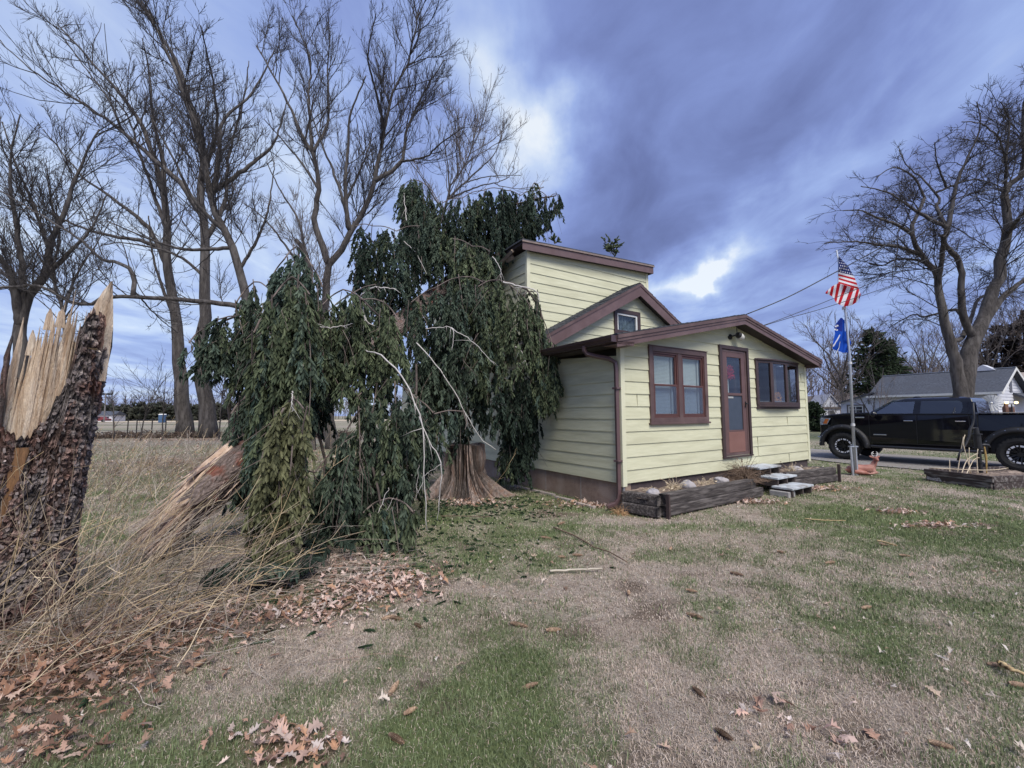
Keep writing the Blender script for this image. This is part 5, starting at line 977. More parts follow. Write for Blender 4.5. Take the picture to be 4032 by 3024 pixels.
def bed(nm, lab, tims, soil, stakes):
    o_ = hthing(nm, lab, 'timber bed', 0, 0, 0, group='timber planting beds along the house front')
    for i, (a, b, w_, h) in enumerate(tims): timber(a, b, w_, h, i+len(lab), None).build('timber', TIM, o_, smooth=True)
    m = MB(); u0, u1, v0, v1, z = soil; X, Y = np.meshgrid(np.linspace(u0, u1, 60), np.linspace(v0, v1, 18)); Z = z+(fbm(np.stack([X*5, Y*5, X*0], -1), 4, 8)-.5)*.12; m.grid(np.stack([X, Y, Z], -1)); m.build('bed_soil', SOIL, o_)
    for s_ in stakes: m = MB(); m.box((s_[0]-.018, s_[1]-.028, -.1), (s_[0]+.018, s_[1]+.028, s_[2])); m.build('stake', STK, o_, bevel=.003)
    return o_
bed('timber_bed', 'low bed of black weathered timbers left of the door steps', [((.17, -.60, 0), (2.95, -.55, 0), .15, .16), ((.19, -.585, .16), (2.72, -.54, 0.16), .145, .165), ((-.06, -.05, 0), (.06, -.62, 0), .13, .155), ((-.03, -.05, .155), (.08, -.60, .155), .13, .16)][:],
    (-.05, 2.9, -.50, .02, .27), [(.155, -.705, .34)])
bed('timber_bed', 'low bed of grey timbers right of the door steps beside the house corner', [((4.05, -.42, 0), (6.02, -.60, 0), .13, .15), ((4.05, -.41, .15), (6.0, -.58, .15), .13, .15), ((5.95, -.02, 0), (6.15, -.50, .0), .12, .15), ((5.6, .10, .14), (6.25, -.28, .14), .12, .12)],
    (4.0, 6.0, -.5, .02, .24), [(4.02, -.50, .33), (6.08, -.66, .36)])
# dry leaves and stems in the beds
g = np.random.default_rng(77)
def clump(name, lab, cat, base, n, h, sp, colr, seed, arch=.6, r0=.003, leaf=0, group=None, rot=None):
    g = np.random.default_rng(seed); mb = MB(); Ps = []
    for _ in range(n):
        a = g.random()*2*np.pi; d = np.array([math.cos(a)*sp*g.random(), math.sin(a)*sp*g.random(), 1.]); d /= np.linalg.norm(d); L_ = h*g.uniform(.5, 1.1); q = [np.array([g.normal()*.04, g.normal()*.04, -.02])]
        for k_ in range(5): d = d+np.array([0, 0, -arch*g.random()*.5])+g.normal(size=3)*.12; d /= np.linalg.norm(d); q.append(q[-1]+d*L_/5)
        Ps.append(q)
    P_ = np.array(Ps); P_[..., 2] = np.maximum(P_[..., 2], -.02); tubes(mb, P_, np.full(P_.shape[:2], r0)*np.linspace(1, .4, 6)[None], 3)
    for _ in range(leaf):
        i = g.integers(0, n); k_ = g.integers(2, 6); c = P_[i, k_]; e = g.normal(size=3); e /= np.linalg.norm(e); f_ = np.cross(e, g.normal(size=3)); f_ /= np.linalg.norm(f_); s_ = g.uniform(.012, .03); mb.add([c-e*s_, c+f_*s_*.5, c+e*s_*1.2, c-f_*s_*.4+e*s_*.2], [(0, 1, 2, 3)])
    o_ = mb.build(name, colr); o_.location = base; return tag(o_, lab, cat, group)
DRY = mat('dry_straw_stem', (.30, .20, .10), (.50, .38, .20), 20, .8); DRYB = mat('dry_brown_stem', (.10, .065, .045), (.19, .13, .09), 20, .85); DRYL = mat('pale_dry_leaf', (.42, .33, .22), (.52, .44, .32), 20, .8)
PG = 'dried plants in the front beds'
clump('dry_plant', 'withered pale leafy plant between the two left rocks in the timber bed', 'plant', hw(.85, -.30, .27), 60, .26, .9, DRYL, 1, 1.0, .004, 90, PG)
clump('dry_plant', 'withered plant at the left end of the timber bed', 'plant', hw(.35, -.2, .27), 40, .16, 1.2, DRYL, 2, 1.2, .004, 60, PG)
clump('dry_plant', 'small withered plant right of the third rock, near the steps', 'plant', hw(1.75, -.25, .27), 40, .18, 1.2, DRYL, 3, 1.2, .004, 70, PG)
clump('dry_vine', 'tangled brown vine spilling over the timber end beside the steps', 'plant', hw(2.75, -.40, .30), 260, .55, 1.6, DRYB, 4, 1.6, .0045, 120)
clump('dry_vine', 'brown vine tangle climbing between the top step and the siding', 'plant', hw(3.05, -.18, .34), 120, .38, 1.3, DRYB, 5, .9, .004, 40)
clump('dry_plant', 'small yellowish plant with one tall stalk in the right timber bed', 'plant', hw(4.75, -.30, .27), 30, .24, .8, DRYL, 6, .8, .004, 50, PG)
clump('grass_tuft', 'orange brown grass tuft at the house corner beside the downspout', 'grass tuft', hw(-.2, -.12, .0), 170, .2, 1.5, mat('rusty_dry_grass', (.34, .19, .09), (.50, .32, .17), 20, .8), 7, 1.4, .0025)
def rock(lab, c, r, seed, gr='round rocks in the front beds'):
    g = np.random.default_rng(seed); mb = MB(); th = np.linspace(0, np.pi, 22); ph = np.arange(34)*2*np.pi/34; D = np.stack([np.sin(th)[:, None]*np.cos(ph)[None], np.sin(th)[:, None]*np.sin(ph)[None], -np.cos(th)[:, None]*np.ones(34)[None]], -1)
    k_ = 1+.6*(fbm(D*1.4+seed*3, 3, seed)-.5)+.05*(fbm(D*7, 2, seed)-.5); mb.grid(D*k_[..., None]*np.array(r), wrap=True); o_ = mb.build('rock', RCK, smooth=True); o_.location = c; tag(o_, lab, 'rock', gr)
RCK = mat('pale_field_stone', (.17, .16, .17), (.46, .44, .46), 14, .85, .7, 40, c3=(.34, .31, .30), s3=6, lo=.3, hi=.7)
rock('pale speckled rock at the left end of the timber bed, next to the stake', hw(.20, -.40, .29), (.115, .10, .08), 1)
rock('round lavender grey rock, second from the left in the timber bed', hw(1.10, -.36, .32), (.125, .10, .095), 2)
rock('mottled cream rock, third from the left in the bed near the steps', hw(2.10, -.34, .31), (.125, .10, .07), 3)
rock('flat white rock in the bed right of the steps', hw(4.95, -.28, .29), (.15, .11, .075), 4)
# entry steps
GRYP = mat('worn_grey_step_paint', (.36, .39, .42), (.50, .53, .56), 7, .75, .35, 50, c3=(.26, .25, .24), s3=6); RIS = mat('step_riser_wood', (.05, .036, .032), (.10, .078, .068), 9, .85, .5, 40)
st = hthing('entry_steps', 'three grey topped wooden steps below the brown front door', 'steps', 3.45, -.02)
for (z, v0, v1, u0, u1) in ((.46, -.02, -.40, -.20, .62), (.30, -.32, -.68, -.13, .62), (.16, -.62, -.98, -.25, .56)):
    m = MB(); m.box((u0, v1, z-.035), (u1, v1+(v0-v1)*.49, z)); m.box((u0, v1+(v0-v1)*.51, z-.035), (u1, v0, z)); m.build('tread', GRYP, st, bevel=.005)
    m = MB(); hb = .115
    for uu in (u0+.03, (u0+u1)/2, u1-.07): m.box((uu, v1+.02, z-.035-hb-.02), (uu+.04, v0-.02, z-.036))
    m.box((u0+.07, v0-.05, z-.15), (u1-.07, v0-.02, z-.036)); m.build('riser', RIS, st)
m = MB(); m.box((-.30, -.93, -.02), (-.05, -.6, .09)); m.build('concrete_block', mat('grey_concrete', (.25, .24, .23), (.36, .35, .34), 16, .9, .5, 60), st, bevel=.01)
# edging pieces beside the side wall
CON = mat('pinkish_edging_concrete', (.30, .25, .23), (.42, .37, .34), 14, .9, .4, 60)
for k_, (v0, v1, u_, lab) in enumerate(((1.55, 2.9, -.16, 'long strip of concrete edging by the side wall, nearest the tree'), (.98, 1.40, -.22, 'short piece of concrete edging, middle of the three by the wall'), (.38, .78, -.26, 'small piece of concrete edging nearest the downspout'))):
    m = MB(); m.box((-.04, 0, -.05), (.04, v1-v0, .025)); o_ = m.build('edging_strip', CON, bevel=.006); o_.location = hw(u_, v0); o_.rotation_euler = (0, 0, HR+.06); tag(o_, lab, 'edging', 'concrete edging along the side wall')
# old stump
SP = pt(1832, 1940, 8.15); SP[2] = 0
stp = thing('tree_stump', 'weathered barkless old stump with flaring roots beside the yellow house', 'stump', SP)
nu, nv = 110, 400; th = np.arange(nv)*2*np.pi/nv; u = np.linspace(0, 1, nu)[:, None]; ht = .93+.02*np.sin(th*3); z = u*ht[None]
rootk = .5+.5*np.cos(th*5+.9)+.3*np.cos(th*3+2); fl = np.exp(-z/.26)*(.30+.34*np.clip(rootk, 0, 1.4))[None]
groove = np.abs(noise3(np.stack([th[None]*7*np.ones((nu, 1))+.6*z, z*1.2, z*0], -1), 5)-.5)*2; gr2 = noise3(np.stack([th[None]*22*np.ones((nu, 1)), z*3, z*0], -1), 6)
# make periodic by blending the end
wr = np.clip((th-5.6)/(2*np.pi-5.6), 0, 1)[None]; groove = groove*(1-wr)+groove[:, :1]*wr; gr2 = gr2*(1-wr)+gr2[:, :1]*wr
rd = .335+fl-.15*(1-groove)**2.2-.04*(gr2 < .35)+.05*(fbm(np.stack([th[None]*30*np.ones((nu, 1)), z*5, z*0], -1), 3, 9)-.5)+.03*(gr2-.5)+.02*np.sin(th*2)[None]
G = np.stack([rd*np.cos(th)[None], rd*np.sin(th)[None], z], -1); tn = (.12+1.0*groove**.9)*(.55+.9*gr2); C_ = tn[..., None]*np.array([1, .93, .88]); mb = MB(); mb.grid(G, C_, wrap=True)
STM = mat('weathered_stump_wood', (.13, .105, .095), (.40, .34, .31), 6, .9, .9, 22, stretch=(5, 5, .8), c3=(.26, .17, .13), s3=2.2, tint=True, bd=.02)
mb.build('stump_side', STM, stp, smooth=False, col=True)
mb = MB(); ring = np.linspace(1, 0, 12)[:, None]; G = np.stack([rd[-1][None]*np.cos(th)[None]*ring, rd[-1][None]*np.sin(th)[None]*ring, ht[None]-.03*(1-ring)+.01*np.sin(ring*20)], -1); mb.grid(G, np.ones(G.shape)*.9, wrap=True)
for k_ in range(5): a = 3.6+k_*.12; mb.box((math.cos(a)*.3-.12, math.sin(a)*.3-.05, ht[0]-.02+.004*k_), (math.cos(a)*.3+.12, math.sin(a)*.3+.03, ht[0]+.012+.004*k_))
mb.build('cut_top', STM, stp, col=True)
mb = MB(); n = 500; a = gg.random(n)*2*np.pi; r_ = .42+gg.random(n)**1.5*.65; c_ = np.stack([r_*np.cos(a), r_*np.sin(a), gg.random(n)*.02], -1); e = gg.normal(size=(n, 3)); e[:, 2] *= .2; e /= np.linalg.norm(e, axis=1, keepdims=True); f_ = np.cross(e, [0, 0, 1.]); s_ = gg.uniform(.008, .03, n)[:, None]; V = np.stack([c_-e*s_*1.5, c_+f_*s_*.5, c_+e*s_*1.5+[0, 0, .01], c_-f_*s_*.5], 1); mb.add(V.reshape(-1, 3), np.arange(n*4).reshape(-1, 4), np.repeat(gg.uniform(.4, 1.5, (n, 1)), 4, 0)*np.ones((1, 3)))
o_ = mb.build('wood_chips', STM, col=True); o_.location = SP; tag(o_, 'reddish rotten wood crumbs scattered round the foot of the old stump', 'wood chips', kind='stuff')
# pine cones
CNM = mat('spruce_cone_scale', (.20, .12, .075), (.42, .29, .19), 40, .7, tint=True)
def cone_mesh(seed, L_=.12, r=.017):
    g = np.random.default_rng(seed); mb = MB(); P_ = np.linspace(-.5, .5, 8)*L_; mb.tube([(x, 0, 0) for x in P_], [r*.45, r*.75, r*.85, r*.85, r*.8, r*.7, r*.5, r*.15], 8, c=(.35, .35, .35))
    k_ = 0
    for t_ in np.linspace(0.02, .97, 19):
        rr = r*math.sin(math.pi*(t_*.86+.12))**.6
        for j in range(8):
            a = j*2*np.pi/8+k_*.39; c = np.array([(t_-.5)*L_, 0, 0]); d = np.array([0, math.cos(a), math.sin(a)]); tn = np.array([0, -math.sin(a), math.cos(a)]); b = c+d*rr*.8; w_ = rr*.42; tip = c+d*rr*1.12+np.array([L_*.055, 0, 0]); tt = g.uniform(.7, 1.25); mb.add([b-tn*w_, b+tn*w_, tip+tn*w_*.6, tip+np.array([L_*.015, 0, 0]), tip-tn*w_*.6], [(0, 1, 2, 3, 4)], (tt, tt, tt))
        k_ += 1
    return mb
CM = [cone_mesh(i, .12+.02*i, .017+.001*i).build('pine_cone', CNM, col=True) for i in range(3)]
CMM = [o.data for o in CM]
for o in CM: bpy.data.objects.remove(o)
cones = [(2030, 2003, 5, 'beside the fallen bough, nearest the old stump'), (2210, 2063, 20, 'on green grass above the dark crooked twig, left of it'), (2150, 2122, -10, 'on the grass left of the upper part of the dark crooked twig'), (2212, 2196, 10, 'left one of the close pair above the long straight stick'), (2274, 2192, -5, 'right one of the close pair above the long straight stick'), (2640, 2160, 60, 'in the straw patch right of the crooked twig, below the bed'), (3075, 2173, -20, 'far out on the straw patch, in line with the entry steps'), (3268, 2212, 5, 'farther right of the steps on the pale straw'), (2900, 2255, -40, 'alone in the middle of the straw patch below the steps'), (2475, 2338, 75, 'alone on straw, just left below the centre of the lawn'), (2722, 2328, -10, 'slim, middle of the straw patch under the double window'), (2735, 2426, -35, 'dark, in the straw patch right of centre, pointing down right'), (3410, 2388, 10, 'on the green tuft area at the right, below the flagpole'), (2178, 2484, 15, 'reddish, in the straw near the bottom centre green patch'), (2043, 2466, -20, 'beside a pale leaf left of the reddish one'), (2752, 2732, -65, 'leaning in the straw patch at the bottom centre'),
    (3705, 2855+80, -20, 'at the lower right, near the dark rut in the soil'), (3930, 2615, -20, 'tan, near the right edge of the lawn'), (4010, 2690, -8, 'at the right edge of the lawn'), (3480, 2145, -25, 'below the green area in line with the pickup door'), (3560, 2185, -12, 'below the leaf trail in line with the raised bed'), (1560, 2440, -15, 'right of two cones in the leaf patch'), (1527, 2437, 40, 'left of two cones in the leaf patch'), (1548, 2722, 75, 'upright looking, in the grass above the bottom leaf pile'), (1614, 2806, 48, 'leaning, between the bottom leaf pile and the green strip'), (1560, 2915, -35, 'nearest the camera beside two pale oak leaves'), (770, 2625, 80, 'reddish, alone at the left'), (1645, 2470, -40, 'small, left of the green strip near the leaf patch'), (2085, 2685+20, 10, 'half way between the green strip and the straw'), (2850, 2640+260, -70, 'on straw at the bottom edge right of centre')]
for k_, (px, py, ang, lab) in enumerate(cones):
    b = gd(px, py); o_ = bpy.data.objects.new('pine_cone', CMM[k_ % 3]); COL.objects.link(o_); h = float(ground_h(np.array([b[0]]), np.array([b[1]]))[0]); o_.location = (b[0], b[1], h+.02); o_.rotation_euler = (k_*1.3, gg.normal()*.08, math.radians(ang)); s_ = gg.uniform(.62, .85); o_.scale = (s_,)*3
    o_['category'] = 'pine cone'; o_['group'] = 'spruce cones scattered on the lawn'; o_['label'] = 'spruce cone '+lab
# sticks
for lab, pts_, r_, mt in (('straight pale barkless stick lying on the grass below two cones', [(2165, 2250), (2260, 2246), (2372, 2240)], .012, mat('pale_stick', (.40, .35, .27), (.52, .47, .38), 9, .7)), ('long thin crooked dark twig lying across the lawn near the house', [(2180, 2078), (2265, 2110), (2330, 2150), (2400, 2175), (2470, 2215)], .010, DRYB), ('thin twig lying in front of the stump', [(1735, 2033), (1820, 2033), (1930, 2036)], .007, DRYB),
    ('thin pale twig lying over leaves near the green bough on the ground', [(1020, 2290), (1060, 2330), (1110, 2350), (1190, 2375)], .004, DRY), ('fallen tan stick at the right of the lawn', [(3455, 2130), (3490, 2138), (3530, 2150)], .012, DRY), ('tan stick at the right edge of the lawn', [(3930, 2650-40), (3985, 2640), (4032, 2655)], .014, DRY), ('short tan stick on the green grass near the steps', [(3170, 2043), (3240, 2049), (3330, 2051)], .008, DRY),
    ('long pale stem lying over the leaves at the left', [(560, 2440), (760, 2400), (960, 2375), (1180, 2350)], .004, DRY)):
    P_ = [gd(*p_, .02) for p_ in pts_]; b = P_[0].copy(); P_ = resample([q-b for q in P_], 14)[0]; P_[1:-1, :2] += gg.normal(size=(12, 2))*.006; m = MB(); m.tube(P_, np.linspace(r_, r_*.6, 14), 6); o_ = m.build('stick', mt, smooth=True); o_.location = b+[0, 0, .004]; tag(o_, lab, 'stick', 'sticks on the lawn')
# ------------------------------------------------------------ dry weeds
WD = mat('dry_weed_stalk', (1, 1, 1), None, rough=.8, tint=True, trans=.15); mb = MB(); g = np.random.default_rng(15)
def stems(n, cxy, sp, h0, h1, lean, leansp, r0, pal, arch, heads=.3, m_=9):
    b = np.array(cxy)+g.normal(size=(n, 2))*np.array(sp); ok = np.hypot(b[:, 0]-TB[0], b[:, 1]-TB[1]) > .36; b = b[ok]; n = len(b); h = g.uniform(h0, h1, n); d = np.stack([lean[0]+g.normal(size=n)*leansp, lean[1]+g.normal(size=n)*leansp, np.full(n, lean[2])], -1); d /= np.linalg.norm(d, axis=1, keepdims=True)
    P_ = np.zeros((n, m_, 3)); P_[:, 0, :2] = b; P_[:, 0, 2] = -.02
    for k_ in range(1, m_): d = d+np.array([lean[0], lean[1], 0])*arch*.12+g.normal(size=(n, 3))*.13; d[:, 2] -= arch*.09; d /= np.linalg.norm(d, axis=1, keepdims=True); P_[:, k_] = P_[:, k_-1]+d*(h/(m_-1))[:, None]
    P_[..., 2] = np.maximum(P_[..., 2], .01+.02*g.random((n, 1))); c = np.array(pal)[g.integers(0, len(pal), n)]*g.uniform(.7, 1.25, (n, 1)); tubes(mb, P_, r0*np.linspace(1.1, .45, m_)[None]*g.uniform(.7, 1.3, (n, 1)), 3, c)
    # side twigs and seed heads
    hn = int(n*heads*4); i = g.integers(0, n, hn); k_ = g.integers(m_//2, m_-1, hn); q = P_[i, k_]; dd = P_[i, k_+1]-q; dd /= np.linalg.norm(dd, axis=1, keepdims=True)+1e-9; dd = dd+g.normal(size=(hn, 3))*.55; dd /= np.linalg.norm(dd, axis=1, keepdims=True); Lh = g.uniform(.05, .22, hn)[:, None]
    T = np.stack([q, q+dd*Lh*.5, q+dd*Lh+np.array([0, 0, .01])], 1); tubes(mb, T, np.full((hn, 3), r0*.55), 3, c[i]*1.1)
    return P_
GOLDP = [(.46, .34, .19), (.38, .28, .17), (.32, .24, .16), (.56, .45, .30)]; TANP = [(.36, .29, .23), (.46, .40, .33), (.24, .19, .15), (.52, .46, .39), (.17, .13, .11)]; BRN = [(.22, .15, .11), (.30, .21, .15)]
RT = lambda px, py: gd(px, py)[:2]
stems(70, RT(60, 2620), (.5, .20), .7, 1.5, (.50, .10, 1), .30, .0028, GOLDP, .5, .8)
stems(45, RT(420, 2430), (.5, .25), .6, 1.35, (.45, .25, 1), .35, .0025, GOLDP+TANP, .5, .8)
stems(40, RT(520, 2300), (.6, .35), .5, 1.3, (.45, .1, .9), .45, .0025, TANP, .9, .5)
stems(190, RT(900, 2290), (.6, .22), .4, 1.0, (.9, .1, .22), .55, .0022, TANP, 1.2, .2)
stems(300, RT(450, 2420), (.6, .2), .25, .7, (-.5, .1, .3), .6, .0020, TANP+BRN, 1.3, .2)
stems(420, RT(250, 2500), (.7, .25), .25, .8, (.3, .0, .4), .7, .0020, BRN+TANP, 1.3, .3)
stems(260, RT(1000, 2220), (.5, .3), .5, 1.2, (1.0, .2, .25), .35, .0024, TANP, 1.0, .1)
stems(210, RT(700, 1980), (1.4, .9), .5, 1.3, (.3, .1, 1), .4, .0032, TANP+GOLDP, .6, .8)
stems(240, RT(650, 1850), (2.4, 1.4), .5, 1.5, (.2, .1, 1), .4, .0048, TANP+GOLDP, .6, .8)
stems(38, RT(250, 2350), (.5, .3), 1.0, 1.9, (.42, .15, 1), .25, .0028, GOLDP, .6, 1.0)
stems(200, RT(1100, 2150), (.5, .4), .3, .7, (.5, 0, .15), .9, .0022, TANP+BRN, 1.2, .1)
GRB = [(.24, .19, .16), (.32, .26, .22), (.18, .14, .12), (.40, .33, .27)]
stems(70, RT(200, 2480), (.55, .20), .8, 1.6, (.30, .1, 1), .42, .0026, GRB+GOLDP, .5, 1.4)
stems(45, RT(520, 2330), (.6, .25), .6, 1.2, (.40, .1, .8), .6, .0026, GRB, .8, 1.2)
stems(45, RT(800, 2250), (.5, .25), .5, 1.1, (.6, .1, .6), .7, .0026, GRB, .9, 1.0)
stems(320, RT(600, 1900), (2.0, 1.0), .5, 1.3, (.2, .1, 1), .5, .0034, GRB+TANP, .6, 1.0)
tag(mb.build('dry_weeds', WD, col=True), 'tangle of tall blond dead weeds leaning around the broken trunk and log', 'weeds', kind='stuff')
# ground twigs and needle litter under the spruce
mb = MB(); n = 1500; xy = np.concatenate([RT(1150, 2250)+g.normal(size=(500, 2))*[.6, .5], RT(1500, 2150)+g.normal(size=(500, 2))*[.9, .7], RT(1900, 1990)+g.normal(size=(500, 2))*[.7, .5]]); xy = xy[house_mask(xy)]; n = len(xy); B = np.column_stack([xy, ground_h(xy[:, 0], xy[:, 1])+.012]); a = g.random(n)*2*np.pi; D = np.stack([np.cos(a), np.sin(a), g.normal(size=n)*.12], -1)
fingers(mb, B, D, g.uniform(.05, .12, n), g.uniform(.008, .014, n), np.array([.022, .04, .02])*g.uniform(.7, 1.7, (n, 1)), g); tag(mb.build('fallen_needles', NEED, col=True), 'broken off green spruce tips littering the grass under the tree', 'needle litter', kind='stuff')
# ============================================================ PICKUP TRUCK
PNT = mat('black_car_paint', (.004, .004, .006), None, rough=.07, spec=.42); PNT.node_tree.nodes['Principled BSDF'].inputs['Coat Weight'].default_value = .12
PLS = mat('matte_black_plastic', (.008, .008, .009), (.014, .014, .015), 30, .55, .2, 200)
RUB = mat('black_tyre_rubber', (.012, .012, .012), (.02, .019, .018), 20, .85)
CHR = mat('chrome', (.75, .75, .78), None, rough=.12, metal=1)
RIM = mat('machined_black_rim', (.02, .02, .02), None, rough=.3, metal=.3)
TGL = glass_mat('tinted_truck_glass', (.06, .07, .09), .10); TGC = glass_mat('clear_truck_glass', (.50, .60, .62), .16)
HLG = mat('headlight_lens', (.50, .55, .60), (.15, .17, .2), 20, .1, spec=.8); AMB = mat('amber_reflector', (.45, .13, .03), None, rough=.2)
trk = thing('pickup_truck', 'black crew cab pickup with big tyres parked on the gravel drive', 'pickup truck', (12.33, 12.62, .012), math.radians(122.5))
FX, RX, WR = 1.70, -1.93, .43
def arch(cx, r, z0, n=14, zc=.43):
    a0 = math.asin((z0-zc)/r); return [(cx+r*math.cos(t_), zc+r*math.sin(t_)) for t_ in np.linspace(a0, math.pi-a0, n)]
prof = [(2.22, .50), (2.36, .60), (2.40, .74), (2.36, .80), (2.37, 1.28), (2.30, 1.36), (2.05, 1.42), (1.60, 1.465), (1.02, 1.49), (.95, 1.44), (-1.225, 1.425), (-1.24, 1.43), (-3.12, 1.44), (-3.15, 1.36), (-3.13, .78), (-3.18, .72), (-3.16, .56), (-3.0, .52)]
pr_ = prof+arch(RX, .56, .52)[::-1]+[(-1.30, .50), (1.10, .50)]+arch(FX, .56, .52)[::-1]
m = MB()
def yw(x, z):   # half width of the body at x,z
    t_ = 1.0-.03*max(0, (x-1.9)/.5)**1.5*3-(.05 if z > 1.36 else 0)-(.02 if z < .6 else 0); return t_
n_ = len(pr_); ys = [-1, -.97, -.5, .5, .97, 1]; rings = []
for yv in ys:
    s_ = abs(yv); ins = .028 if s_ == 1 else 0; cx_, cz_ = -.2, .95
    rings.append([(x-(ins if x > 0 else -ins)*(abs(x) > 2), yv*yw(x, z)*1.0, z-(ins if z > 1 else -ins*.5)) for x, z in pr_])
b0 = m.n; V = np.array(rings); m.add(V.reshape(-1, 3), np.concatenate([np.array([[r_*n_+i, r_*n_+(i+1) % n_, (r_+1)*n_+(i+1) % n_, (r_+1)*n_+i]]) for r_ in range(5) for i in range(n_)]))
m.F.append(np.array([list(range(n_))[::-1]])+b0); m.F.append(np.array([list(range(5*n_, 6*n_))])+b0)
body = m.build('body', PNT, trk, bevel=.018)
# cab greenhouse
def loft(mb, secs):
    G = np.array(secs, float); b0 = mb.n; mb.grid(G, wrap=True); k_ = G.shape[1]; mb.F.append(np.array([list(range(k_))[::-1]])+b0); mb.F.append(np.array([list(range((len(G)-1)*k_, len(G)*k_))])+b0)
m = MB()
def csec(z, x0, x1, w_): return [(x1, -w_, z), (x1+.03, -w_*.5, z), (x1+.03, w_*.5, z), (x1, w_, z), (x0, w_, z), (x0, -w_, z)]
loft(m, [csec(1.40, -1.215, 1.06, .95), csec(1.45, -1.21, .98, .93), csec(1.60, -1.185, .78, .865), csec(1.76, -1.155, .53, .80), csec(1.83, -1.13, .38, .765), csec(1.875, -1.08, .24, .70), csec(1.90, -.95, .08, .58)])
m.build('cab', PNT, trk, bevel=.012)
def sidep(z): return np.interp(z, [1.40, 1.45, 1.60, 1.76, 1.83], [.95, .93, .865, .80, .765])
def swin(pts_, mt, nm, side=1, off=.004):
    mb = MB(); mb.add([(x, side*(sidep(z)+off), z) for x, z in pts_], [tuple(range(len(pts_)))]); return mb.build(nm, mt, trk)
for sd_ in (1, -1):
    swin([(.90, 1.445), (.02, 1.445), (-.01, 1.79), (.44, 1.79), (.50, 1.765)], TGC if sd_ == 1 else TGL, 'front_window', sd_)
    swin([(-.13, 1.445), (-.92, 1.445), (-.99, 1.52), (-.96, 1.74), (-.90, 1.795), (-.14, 1.80)], TGL, 'rear_window', sd_)
m = MB(); m.add([(.99, -.86, 1.46), (.99, .86, 1.46), (.45, .745, 1.82), (.45, -.745, 1.82)], [(0, 1, 2, 3)]); v = m.V[0]; m.V[0] = v+np.array([.045, 0, .02]); m.build('windscreen', TGC, trk)
m = MB(); m.add([(-1.218, -.74, 1.47), (-1.218, .80, 1.47), (-1.18, .72, 1.78), (-1.18, -.66, 1.78)], [(0, 1, 2, 3)]); m.V[0] = m.V[0]-np.array([.012, 0, 0]); m.build('back_window', TGL, trk)
# pale interior seen through the clear front window
m = MB(); m.box((.0, .2, 1.3), (.9, .84, 1.42)); m.box((-.05, -.7, 1.40), (.05, .7, 1.72)); m.build('seats', mat('pale_truck_interior', (.30, .36, .36), (.4, .45, .45), 6, .7), trk)
# door shut lines and pillars, handles, trim
m = MB()
for x in (1.02, -.055, -1.10): m.box((x-.006, 1.0, .58), (x+.006, 1.0025, 1.40))
m.box((-1.10, 1.0, .575), (1.02, 1.0025, .585)); m.build('door_gap', PLS, trk)
m = MB(); m.box((-1.252, -.99, .56), (-1.235, 1.003, 1.43)); m.build('bed_gap', PLS, trk)
for x in (.11, -.94): m = MB(); m.box((x-.10, 1.0, 1.225), (x+.10, 1.035, 1.25)); m.build('door_handle', CHR, trk, bevel=.008)
m = MB(); m.box((1.13, .985, 1.31), (1.36, 1.008, 1.345)); m.build('fender_trim', CHR, trk, bevel=.006)
m = MB(); m.box((.62, 1.0, .80), (.93, 1.012, .828)); m.build('door_badge', CHR, trk, bevel=.004)
m = MB(); m.box((-1.2, .90, 1.425), (1.0, .955, 1.437)); m.build('belt_trim', PLS, trk)
m = MB(); m.box((-3.1, .86, 1.44), (-1.26, .99, 1.455)); m.box((-3.1, -.99, 1.44), (-1.26, -.86, 1.455)); m.build('bed_rail', PLS, trk, bevel=.006)
m = MB(); m.box((-3.1, -.86, 1.442), (-1.28, .86, 1.452)); m.build('bed_cover', PLS, trk)
for sd_ in (1, -1):
    m = MB(); m.ball((.86, sd_*1.13, 1.42), (.09, .13, .115), 14, 9); m.tube([(.84, sd_*.92, 1.38), (.86, sd_*1.08, 1.38)], .03, 8); m.build('mirror', PNT, trk, smooth=True)
m = MB(); m.tube([(1.0, 1.09, .47), (.9, 1.11, .46), (-1.25, 1.11, .46), (-1.33, 1.09, .47)], .042, 10); m.build('running_board', mat('black_step_tube', (.02, .02, .022), None, rough=.25), trk, smooth=True)
m = MB(); m.tube([(1.0, -1.09, .47), (.9, -1.11, .46), (-1.25, -1.11, .46), (-1.33, -1.09, .47)], .042, 10); m.build('running_board', PLS, trk, smooth=True)
m = MB(); m.box((-3.0, -.5, .38), (2.1, .5, .62)); m.build('chassis', PLS, trk)
def flare(cx, sd_):
    m = MB(); G = []
    for t_ in np.linspace(-.05, math.pi+.05, 26):
        c_, s_ = math.cos(t_), math.sin(t_); G.append([(cx+c_*r_, sd_*y_, .43+s_*r_) for r_, y_ in ((.54, .96), (.545, 1.075), (.58, 1.09), (.645, 1.06), (.68, 1.0), (.68, .96))])
    m.grid(np.array(G)); f_ = m.build('wheel_flare', PLS, trk, smooth=True)
    if sd_ == 1:
        for t_ in np.linspace(.15, math.pi-.15, 9): b = MB(); b.ball((cx+math.cos(t_)*.625, 1.072, .43+math.sin(t_)*.625), (.012, .008, .012), 6, 5); b.build('flare_bolt', CHR, f_)
MIL = mat('milled_rim_face', (.62, .63, .66), None, rough=.45)
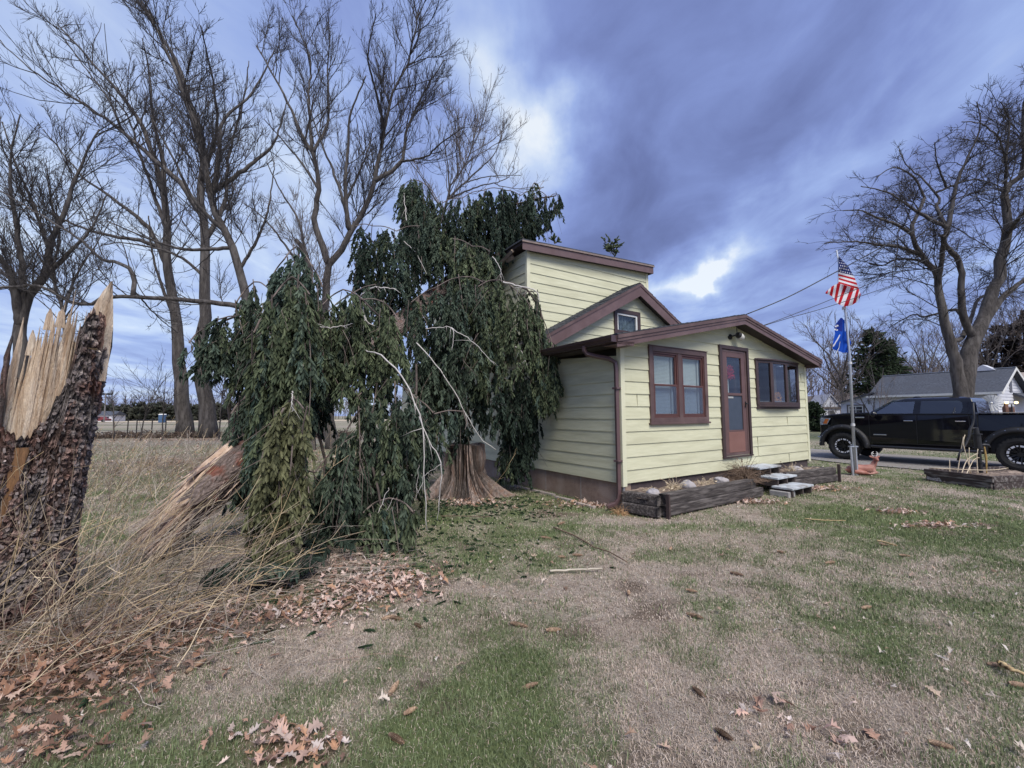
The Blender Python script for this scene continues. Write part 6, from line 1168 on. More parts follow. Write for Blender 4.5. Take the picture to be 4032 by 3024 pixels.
def wheel(cx, sd_):
    w_ = thing('tmp', None, None); COL.objects.unlink(w_); bpy.data.objects.remove(w_)
    m = MB(); G = []; R_ = [(.24, .95), (.27, 1.045), (.33, 1.065), (.395, 1.05), (.425, 1.01), (.432, .9), (.425, .78), (.39, .74), (.24, .76)]
    nt_ = 96
    for j in range(nt_):
        a = 2*math.pi*j/nt_; tr = .010 if (j//2) % 2 else 0; G.append([(cx+math.cos(a)*(r_-(tr if r_ > .39 else 0)), sd_*y_, .43+math.sin(a)*(r_-(tr if r_ > .39 else 0))) for r_, y_ in R_])
    G.append(G[0]); m.grid(np.array(G)); ty = m.build('wheel', RUB, trk, smooth=False)
    m = MB(); G = []
    for j in range(41):
        a = 2*math.pi*j/40; G.append([(cx+math.cos(a)*r_, sd_*y_, .43+math.sin(a)*r_) for r_, y_ in ((.262, 1.04), (.25, 1.035), (.235, .97), (.2, .90), (.0, .89))])
    m.grid(np.array(G)); m.build('rim', RIM, ty, smooth=True)
    m = MB()
    for j in range(8):
        a = 2*math.pi*j/8+.2; d = np.array([math.cos(a), 0, math.sin(a)]); tn = np.array([-math.sin(a), 0, math.cos(a)]); c = np.array([cx, 0, .43]); Y_ = np.array([0, sd_, 0])
        for q in (-1, 1): m.prism([c+Y_*.99+d*.06+tn*q*.012, c+Y_*.99+d*.06+tn*q*.03, c+Y_*1.035+d*.235+tn*q*.062, c+Y_*1.035+d*.235+tn*q*.03], -Y_*.03)
    m.tube([(cx, sd_*.9, .43), (cx, sd_*1.02, .43)], .06, 16); sp = m.build('spokes', RIM, ty)
    m = MB()
    for j in range(8):
        a = 2*math.pi*j/8+.2; c = np.array([cx+math.cos(a)*.205, sd_*1.034, .43+math.sin(a)*.205]); d = np.array([math.cos(a), 0, math.sin(a)]); tn = np.array([-math.sin(a), 0, math.cos(a)]); m.prism([c-tn*.032-d*.022, c+tn*.032-d*.022, c+tn*.04+d*.022, c-tn*.04+d*.022], np.array([0, sd_*.007, 0]))
        a += .39; c = np.array([cx+math.cos(a)*.21, sd_*1.034, .43+math.sin(a)*.21]); d = np.array([math.cos(a), 0, math.sin(a)]); tn = np.array([-math.sin(a), 0, math.cos(a)]); m.prism([c-tn*.012-d*.018, c+tn*.012-d*.018, c+tn*.02+d*.018, c-tn*.02+d*.018], np.array([0, sd_*.007, 0]))
    m.build('milled_accents', MIL, ty)
for cx in (FX, RX):
    for sd_ in (1, -1): flare(cx, sd_); wheel(cx, sd_)
for cx in (FX, RX): m = MB(); m.box((cx-.5, -.9, .45), (cx+.5, .9, 1.05)); m.build('wheel_well', PLS, trk)
for sd_ in (1, -1):
    m = MB(); m.prism([(2.385, sd_*.62, 1.10), (2.36, sd_*.90, 1.08), (2.16, sd_*1.006, 1.09), (2.02, sd_*1.008, 1.30), (2.26, sd_*.97, 1.315), (2.375, sd_*.66, 1.31)], (0, 0, .0)) if 0 else m.add([(2.386, sd_*.62, 1.10), (2.345, sd_*.965, 1.08), (2.12, sd_*1.005, 1.10), (2.02, sd_*1.006, 1.30), (2.30, sd_*.985, 1.315), (2.386, sd_*.62, 1.31)], [(0, 1, 4, 5), (1, 2, 3, 4)]); h_ = m.build('headlight', HLG, trk)
    m = MB(); m.add([(2.24, sd_*1.008, 1.12), (2.13, sd_*1.010, 1.12), (2.06, sd_*1.010, 1.28), (2.16, sd_*1.008, 1.28)], [(0, 1, 2, 3)]); m.build('amber_reflector', AMB, h_)
m = MB(); m.box((2.375, -.60, .92), (2.40, .60, 1.30)); m.build('grille', PLS, trk, bevel=.01)
m = MB(); m.box((2.30, -.98, .66), (2.425, .98, .70)); m.build('bumper_strip', CHR, trk, bevel=.008)
m = MB(); m.ball((.12, 0, 1.925), (.10, .03, .04), 12, 7); m.build('roof_antenna', PLS, trk, smooth=True)
# ============================================================ FLAGPOLE, FLAGS
ALU = mat('brushed_aluminium_pole', (.42, .45, .50), (.52, .55, .60), 8, .38, metal=.55)
PB = np.array([8.325, 10.34, 0]); fp = thing('flagpole', 'tall slim grey metal flagpole with two flags, standing beside the drive', 'flagpole', PB)
path = [pt(3368, 1866, 10.34), pt(3345, 1400, 10.34), pt(3322, 1160, 10.34), pt(3294, 985, 10.34)]; path[0][2] = -.1
m = MB(); m.tube([p_-PB for p_ in path], [.034, .028, .022, .017], 12); m.build('pole', ALU, fp, smooth=True)
m = MB(); m.tube([(.045, .02, -.05), (.040, .02, .69)], .040, 12); m.tube([(-.055, .0, -.05), (-.075, .0, .68)], .026, 10); m.box((-.10, -.03, .66), (.09, .05, .685)); m.build('ground_sleeve', ALU, fp, smooth=False)
m = MB()
for z in (1.2, 2.72, 4.1): c = np.array([np.interp(z, [0, 2.9, 5.6], [0, .04, -.11]), 0, z]); m.tube([c-[0, 0, .03], c+[0, 0, .03]], .042, 12)
m.build('clamp', mat('white_plastic_clamp', (.6, .6, .6), None, rough=.4), fp)
ARM = [pt(3302, 1010, 10.30)-PB, pt(3300, 1115, 10.30)-PB]; m = MB(); m.tube(ARM, .009, 8); m.tube([pt(3312, 1312, 10.28)-PB, pt(3303, 1370, 10.28)-PB, pt(3285, 1405, 10.28)-PB], .010, 8); m.build('flag_rod', ALU, fp)
CLM = mat('flag_cloth', (1, 1, 1), None, rough=.8, spec=.2, tint=True, trans=.35)
def curve(ps, t_):
    ps = np.array(ps, float); s = np.linspace(0, 1, len(ps)); return np.stack([np.interp(t_, s, ps[:, 0]), np.interp(t_, s, ps[:, 1])], -1)
RED, WH, BL = (.50, .012, .022), (.78, .78, .80), (.018, .030, .13)
def cloth(na, nb, top, bot, Y, colf, seed, mb, amp=.07):
    A_, B_ = np.meshgrid(np.linspace(0, 1, na), np.linspace(0, 1, nb), indexing='ij'); T_ = curve(top, A_.ravel()); Bt = curve(bot, A_.ravel()); b = B_.ravel()[:, None]; q = T_*(1-b)+Bt*b
    yy = Y+amp*np.sin(A_.ravel()*9+b[:, 0]*4+seed)*(.3+A_.ravel()); P_ = np.array([pt(x, y, y2) for (x, y), y2 in zip(q, yy)]).reshape(na, nb, 3); C_ = np.array([colf(a, bb) for a, bb in zip(A_.ravel(), B_.ravel())]).reshape(na, nb, 3); mb.grid(P_-PB, C_)
def sc_(a, b):    # a runs down the hoist, b across to the fly
    if a < .60:
        r_ = a/.60*6; c = b*7*(.35+a); fr = (r_ % 1-.5)**2+((c+.5*(int(r_) % 2)) % 1-.5)**2; return WH if fr < .045 and .04 < b < .96 else BL
    return WH if int((a-.60)/.40*6) % 2 == 0 else RED
mb = MB(); cloth(150, 70, [(3303, 1008), (3302, 1060), (3300, 1115)], [(3306, 1012), (3340, 1048), (3366, 1095), (3383, 1140)], 10.26, sc_, 0, mb, .05)
mb2 = mb; cloth(140, 40, [(3251, 1150), (3275, 1128), (3300, 1115), (3330, 1122), (3360, 1132), (3383, 1140), (3389, 1160)], [(3250, 1156), (3262, 1160), (3279, 1168), (3292, 1192), (3302, 1198), (3324, 1207), (3352, 1203), (3376, 1188), (3388, 1166)], 10.26, lambda a, b: RED if int(a*13) % 2 == 0 else WH, 2, mb, .06)
fl = mb.build('american_flag', CLM, smooth=True, col=True); fl.location = PB; tag(fl, 'red white and blue striped flag with stars, curled round the top of the flagpole', 'flag')
mb = MB(); BU = (.012, .085, .50); BD = (.012, .035, .26)
def bf(a, b): 
    if .12 < b < .24 and a > .35: return WH
    return BU if (math.sin(b*7+a*3) > -.6) else (.01, .06, .38)
cloth(50, 50, [(3312, 1250), (3309, 1290), (3308, 1320), (3310, 1345), (3316, 1389)][::1], [(3326, 1262), (3326, 1300), (3342, 1325), (3352, 1350), (3337, 1388)], 10.40, lambda a, b: BU, 1, mb, .05)
cloth(60, 40, [(3309, 1252), (3284, 1285), (3288, 1312), (3280, 1345), (3278, 1375)], [(3318, 1252), (3318, 1290), (3316, 1320), (3318, 1350), (3322, 1389)], 10.28, lambda a, b: BD if a < .38 and b > .05 else (WH if .50 < a < .9 and abs(b-(.9-a)*1.6-.05) < .06 else BU), 3, mb, .05)
for (x, y, w_) in ((3292, 1285, 5), (3298, 1282, 3), (3290, 1297, 3), (3296, 1299, 4)):
    c = pt(x, y, 10.21)-PB; mb.add([c+[-.03, 0, -.02], c+[.02, 0, -.02], c+[.02, 0, .015], c+[-.03, 0, .02]], [(0, 1, 2, 3)], WH)
f2 = mb.build('blue_flag', CLM, smooth=True, col=True); f2.location = PB; tag(f2, 'bright blue flag with white marks bunched halfway up the flagpole, below the striped one', 'flag')
# ============================================================ DEER FIGURE
DB = np.array([8.62, 10.42, 0.]); DM = mat('reddish_brown_deer_figure', (.24, .09, .065), (.33, .135, .10), 7, .6, c3=(.38, .20, .16), s3=5)
m = MB(); V3 = np.array
m.tube([(-.40, 0, .07), (-.34, 0, .11), (-.2, 0, .125), (.0, 0, .12), (.14, 0, .12), (.22, 0, .10)], [.03, .085, .105, .105, .11, .06], 18)
m.tube([(.12, 0, .12), (.20, -.01, .22), (.245, -.01, .32), (.25, -.015, .37)], [.085, .062, .050, .045], 16)
m.tube([(.265, .03, .37), (.25, -.03, .38), (.235, -.09, .36), (.22, -.135, .34), (.215, -.155, .335)], [.035, .050, .038, .026, .016], 14)
for s_ in (-1, 1): m.tube([(.25+s_*.035, .01, .39), (.25+s_*.085, .015, .415), (.25+s_*.125, .01, .44)], [.014, .030, .006], 10)
m.tube([(-.30, .09, .07), (-.18, .12, .05), (-.05, .11, .03)], [.07, .05, .03], 12); m.tube([(-.30, -.09, .07), (-.15, -.13, .05), (-.02, -.12, .03), (.06, -.13, .02)], [.07, .05, .03, .02], 12)
for s_ in (-1, 1): m.tube([(.14, s_*.07, .08), (.22, s_*.09, .04), (.12, s_*.11, .025), (.02, s_*.12, .02)], [.05, .035, .024, .018], 10)
m.tube([(-.40, 0, .10), (-.45, 0, .08)], [.03, .008], 8)
dr_ = thing('deer_figure', 'small reddish brown lying deer figure with white antlers beside the flagpole', 'deer figure', DB, -.12); o_ = m.build('deer_body', DM, dr_); r_ = o_.modifiers.new('weld', 'REMESH'); r_.mode = 'VOXEL'; r_.voxel_size = .011; r_.use_smooth_shade = True; sm = o_.modifiers.new('soft', 'SMOOTH'); sm.iterations = 6
AW = mat('white_antler', (.72, .70, .66), None, rough=.5)
for s_ in (-1, 1): m = MB(); m.tube([(.25+s_*.02, 0, .41), (.25+s_*.06, .01, .46), (.25+s_*.065, 0, .51), (.25+s_*.03, -.01, .545)], [.013, .012, .010, .004], 8); m.tube([(.25+s_*.062, .0, .48), (.25+s_*.02, -.01, .50)], [.009, .004], 6); m.build('antler', AW, dr_, smooth=True)
m = MB()
for s_ in (-1, 1): m.ball((.25+s_*.035, -.055, .385), (.009, .009, .009), 8, 6)
m.build('eyes', BLK, dr_)
# ============================================================ RAISED BED, PUMP, STALKS at the right
RB = mat('dark_brown_painted_plank', (.035, .024, .022), (.06, .042, .038), 6, .8, .6, 30, stretch=(1, 6, 6), c3=(.20, .18, .17), s3=3.2)
A_ = V3([9.16, 9.48, 0]); B_ = V3([9.34, 8.30, 0]); ab = (B_-A_)/np.linalg.norm(B_-A_); pp = V3([-ab[1], ab[0], 0]); ang = math.atan2(ab[1], ab[0]); LW = np.linalg.norm(B_-A_)
rb = thing('raised_bed', 'low raised bed of dark brown planks with peeling white patches by the drive', 'raised bed', A_, ang)
m = MB()
for nm_, q in (('plank', ((0, -.0, .125), (LW, .045, .245))), ('plank', ((.03, .006, -.03), (LW-.03, .05, .12))), ('plank', ((LW-.045, .05, .125), (LW, 2.2, .245))), ('plank', ((LW-.05, .05, -.03), (LW-.006, 2.2, .12))), ('plank', ((0, .05, .125), (.045, 2.2, .245))), ('plank', ((0, .05, -.03), (.045, 2.2, .12)))):
    mb = MB(); mb.box(*q); mb.build(nm_, RB, rb, bevel=.006)
X, Y = np.meshgrid(np.linspace(.04, LW-.04, 30), np.linspace(.05, 2.2, 40)); mb = MB(); mb.grid(np.stack([X, Y, .15+(fbm(np.stack([X*5, Y*5, X*0], -1), 3, 4)-.5)*.08], -1)); mb.build('bed_soil', SOIL, rb)
mb = MB(); mb.add([(.05, -.003, .02), (.34, -.003, .01), (.30, -.003, .09), (.16, -.003, .06), (.06, -.003, .10)], [(0, 1, 2, 3, 4)]); mb.build('peeled_patch', mat('peeling_white_paint', (.45, .44, .46), (.2, .17, .16), 30, .8), rb)
pm_ = thing('hand_pump', 'black iron hand water pump standing in the raised bed in front of the pickup', 'hand pump', (10.26, 9.32, .1)); IR = mat('black_cast_iron', (.010, .010, .011), (.022, .021, .022), 20, .5, .3, 80)
m = MB(); m.tube([(0, 0, 0), (-.012, 0, .60)], .035, 12); m.tube([(-.004, 0, .28), (-.004, 0, .31)], .055, 12); m.tube([(-.012, 0, .58), (-.03, 0, .92)], .062, 14)
for z in (.60, .90): m.tube([(-.02, 0, z), (-.02, 0, z+.022)], .085, 14)
m.tube([(-.03, 0, .92), (-.035, 0, 1.06)], [.05, .04], 12); m.build('pump_body', IR, pm_, smooth=False)
m = MB(); m.tube([(.03, 0, .66), (.12, -.01, .68), (.19, -.02, .665), (.205, -.02, .62)], [.03, .028, .026, .024], 10); m.build('spout', IR, pm_, smooth=True)
m = MB(); m.tube([(-.05, 0, 1.60), (-.055, 0, 1.28), (-.10, 0, 1.12), (-.16, 0, 1.02), (-.20, 0, .85), (-.30, 0, .66), (-.44, 0, .50), (-.49, 0, .34)], [.018, .016, .022, .028, .024, .018, .018, .02], 8); m.tube([(-.03, 0, 1.05), (-.14, 0, 1.03)], .02, 8); m.build('pump_handle', IR, pm_, smooth=True)
m = MB(); m.tube([(.09, -.02, .64), (.10, -.03, .40), (.085, -.03, .05)], [.014, .02, .008], 8); m.build('frayed_rope', mat('ochre_rope', (.30, .19, .05), (.42, .28, .1), 30, .8), pm_)
mb = MB()
for q in (((9.75, 9.25, .15), (9.95, 9.3, .45), (10.2, 9.3, .60)), ((9.80, 9.2, .15), (10.1, 9.3, .46), (10.24, 9.3, .5)), ((9.98, 9.3, .15), (10.0, 9.3, .5), (10.02, 9.3, .72)), ((10.02, 9.3, .15), (9.93, 9.3, .60), (9.90, 9.3, .83), (9.95, 9.3, 1.0)), ((9.82, 9.4, .15), (9.93, 9.4, .6), (10.02, 9.4, .95)), ((10.05, 9.2, .15), (10.06, 9.2, .5), (10.1, 9.2, .7)), ((9.6, 9.35, .15), (9.62, 9.35, .45)), ((9.3, 9.5, .26), (10.0, 9.0, .27), (10.6, 9.1, .3))):
    mb.tube(resample(V3(q)-V3([9.9, 9.3, .15]), 8)[0], np.linspace(.011, .006, 8), 6)
o_ = mb.build('dry_stalks', mat('pale_dry_stalk', (.55, .45, .30), (.66, .56, .42), 20, .7), smooth=True); o_.location = (9.9, 9.3, .15); tag(o_, 'bunch of thick pale dry stalks beside the hand pump in the raised bed', 'dry stalks')
# ============================================================ WIRES
def wire(lab, ps, r_=.011):
    P_ = np.array([pt(*q) for q in ps]); b = P_[0].copy(); R_, _ = resample(P_-b, 60); m = MB(); m.tube(R_, r_, 6); o_ = m.build('power_line', BLK, smooth=True); o_.location = b; tag(o_, lab, 'power line', 'power lines running to the house')
wire('thick twisted power line, highest of three, running from the porch ridge past the flag', [(2938, 1238, 9.3), (3100, 1171, 9.35), (3288, 1073, 9.5), (3462, 979, 10), (3823, 784, 11), (4032, 668, 11.6), (4300, 520, 12.5)], .013)
wire('thin power line, middle of three, running behind the porch roof', [(2980, 1290, 9.9), (3100, 1247, 9.9), (3302, 1167, 10.0), (3621, 1034, 10.6), (4032, 849, 11.6), (4300, 720, 12.5)], .008)
wire('thin power line, lowest of three, crossing the lower edge of the striped flag', [(2980, 1291, 9.6), (3100, 1254, 9.65), (3308, 1193, 9.8), (3679, 1063, 10.6), (4032, 914, 11.6), (4300, 800, 12.5)], .008)
# ============================================================ WHITE HOUSE AND NEIGHBOURS
WSD = mat('white_lap_siding', (.50, .51, .56), (.60, .61, .65), 3, .6, .2, 30); RGY = mat('blue_grey_roof_shingle', (.040, .046, .060), (.085, .095, .118), 9, .95, .6, 60, c3=(.06, .066, .082), s3=.8); DKG = mat('dark_window_glass', (.02, .022, .026), None, rough=.1)
O_ = V3([31.13, 27.0, 0]); ex = V3([-.43, .90, 0]); wh = thing('white_house', 'white sided house with a long blue grey roof behind the pickup', 'house', O_, math.atan2(.90, -.43))
# local: x along ex, y towards the camera (negative = back)
def lw_(nm, O2, A2, N2, z0, z1, lo, hi, op=()): mb = MB(); lap_wall(mb, O2, A2, N2, z0, z1, lo, hi, op, lap=.03); return mb.build(nm, WSD, wh)
LH = 6.5; DPT = 4.6; EV = 2.72; RZ = 4.28; sgn = -1
lw_('front_wall', (0, 0, 0), (1, 0, 0), (0, 1, 0), 0, EV, lambda z: 0, lambda z: LH); lw_('back_wall', (LH, -DPT, 0), (-1, 0, 0), (0, -1, 0), 0, EV, lambda z: 0, lambda z: LH)
gl = lambda z: max(0, (z-EV)/(RZ-EV)*DPT/2); lw_('gable_wall', (0, -DPT, 0), (0, 1, 0), (-1, 0, 0), 0, RZ, lambda z: gl(z), lambda z: DPT-gl(z)); lw_('gable_wall', (LH, 0, 0), (0, -1, 0), (1, 0, 0), 0, RZ, lambda z: gl(z), lambda z: DPT-gl(z))
for q in (((.35, EV-.1), (-DPT/2, RZ+.02)), ((-DPT-.35, EV-.1), (-DPT/2, RZ+.02))):
    mb = MB(); mb.prism([(-.35, q[0][0], q[0][1]), (-.35, q[1][0], q[1][1]), (-.35, q[1][0], q[1][1]+.1), (-.35, q[0][0], q[0][1]+.1)], (LH+.7, 0, 0)); mb.build('roof', RGY, wh)
    mb = MB(); mb.prism([(-.38, q[0][0], q[0][1]-.08), (-.38, q[1][0], q[1][1]-.08), (-.38, q[1][0], q[1][1]+.09), (-.38, q[0][0], q[0][1]+.09)], (.028, 0, 0)); mb.build('rake_trim', WHT, wh)
mb = MB(); mb.box((-.36, .36, EV-.13), (LH+.36, .46, EV+.02)); mb.build('gutter', WHT, wh)
mb = MB(); mb.box((-.35, -DPT/2-.09, RZ+.11), (LH+.35, -DPT/2+.09, RZ+.15)); mb.build('ridge_cap', mat('pale_ridge_cap', (.38, .40, .44), None, rough=.6), wh)
mb = MB(); mb.prism([(.5, -DPT/2+.3, RZ+.0), (1.1, -DPT/2+.3, RZ+.42), (1.7, -DPT/2+.3, RZ+.0)], (0, -.8, 0)); mb.build('roof_dormer', WSD, wh)
mb = MB(); mb.box((-.05, -2.5, 2.75), (.0, -2.1, 3.6)); mb.build('window', mat('dull_window', (.07, .075, .09), None, rough=.2), wh)
mb = MB(); mb.prism([(-.9, -2.6, 2.25), (-.02, -2.6, 2.75), (-.02, -2.6, 2.6), (-.9, -2.6, 2.12)], (0, -2.2, 0)); mb.build('porch_roof', RGY, wh)
mb = MB(); lap_wall(mb, (LH+.02, .05, 0), (1, 0, 0), (0, 1, 0), 0, 2.95, lambda z: 0, lambda z: min(2.3, 2.3-(z-2.25)/.7*2.3) if z > 2.25 else 2.3, ((.75, 1.75, 1.35, 2.0),), brk=(2.25,), lap=.03); mb.build('garage_wall', WSD, wh)
mb = MB(); mb.box((LH+.02, -4.4, 0), (LH+2.30, .02, 2.2)); mb.build('garage_body', WSD, wh)
mb = MB(); mb.prism([(LH-.1, .3, 2.95), (LH+2.55, .3, 2.18), (LH+2.55, .3, 2.26), (LH-.1, .3, 3.06)], (0, -5.5, 0)); mb.build('garage_roof', RGY, wh)
mb = MB(); frame(mb, LH+.65, LH+1.87, 1.25, 2.1, .1, .07, .12); gw2 = mb.build('garage_window', mat('grey_brown_window_surround', (.10, .09, .09), None, rough=.6), wh)
mb = MB(); frame(mb, LH+.75, LH+1.77, 1.35, 2.0, .07, .07, .10); mb.box((LH+1.24, .07, 1.42), (LH+1.28, .09, 1.93)); mb.box((LH+.82, .07, 1.66), (LH+1.70, .088, 1.69)); mb.build('sash', WHT, gw2)
mb = MB(); mb.box((LH+.8, .05, 1.38), (LH+1.75, .068, 1.97)); mb.build('pane', DKG, gw2)
mb = MB(); mb.ball((LH+.35, .12, 2.25), (.07, .07, .16), 10, 7); mb.tube([(LH+.35, .12, 2.38), (LH+.40, .12, 2.52)], .03, 6); mb.build('wall_ornament', mat('grey_metal_ornament', (.2, .21, .21), None), wh)
# small white shed
SH = V3([28.3, 37.4, 0]); sh = thing('garden_shed', 'small white playhouse like shed with a steep gable left of the white garage', 'shed', SH, -.15)
mb = MB(); lap_wall(mb, (-.72, 0, 0), (1, 0, 0), (0, -1, 0), 0, 2.95, lambda z: 0 if z < 2.0 else (z-2.0)/.95*.72, lambda z: 1.44 if z < 2.0 else 1.44-(z-2.0)/.95*.72, ((.5, .95, .9, 1.6),), brk=(2.0,), lap=.02); mb.box((-.72, .01, 0), (.72, 2.2, 2.0)); mb.build('shed_wall', WSD, sh)
for s_ in (-1, 1): mb = MB(); mb.prism([(s_*.85, -.15, 1.88), (0, -.15, 3.0), (0, -.15, 3.1), (s_*.9, -.15, 1.92)], (0, 2.5, 0)); mb.build('shed_roof', mat('pale_shed_roof', (.30, .30, .33), (.4, .4, .43), 9, .8), sh)
mb = MB(); mb.box((-.22, -.04, .9), (.23, .01, 1.6)); mb.build('shed_window', mat('shed_dark_opening', (.05, .05, .055), None), sh)
mb = MB(); mb.box((-.9, -.10, 1.78), (.9, -.02, 1.95)); mb.build('shed_beam', mat('shed_brown_beam', (.09, .07, .06), None), sh)
S2 = thing('lean_to_shed', 'low white lean-to shed left of the small gabled shed', 'shed', (26.6, 37.2, 0), -.1); mb = MB(); lap_wall(mb, (-.75, 0, 0), (1, 0, 0), (0, -1, 0), 0, 1.75, lambda z: 0, lambda z: 1.5, lap=.02); mb.box((-.75, .01, 0), (.75, 1.6, 1.7)); mb.build('shed_wall', WSD, S2); mb = MB(); mb.box((-.85, -.1, 1.75), (.85, 1.7, 1.81)); mb.build('shed_roof', WHT, S2)
# log edging in front of the sheds
mb = MB(); mb.tube([(-1.7, 0, .15), (1.7, 0, .17)], .17, 12); o_ = mb.build('fallen_log', mat('brown_log', (.12, .09, .075), (.2, .15, .12), 6, .9)); o_.location = (26.2, 35.2, 0); tag(o_, 'low brown log lying on the grass in front of the white sheds', 'log')
# neighbour with beige roof
BH = thing('beige_roof_house', 'house with a beige roof at the right edge behind the white house', 'house', (47.5, 37, 0), -.75)
mb = MB(); mb.box((-4, -3, 0), (6, 3, 3.3)); mb.build('wall', WSD, BH)
for s_ in (-1, 1): mb = MB(); mb.prism([(-4.3, s_*3.4, 3.25), (-4.3, 0, 4.9), (-4.3, 0, 5.0), (-4.3, s_*3.4, 3.38)], (10.6, 0, 0)); mb.build('roof', mat('beige_roof_shingle', (.26, .22, .19), (.34, .29, .25), 9, .9, .5, 40), BH)
mb = MB(); mb.box((-4.3, -3.5, 3.2), (6.3, -3.4, 3.38)); mb.build('gutter', WHT, BH)
# ornamental windmill
wm = thing('garden_windmill', 'white ornamental windmill wheel standing by the white house', 'windmill', (24.6, 21.6, 0)); WC = V3([0, 0, 1.93])
mb = MB()
for j in range(18):
    a = 2*math.pi*j/18; d = V3([math.cos(a)*.74, math.cos(a)*-.67, math.sin(a)]); t2 = V3([-math.sin(a)*.74, math.sin(a)*.67, math.cos(a)]); nn = V3([.67, .74, 0])*.02; mb.add([WC+d*.10-t2*.015-nn, WC+d*.10+t2*.015+nn, WC+d*.42+t2*.062+nn, WC+d*.42-t2*.062-nn], [(0, 1, 2, 3)])
mb.build('blades', WHT, wm)
mb = MB(); mb.ball(WC, (.06, .06, .06), 10, 7)
for s_ in ((-.35, 0), (.35, 0), (0, .3)): mb.tube([(s_[0], s_[1], 0), WC], .016, 5)
mb.build('stand', WHT, wm)
for k_, (x, Y, h, lab) in enumerate(((2048, 24, 2.0, 'rusty brown thick post left of the two glowing yellow lamps'), (2105, 25.5, 1.75, 'rusty brown post under the two glowing yellow lamps'))):
    b = pt(3080+x*.4304, 1640, Y); mb = MB(); mb.box((-.09, -.09, 0), (.09, .09, h)); o_ = mb.build('wooden_post', mat('rust_brown_post', (.11, .055, .04), (.16, .085, .065), 9, .8), bevel=.01); o_.location = (b[0], b[1], 0); tag(o_, lab, 'post', 'brown posts by the white house')
YL = bpy.data.materials.new('warm_lamp_glow'); YL.use_nodes = True; p_ = YL.node_tree.nodes['Principled BSDF']; p_.inputs['Base Color'].default_value = (.8, .6, .2, 1); p_.inputs['Emission Color'].default_value = (1, .75, .3, 1); p_.inputs['Emission Strength'].default_value = 1.6
lp_ = thing('twin_lamp', 'pair of small glowing yellow lamps in front of the white gable', 'lamp', (28.0, 23.6, 0)); LZ = 1.98
mb = MB(); mb.tube([(0, 0, 0), (0, 0, LZ-.1)], .03, 8); mb.tube([(-.16, .14, LZ-.08), (.16, -.14, LZ-.08)], .015, 6); mb.build('lamp_post', BLK, lp_)
for s_ in (-1, 1): mb = MB(); mb.ball((s_*.13, -s_*.12, LZ), (.08, .08, .07), 12, 8); mb.build('bulb', YL, lp_, smooth=True)
# chain link fence
CL = mat('grey_fence_wire', (.10, .10, .11), None, rough=.5, metal=.4)
f_ = thing('wire_fence', 'thin grey chain link fence in front of the white house', 'fence', (22.5, 24.0, 0)); mb = MB(); fe = V3([9.5, -4.0, 0])
for k_ in range(5): q = fe*k_/4; mb = MB(); mb.tube([q, q+V3([0, 0, 1.45])], .03, 8); mb.build('fence_post', CL, f_)
mb = MB()
for z in (1.43, .1): mb.tube([V3([0, 0, z]), fe+V3([0, 0, z])], .016, 6)
for k_ in range(60):
    for s_ in (-1, 1): a = fe*k_/60; b = fe*(k_+6*s_)/60; (0 <= k_+6*s_ <= 60) and mb.tube([a+V3([0, 0, .1]), b+V3([0, 0, 1.43])], .004, 3, False)
mb.build('mesh', CL, f_)
# ============================================================ EVERGREENS, HILL, FAR WOODS
def conifer(lab, px, Y, top, hw_, seed, n=2600, fl=.5, gp=None, base_=0.18, ragged=.5, col=((.018, .030, .016), (.050, .070, .038))):
    g = np.random.default_rng(seed); b = pt(px, 1640, Y); b[2] = 0; H_ = pt(px, top, Y)[2]; W_ = hw_/FPX*Y; rt = thing('evergreen_tree', lab, 'tree', b, 0, gp); mb = MB(); mb.tube([(0, 0, -.2), (0, 0, H_*.5), (0, 0, H_*.96)], [.22, .14, .03], 9); mb.build('trunk', BARKD, rt)
    br = MB(); nb = 90; B = []; D = []
    for _ in range(nb):
        z = H_*(base_+(1-base_)*g.random()**.9); w_ = W_*(1-(z/H_-base_)/(1-base_))**.7*g.uniform(.45, 1.15)+.15; a = g.random()*2*np.pi; d = V3([math.cos(a), math.sin(a), g.uniform(-.05, .35)]); e = V3([0, 0, z])+d*w_; br.tube([(0, 0, z), e], [.05, .015], 4, False); k_ = int(n/nb)
        t_ = g.uniform(.25, 1.05, k_)[:, None]; B.append(V3([0, 0, z])+d*w_*t_+g.normal(size=(k_, 3))*.16*w_*ragged); dd = d+g.normal(size=(k_, 3))*.7; dd[:, 2] += .1; D.append(dd)
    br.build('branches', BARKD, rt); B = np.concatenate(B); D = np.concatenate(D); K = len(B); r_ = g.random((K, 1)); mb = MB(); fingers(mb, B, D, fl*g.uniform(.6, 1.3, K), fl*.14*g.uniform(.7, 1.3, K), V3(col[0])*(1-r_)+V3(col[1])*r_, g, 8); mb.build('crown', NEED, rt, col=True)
EG = 'evergreens behind the houses'
conifer('ragged dark pine behind the white garage, its top left of the big bare tree', 3455, 44, 1305, 100, 1, 1500, .55, EG, .35, .9)
conifer('second ragged pine just right of the first, behind the grey roof', 3510, 47, 1345, 85, 2, 1200, .55, EG, .3, .9)
conifer('small dark spruce beside the white sheds, next to the yellow house corner', 3203, 33, 1590, 42, 3, 1800, .3, EG, .02, .4)
conifer('dark brownish evergreen behind the roof at the right, below the bare branches', 3965, 52, 1290, 100, 4, 1300, .7, EG, .1, .8, ((.035, .028, .024), (.075, .060, .052)))
conifer('tall dark brownish evergreen at the right edge of the view', 4060, 50, 1240, 95, 5, 1300, .7, EG, .1, .8, ((.035, .028, .024), (.075, .060, .052)))
HM = mat('brown_wooded_hill', (.065, .050, .045), (.13, .105, .095), .8, .95, c3=(.10, .08, .06), s3=.2)
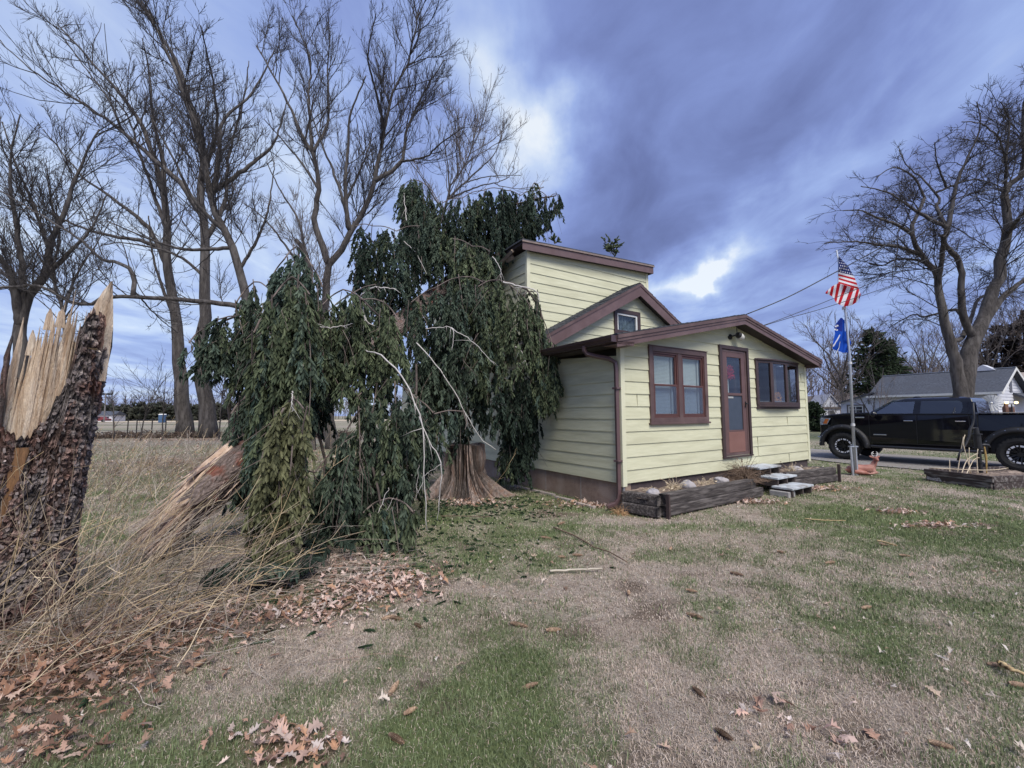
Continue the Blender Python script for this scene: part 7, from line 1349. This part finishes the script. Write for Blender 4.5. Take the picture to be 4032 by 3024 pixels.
X, Y = np.meshgrid(np.linspace(20, 190, 60), np.linspace(52, 170, 40)); Zh = np.clip((Y-52)/60, 0, 1)*np.clip((X-20-(Y-52)*.15)/30, 0, 1)*6.5*(.7+.5*fbm(np.stack([X*.03, Y*.03, X*0], -1), 3, 3))-.3; mb = MB(); mb.grid(np.stack([X, Y, Zh], -1)); tag(mb.build('hill', HM, smooth=True), kind='structure')
FW = mat('far_woods_twigs', (.075, .060, .056), (.12, .098, .092), .5, .95); g = np.random.default_rng(9)
def woods(nm, lab, xy, z, h, tw, mt, seed, lev=(1.6, 1.2)):
    g = np.random.default_rng(seed); n = len(xy); P_ = np.zeros((n, 5, 3)); P_[:, :, :2] = xy[:, None]; P_[..., 2] = z[:, None]+h[:, None]*np.linspace(-.05, 1, 5)[None]; P_[:, 1:, :2] += g.normal(size=(n, 4, 2))*.25; R_ = .012*h[:, None]*np.linspace(1.2, .3, 5)[None]; mb = MB(); tubes(mb, P_, R_, 4)
    P1, R1 = sprout(P_, R_, lev[0], .2, .38, 1, 5, .01, tw, .3, .8, 4, g); P2, R2 = sprout(P1, R1, lev[1], .1, .5, .6, 2.5, .01, tw*.8, .3, .7, 3, g); tubes(mb, P1, R1, 3); tubes(mb, P2, R2, 3); return tag(mb.build(nm, mt), lab, 'woods', kind='stuff')
xy = np.column_stack([g.uniform(24, 150, 420), g.uniform(56, 120, 420)]); z = np.clip((xy[:, 1]-52)/60, 0, 1)*np.clip((xy[:, 0]-20-(xy[:, 1]-52)*.15)/30, 0, 1)*6.5*.9-.3
woods('hillside_woods', 'brown leafless woods covering the low hill behind the houses', xy, z, g.uniform(5, 10, 420), .05, FW, 1)
xy = np.column_stack([g.uniform(-175, 6, 330), g.uniform(128, 165, 330)]); woods('far_treeline', 'low bare treeline along the far side of the field', xy, xy[:, 0]*0, g.uniform(4.5, 10, 330), .06, FW, 2, (1.3, .9))
mb = MB(); n = 5200; B = np.column_stack([g.uniform(-170, -62, n), g.uniform(125, 136, n), np.zeros(n)]); hz_ = 3.6+2.2*fbm(np.column_stack([B[:, 0]*.12, B[:, 0]*0, B[:, 0]*0]), 3, 2); B[:, 2] = g.random(n)*hz_; D = g.normal(size=(n, 3)); D[:, 2] = abs(D[:, 2])
r_ = g.random((n, 1)); fingers(mb, B, D, g.uniform(.8, 1.8, n), g.uniform(.2, .45, n), V3([.028, .034, .026])*(1-r_)+V3([.065, .066, .05])*r_, g, 4); tag(mb.build('far_hedge', NEED, col=True), 'dark evergreen hedge line across the far edge of the field', 'hedge', kind='stuff')
# far field things
def far(px, Y): b = pt(px, 1640, Y); b[2] = 0; return b
fl_ = thing('floodlight_pole', 'tall thin field floodlight pole with four lamps beyond the field', 'light pole', far(411, 100)); mb = MB(); mb.tube([(0, 0, 0), (0, 0, 6.9)], .14, 8); mb.build('pole', mat('grey_wood_pole', (.16, .15, .15), None), fl_)
mb = MB(); mb.box((-1.6, -.05, 6.5), (1.6, .05, 6.62)); mb.box((-1.2, -.05, 5.9), (1.2, .05, 6.0)); mb.build('crossarm', BLK, fl_)
for x, z in ((-1.4, 6.75), (-.6, 6.75), (.6, 6.75), (1.4, 6.75)): mb = MB(); mb.ball((x, 0, z), (.34, .3, .28), 8, 6); mb.build('floodlight', mat('dark_floodlight', (.03, .035, .045), None), fl_)
fb = thing('far_building', 'long low white building with a grey roof beyond the field', 'building', far(370, 112), .2); mb = MB(); mb.box((-4.2, 0, 0), (4.2, 5, 1.7)); mb.build('wall', WSD, fb); mb = MB(); mb.prism([(-4.5, -.3, 1.65), (-4.5, 2.5, 2.8), (-4.5, 5.3, 1.65)], (9, 0, 0)); mb.build('roof', RGY, fb)
mb = MB()
for x in (-3, -1, 1.2, 3): mb.box((x-.4, -.05, .6), (x+.4, 0, 1.3))
mb.build('window', DKG, fb)
rc = thing('red_car', 'tiny red car parked beside the far white building', 'car', far(395, 104), .1); mb = MB(); mb.prism([(-2, -.8, .3), (2, -.8, .3), (2, -.8, .8), (1.1, -.8, .9), (.7, -.8, 1.35), (-1, -.8, 1.35), (-1.6, -.8, .9), (-2, -.8, .85)], (0, 1.6, 0)); mb.build('body', mat('red_car_paint', (.18, .03, .03), None, rough=.4), rc, bevel=.05)
for x in (-1.2, 1.2): mb = MB(); mb.tube([(x, -.85, .32), (x, -.65, .32)], .32, 12); mb.build('wheel', RUB, rc)
mb = MB(); mb.box((-.85, -.82, .92), (.6, -.79, 1.25)); mb.build('window', DKG, rc)
pt_ = thing('blue_box', 'small bright blue upright box standing on the far side of the field', 'box', far(640, 92)); mb = MB(); mb.box((-.5, -.5, 0), (.5, .5, 1.7)); mb.build('cabinet', mat('blue_plastic', (.06, .12, .22), None, rough=.5), pt_, bevel=.04); mb = MB(); mb.prism([(-.55, -.55, 1.7), (.55, -.55, 1.7), (.4, -.4, 1.9), (-.4, -.4, 1.9)], (0, .9, 0)); mb.build('lid', WHT, pt_)
for k_, (px, Y, h, lab) in enumerate(((505, 30, 1.3, 'thin dark fence stake farthest left in the field edge'), (600, 30, 1.35, 'thin dark fence stake left of the close pair of trunks'), (654, 29, 1.45, 'dark fence stake just left of the close pair of trunks'), (540, 31, 1.2, 'short dark fence stake second from the left in the field edge'))):
    b = far(px, Y); m = MB(); m.tube([(0, 0, -.1), (.02, 0, h)], .035, 6); o_ = m.build('fence_stake', BARKD); o_.location = b; tag(o_, lab, 'stake', 'stakes along the field edge')
mb = MB(); w0 = far(300, 31); w1_ = far(700, 29.5)
for z in (.5, .9, 1.25): mb.tube([w0+[0, 0, z]-w0, (w0+w1_)/2+[0, 0, z-.05]-w0, w1_+[0, 0, z]-w0], .010, 4)
o_ = mb.build('fence_wire', CL); o_.location = w0; tag(o_, 'slack wires strung between thin stakes along the field edge', 'fence wire')
# low berm of leaves and brush at the field edge
mb = MB(); n = 2600; B = np.column_stack([g.uniform(-32, -11, n), 29.2+g.normal(size=n)*.5, g.random(n)**2*.35]); D = g.normal(size=(n, 3)); D[:, 2] = abs(D[:, 2])*.5; r_ = g.random((n, 1)); fingers(mb, B, D, g.uniform(.15, .5, n), g.uniform(.01, .03, n), V3([.07, .045, .035])*(1-r_)+V3([.2, .14, .10])*r_, g, 2); tag(mb.build('field_edge_brush', WD, col=True), 'low line of dead brown brush along the field edge', 'brush', kind='stuff')
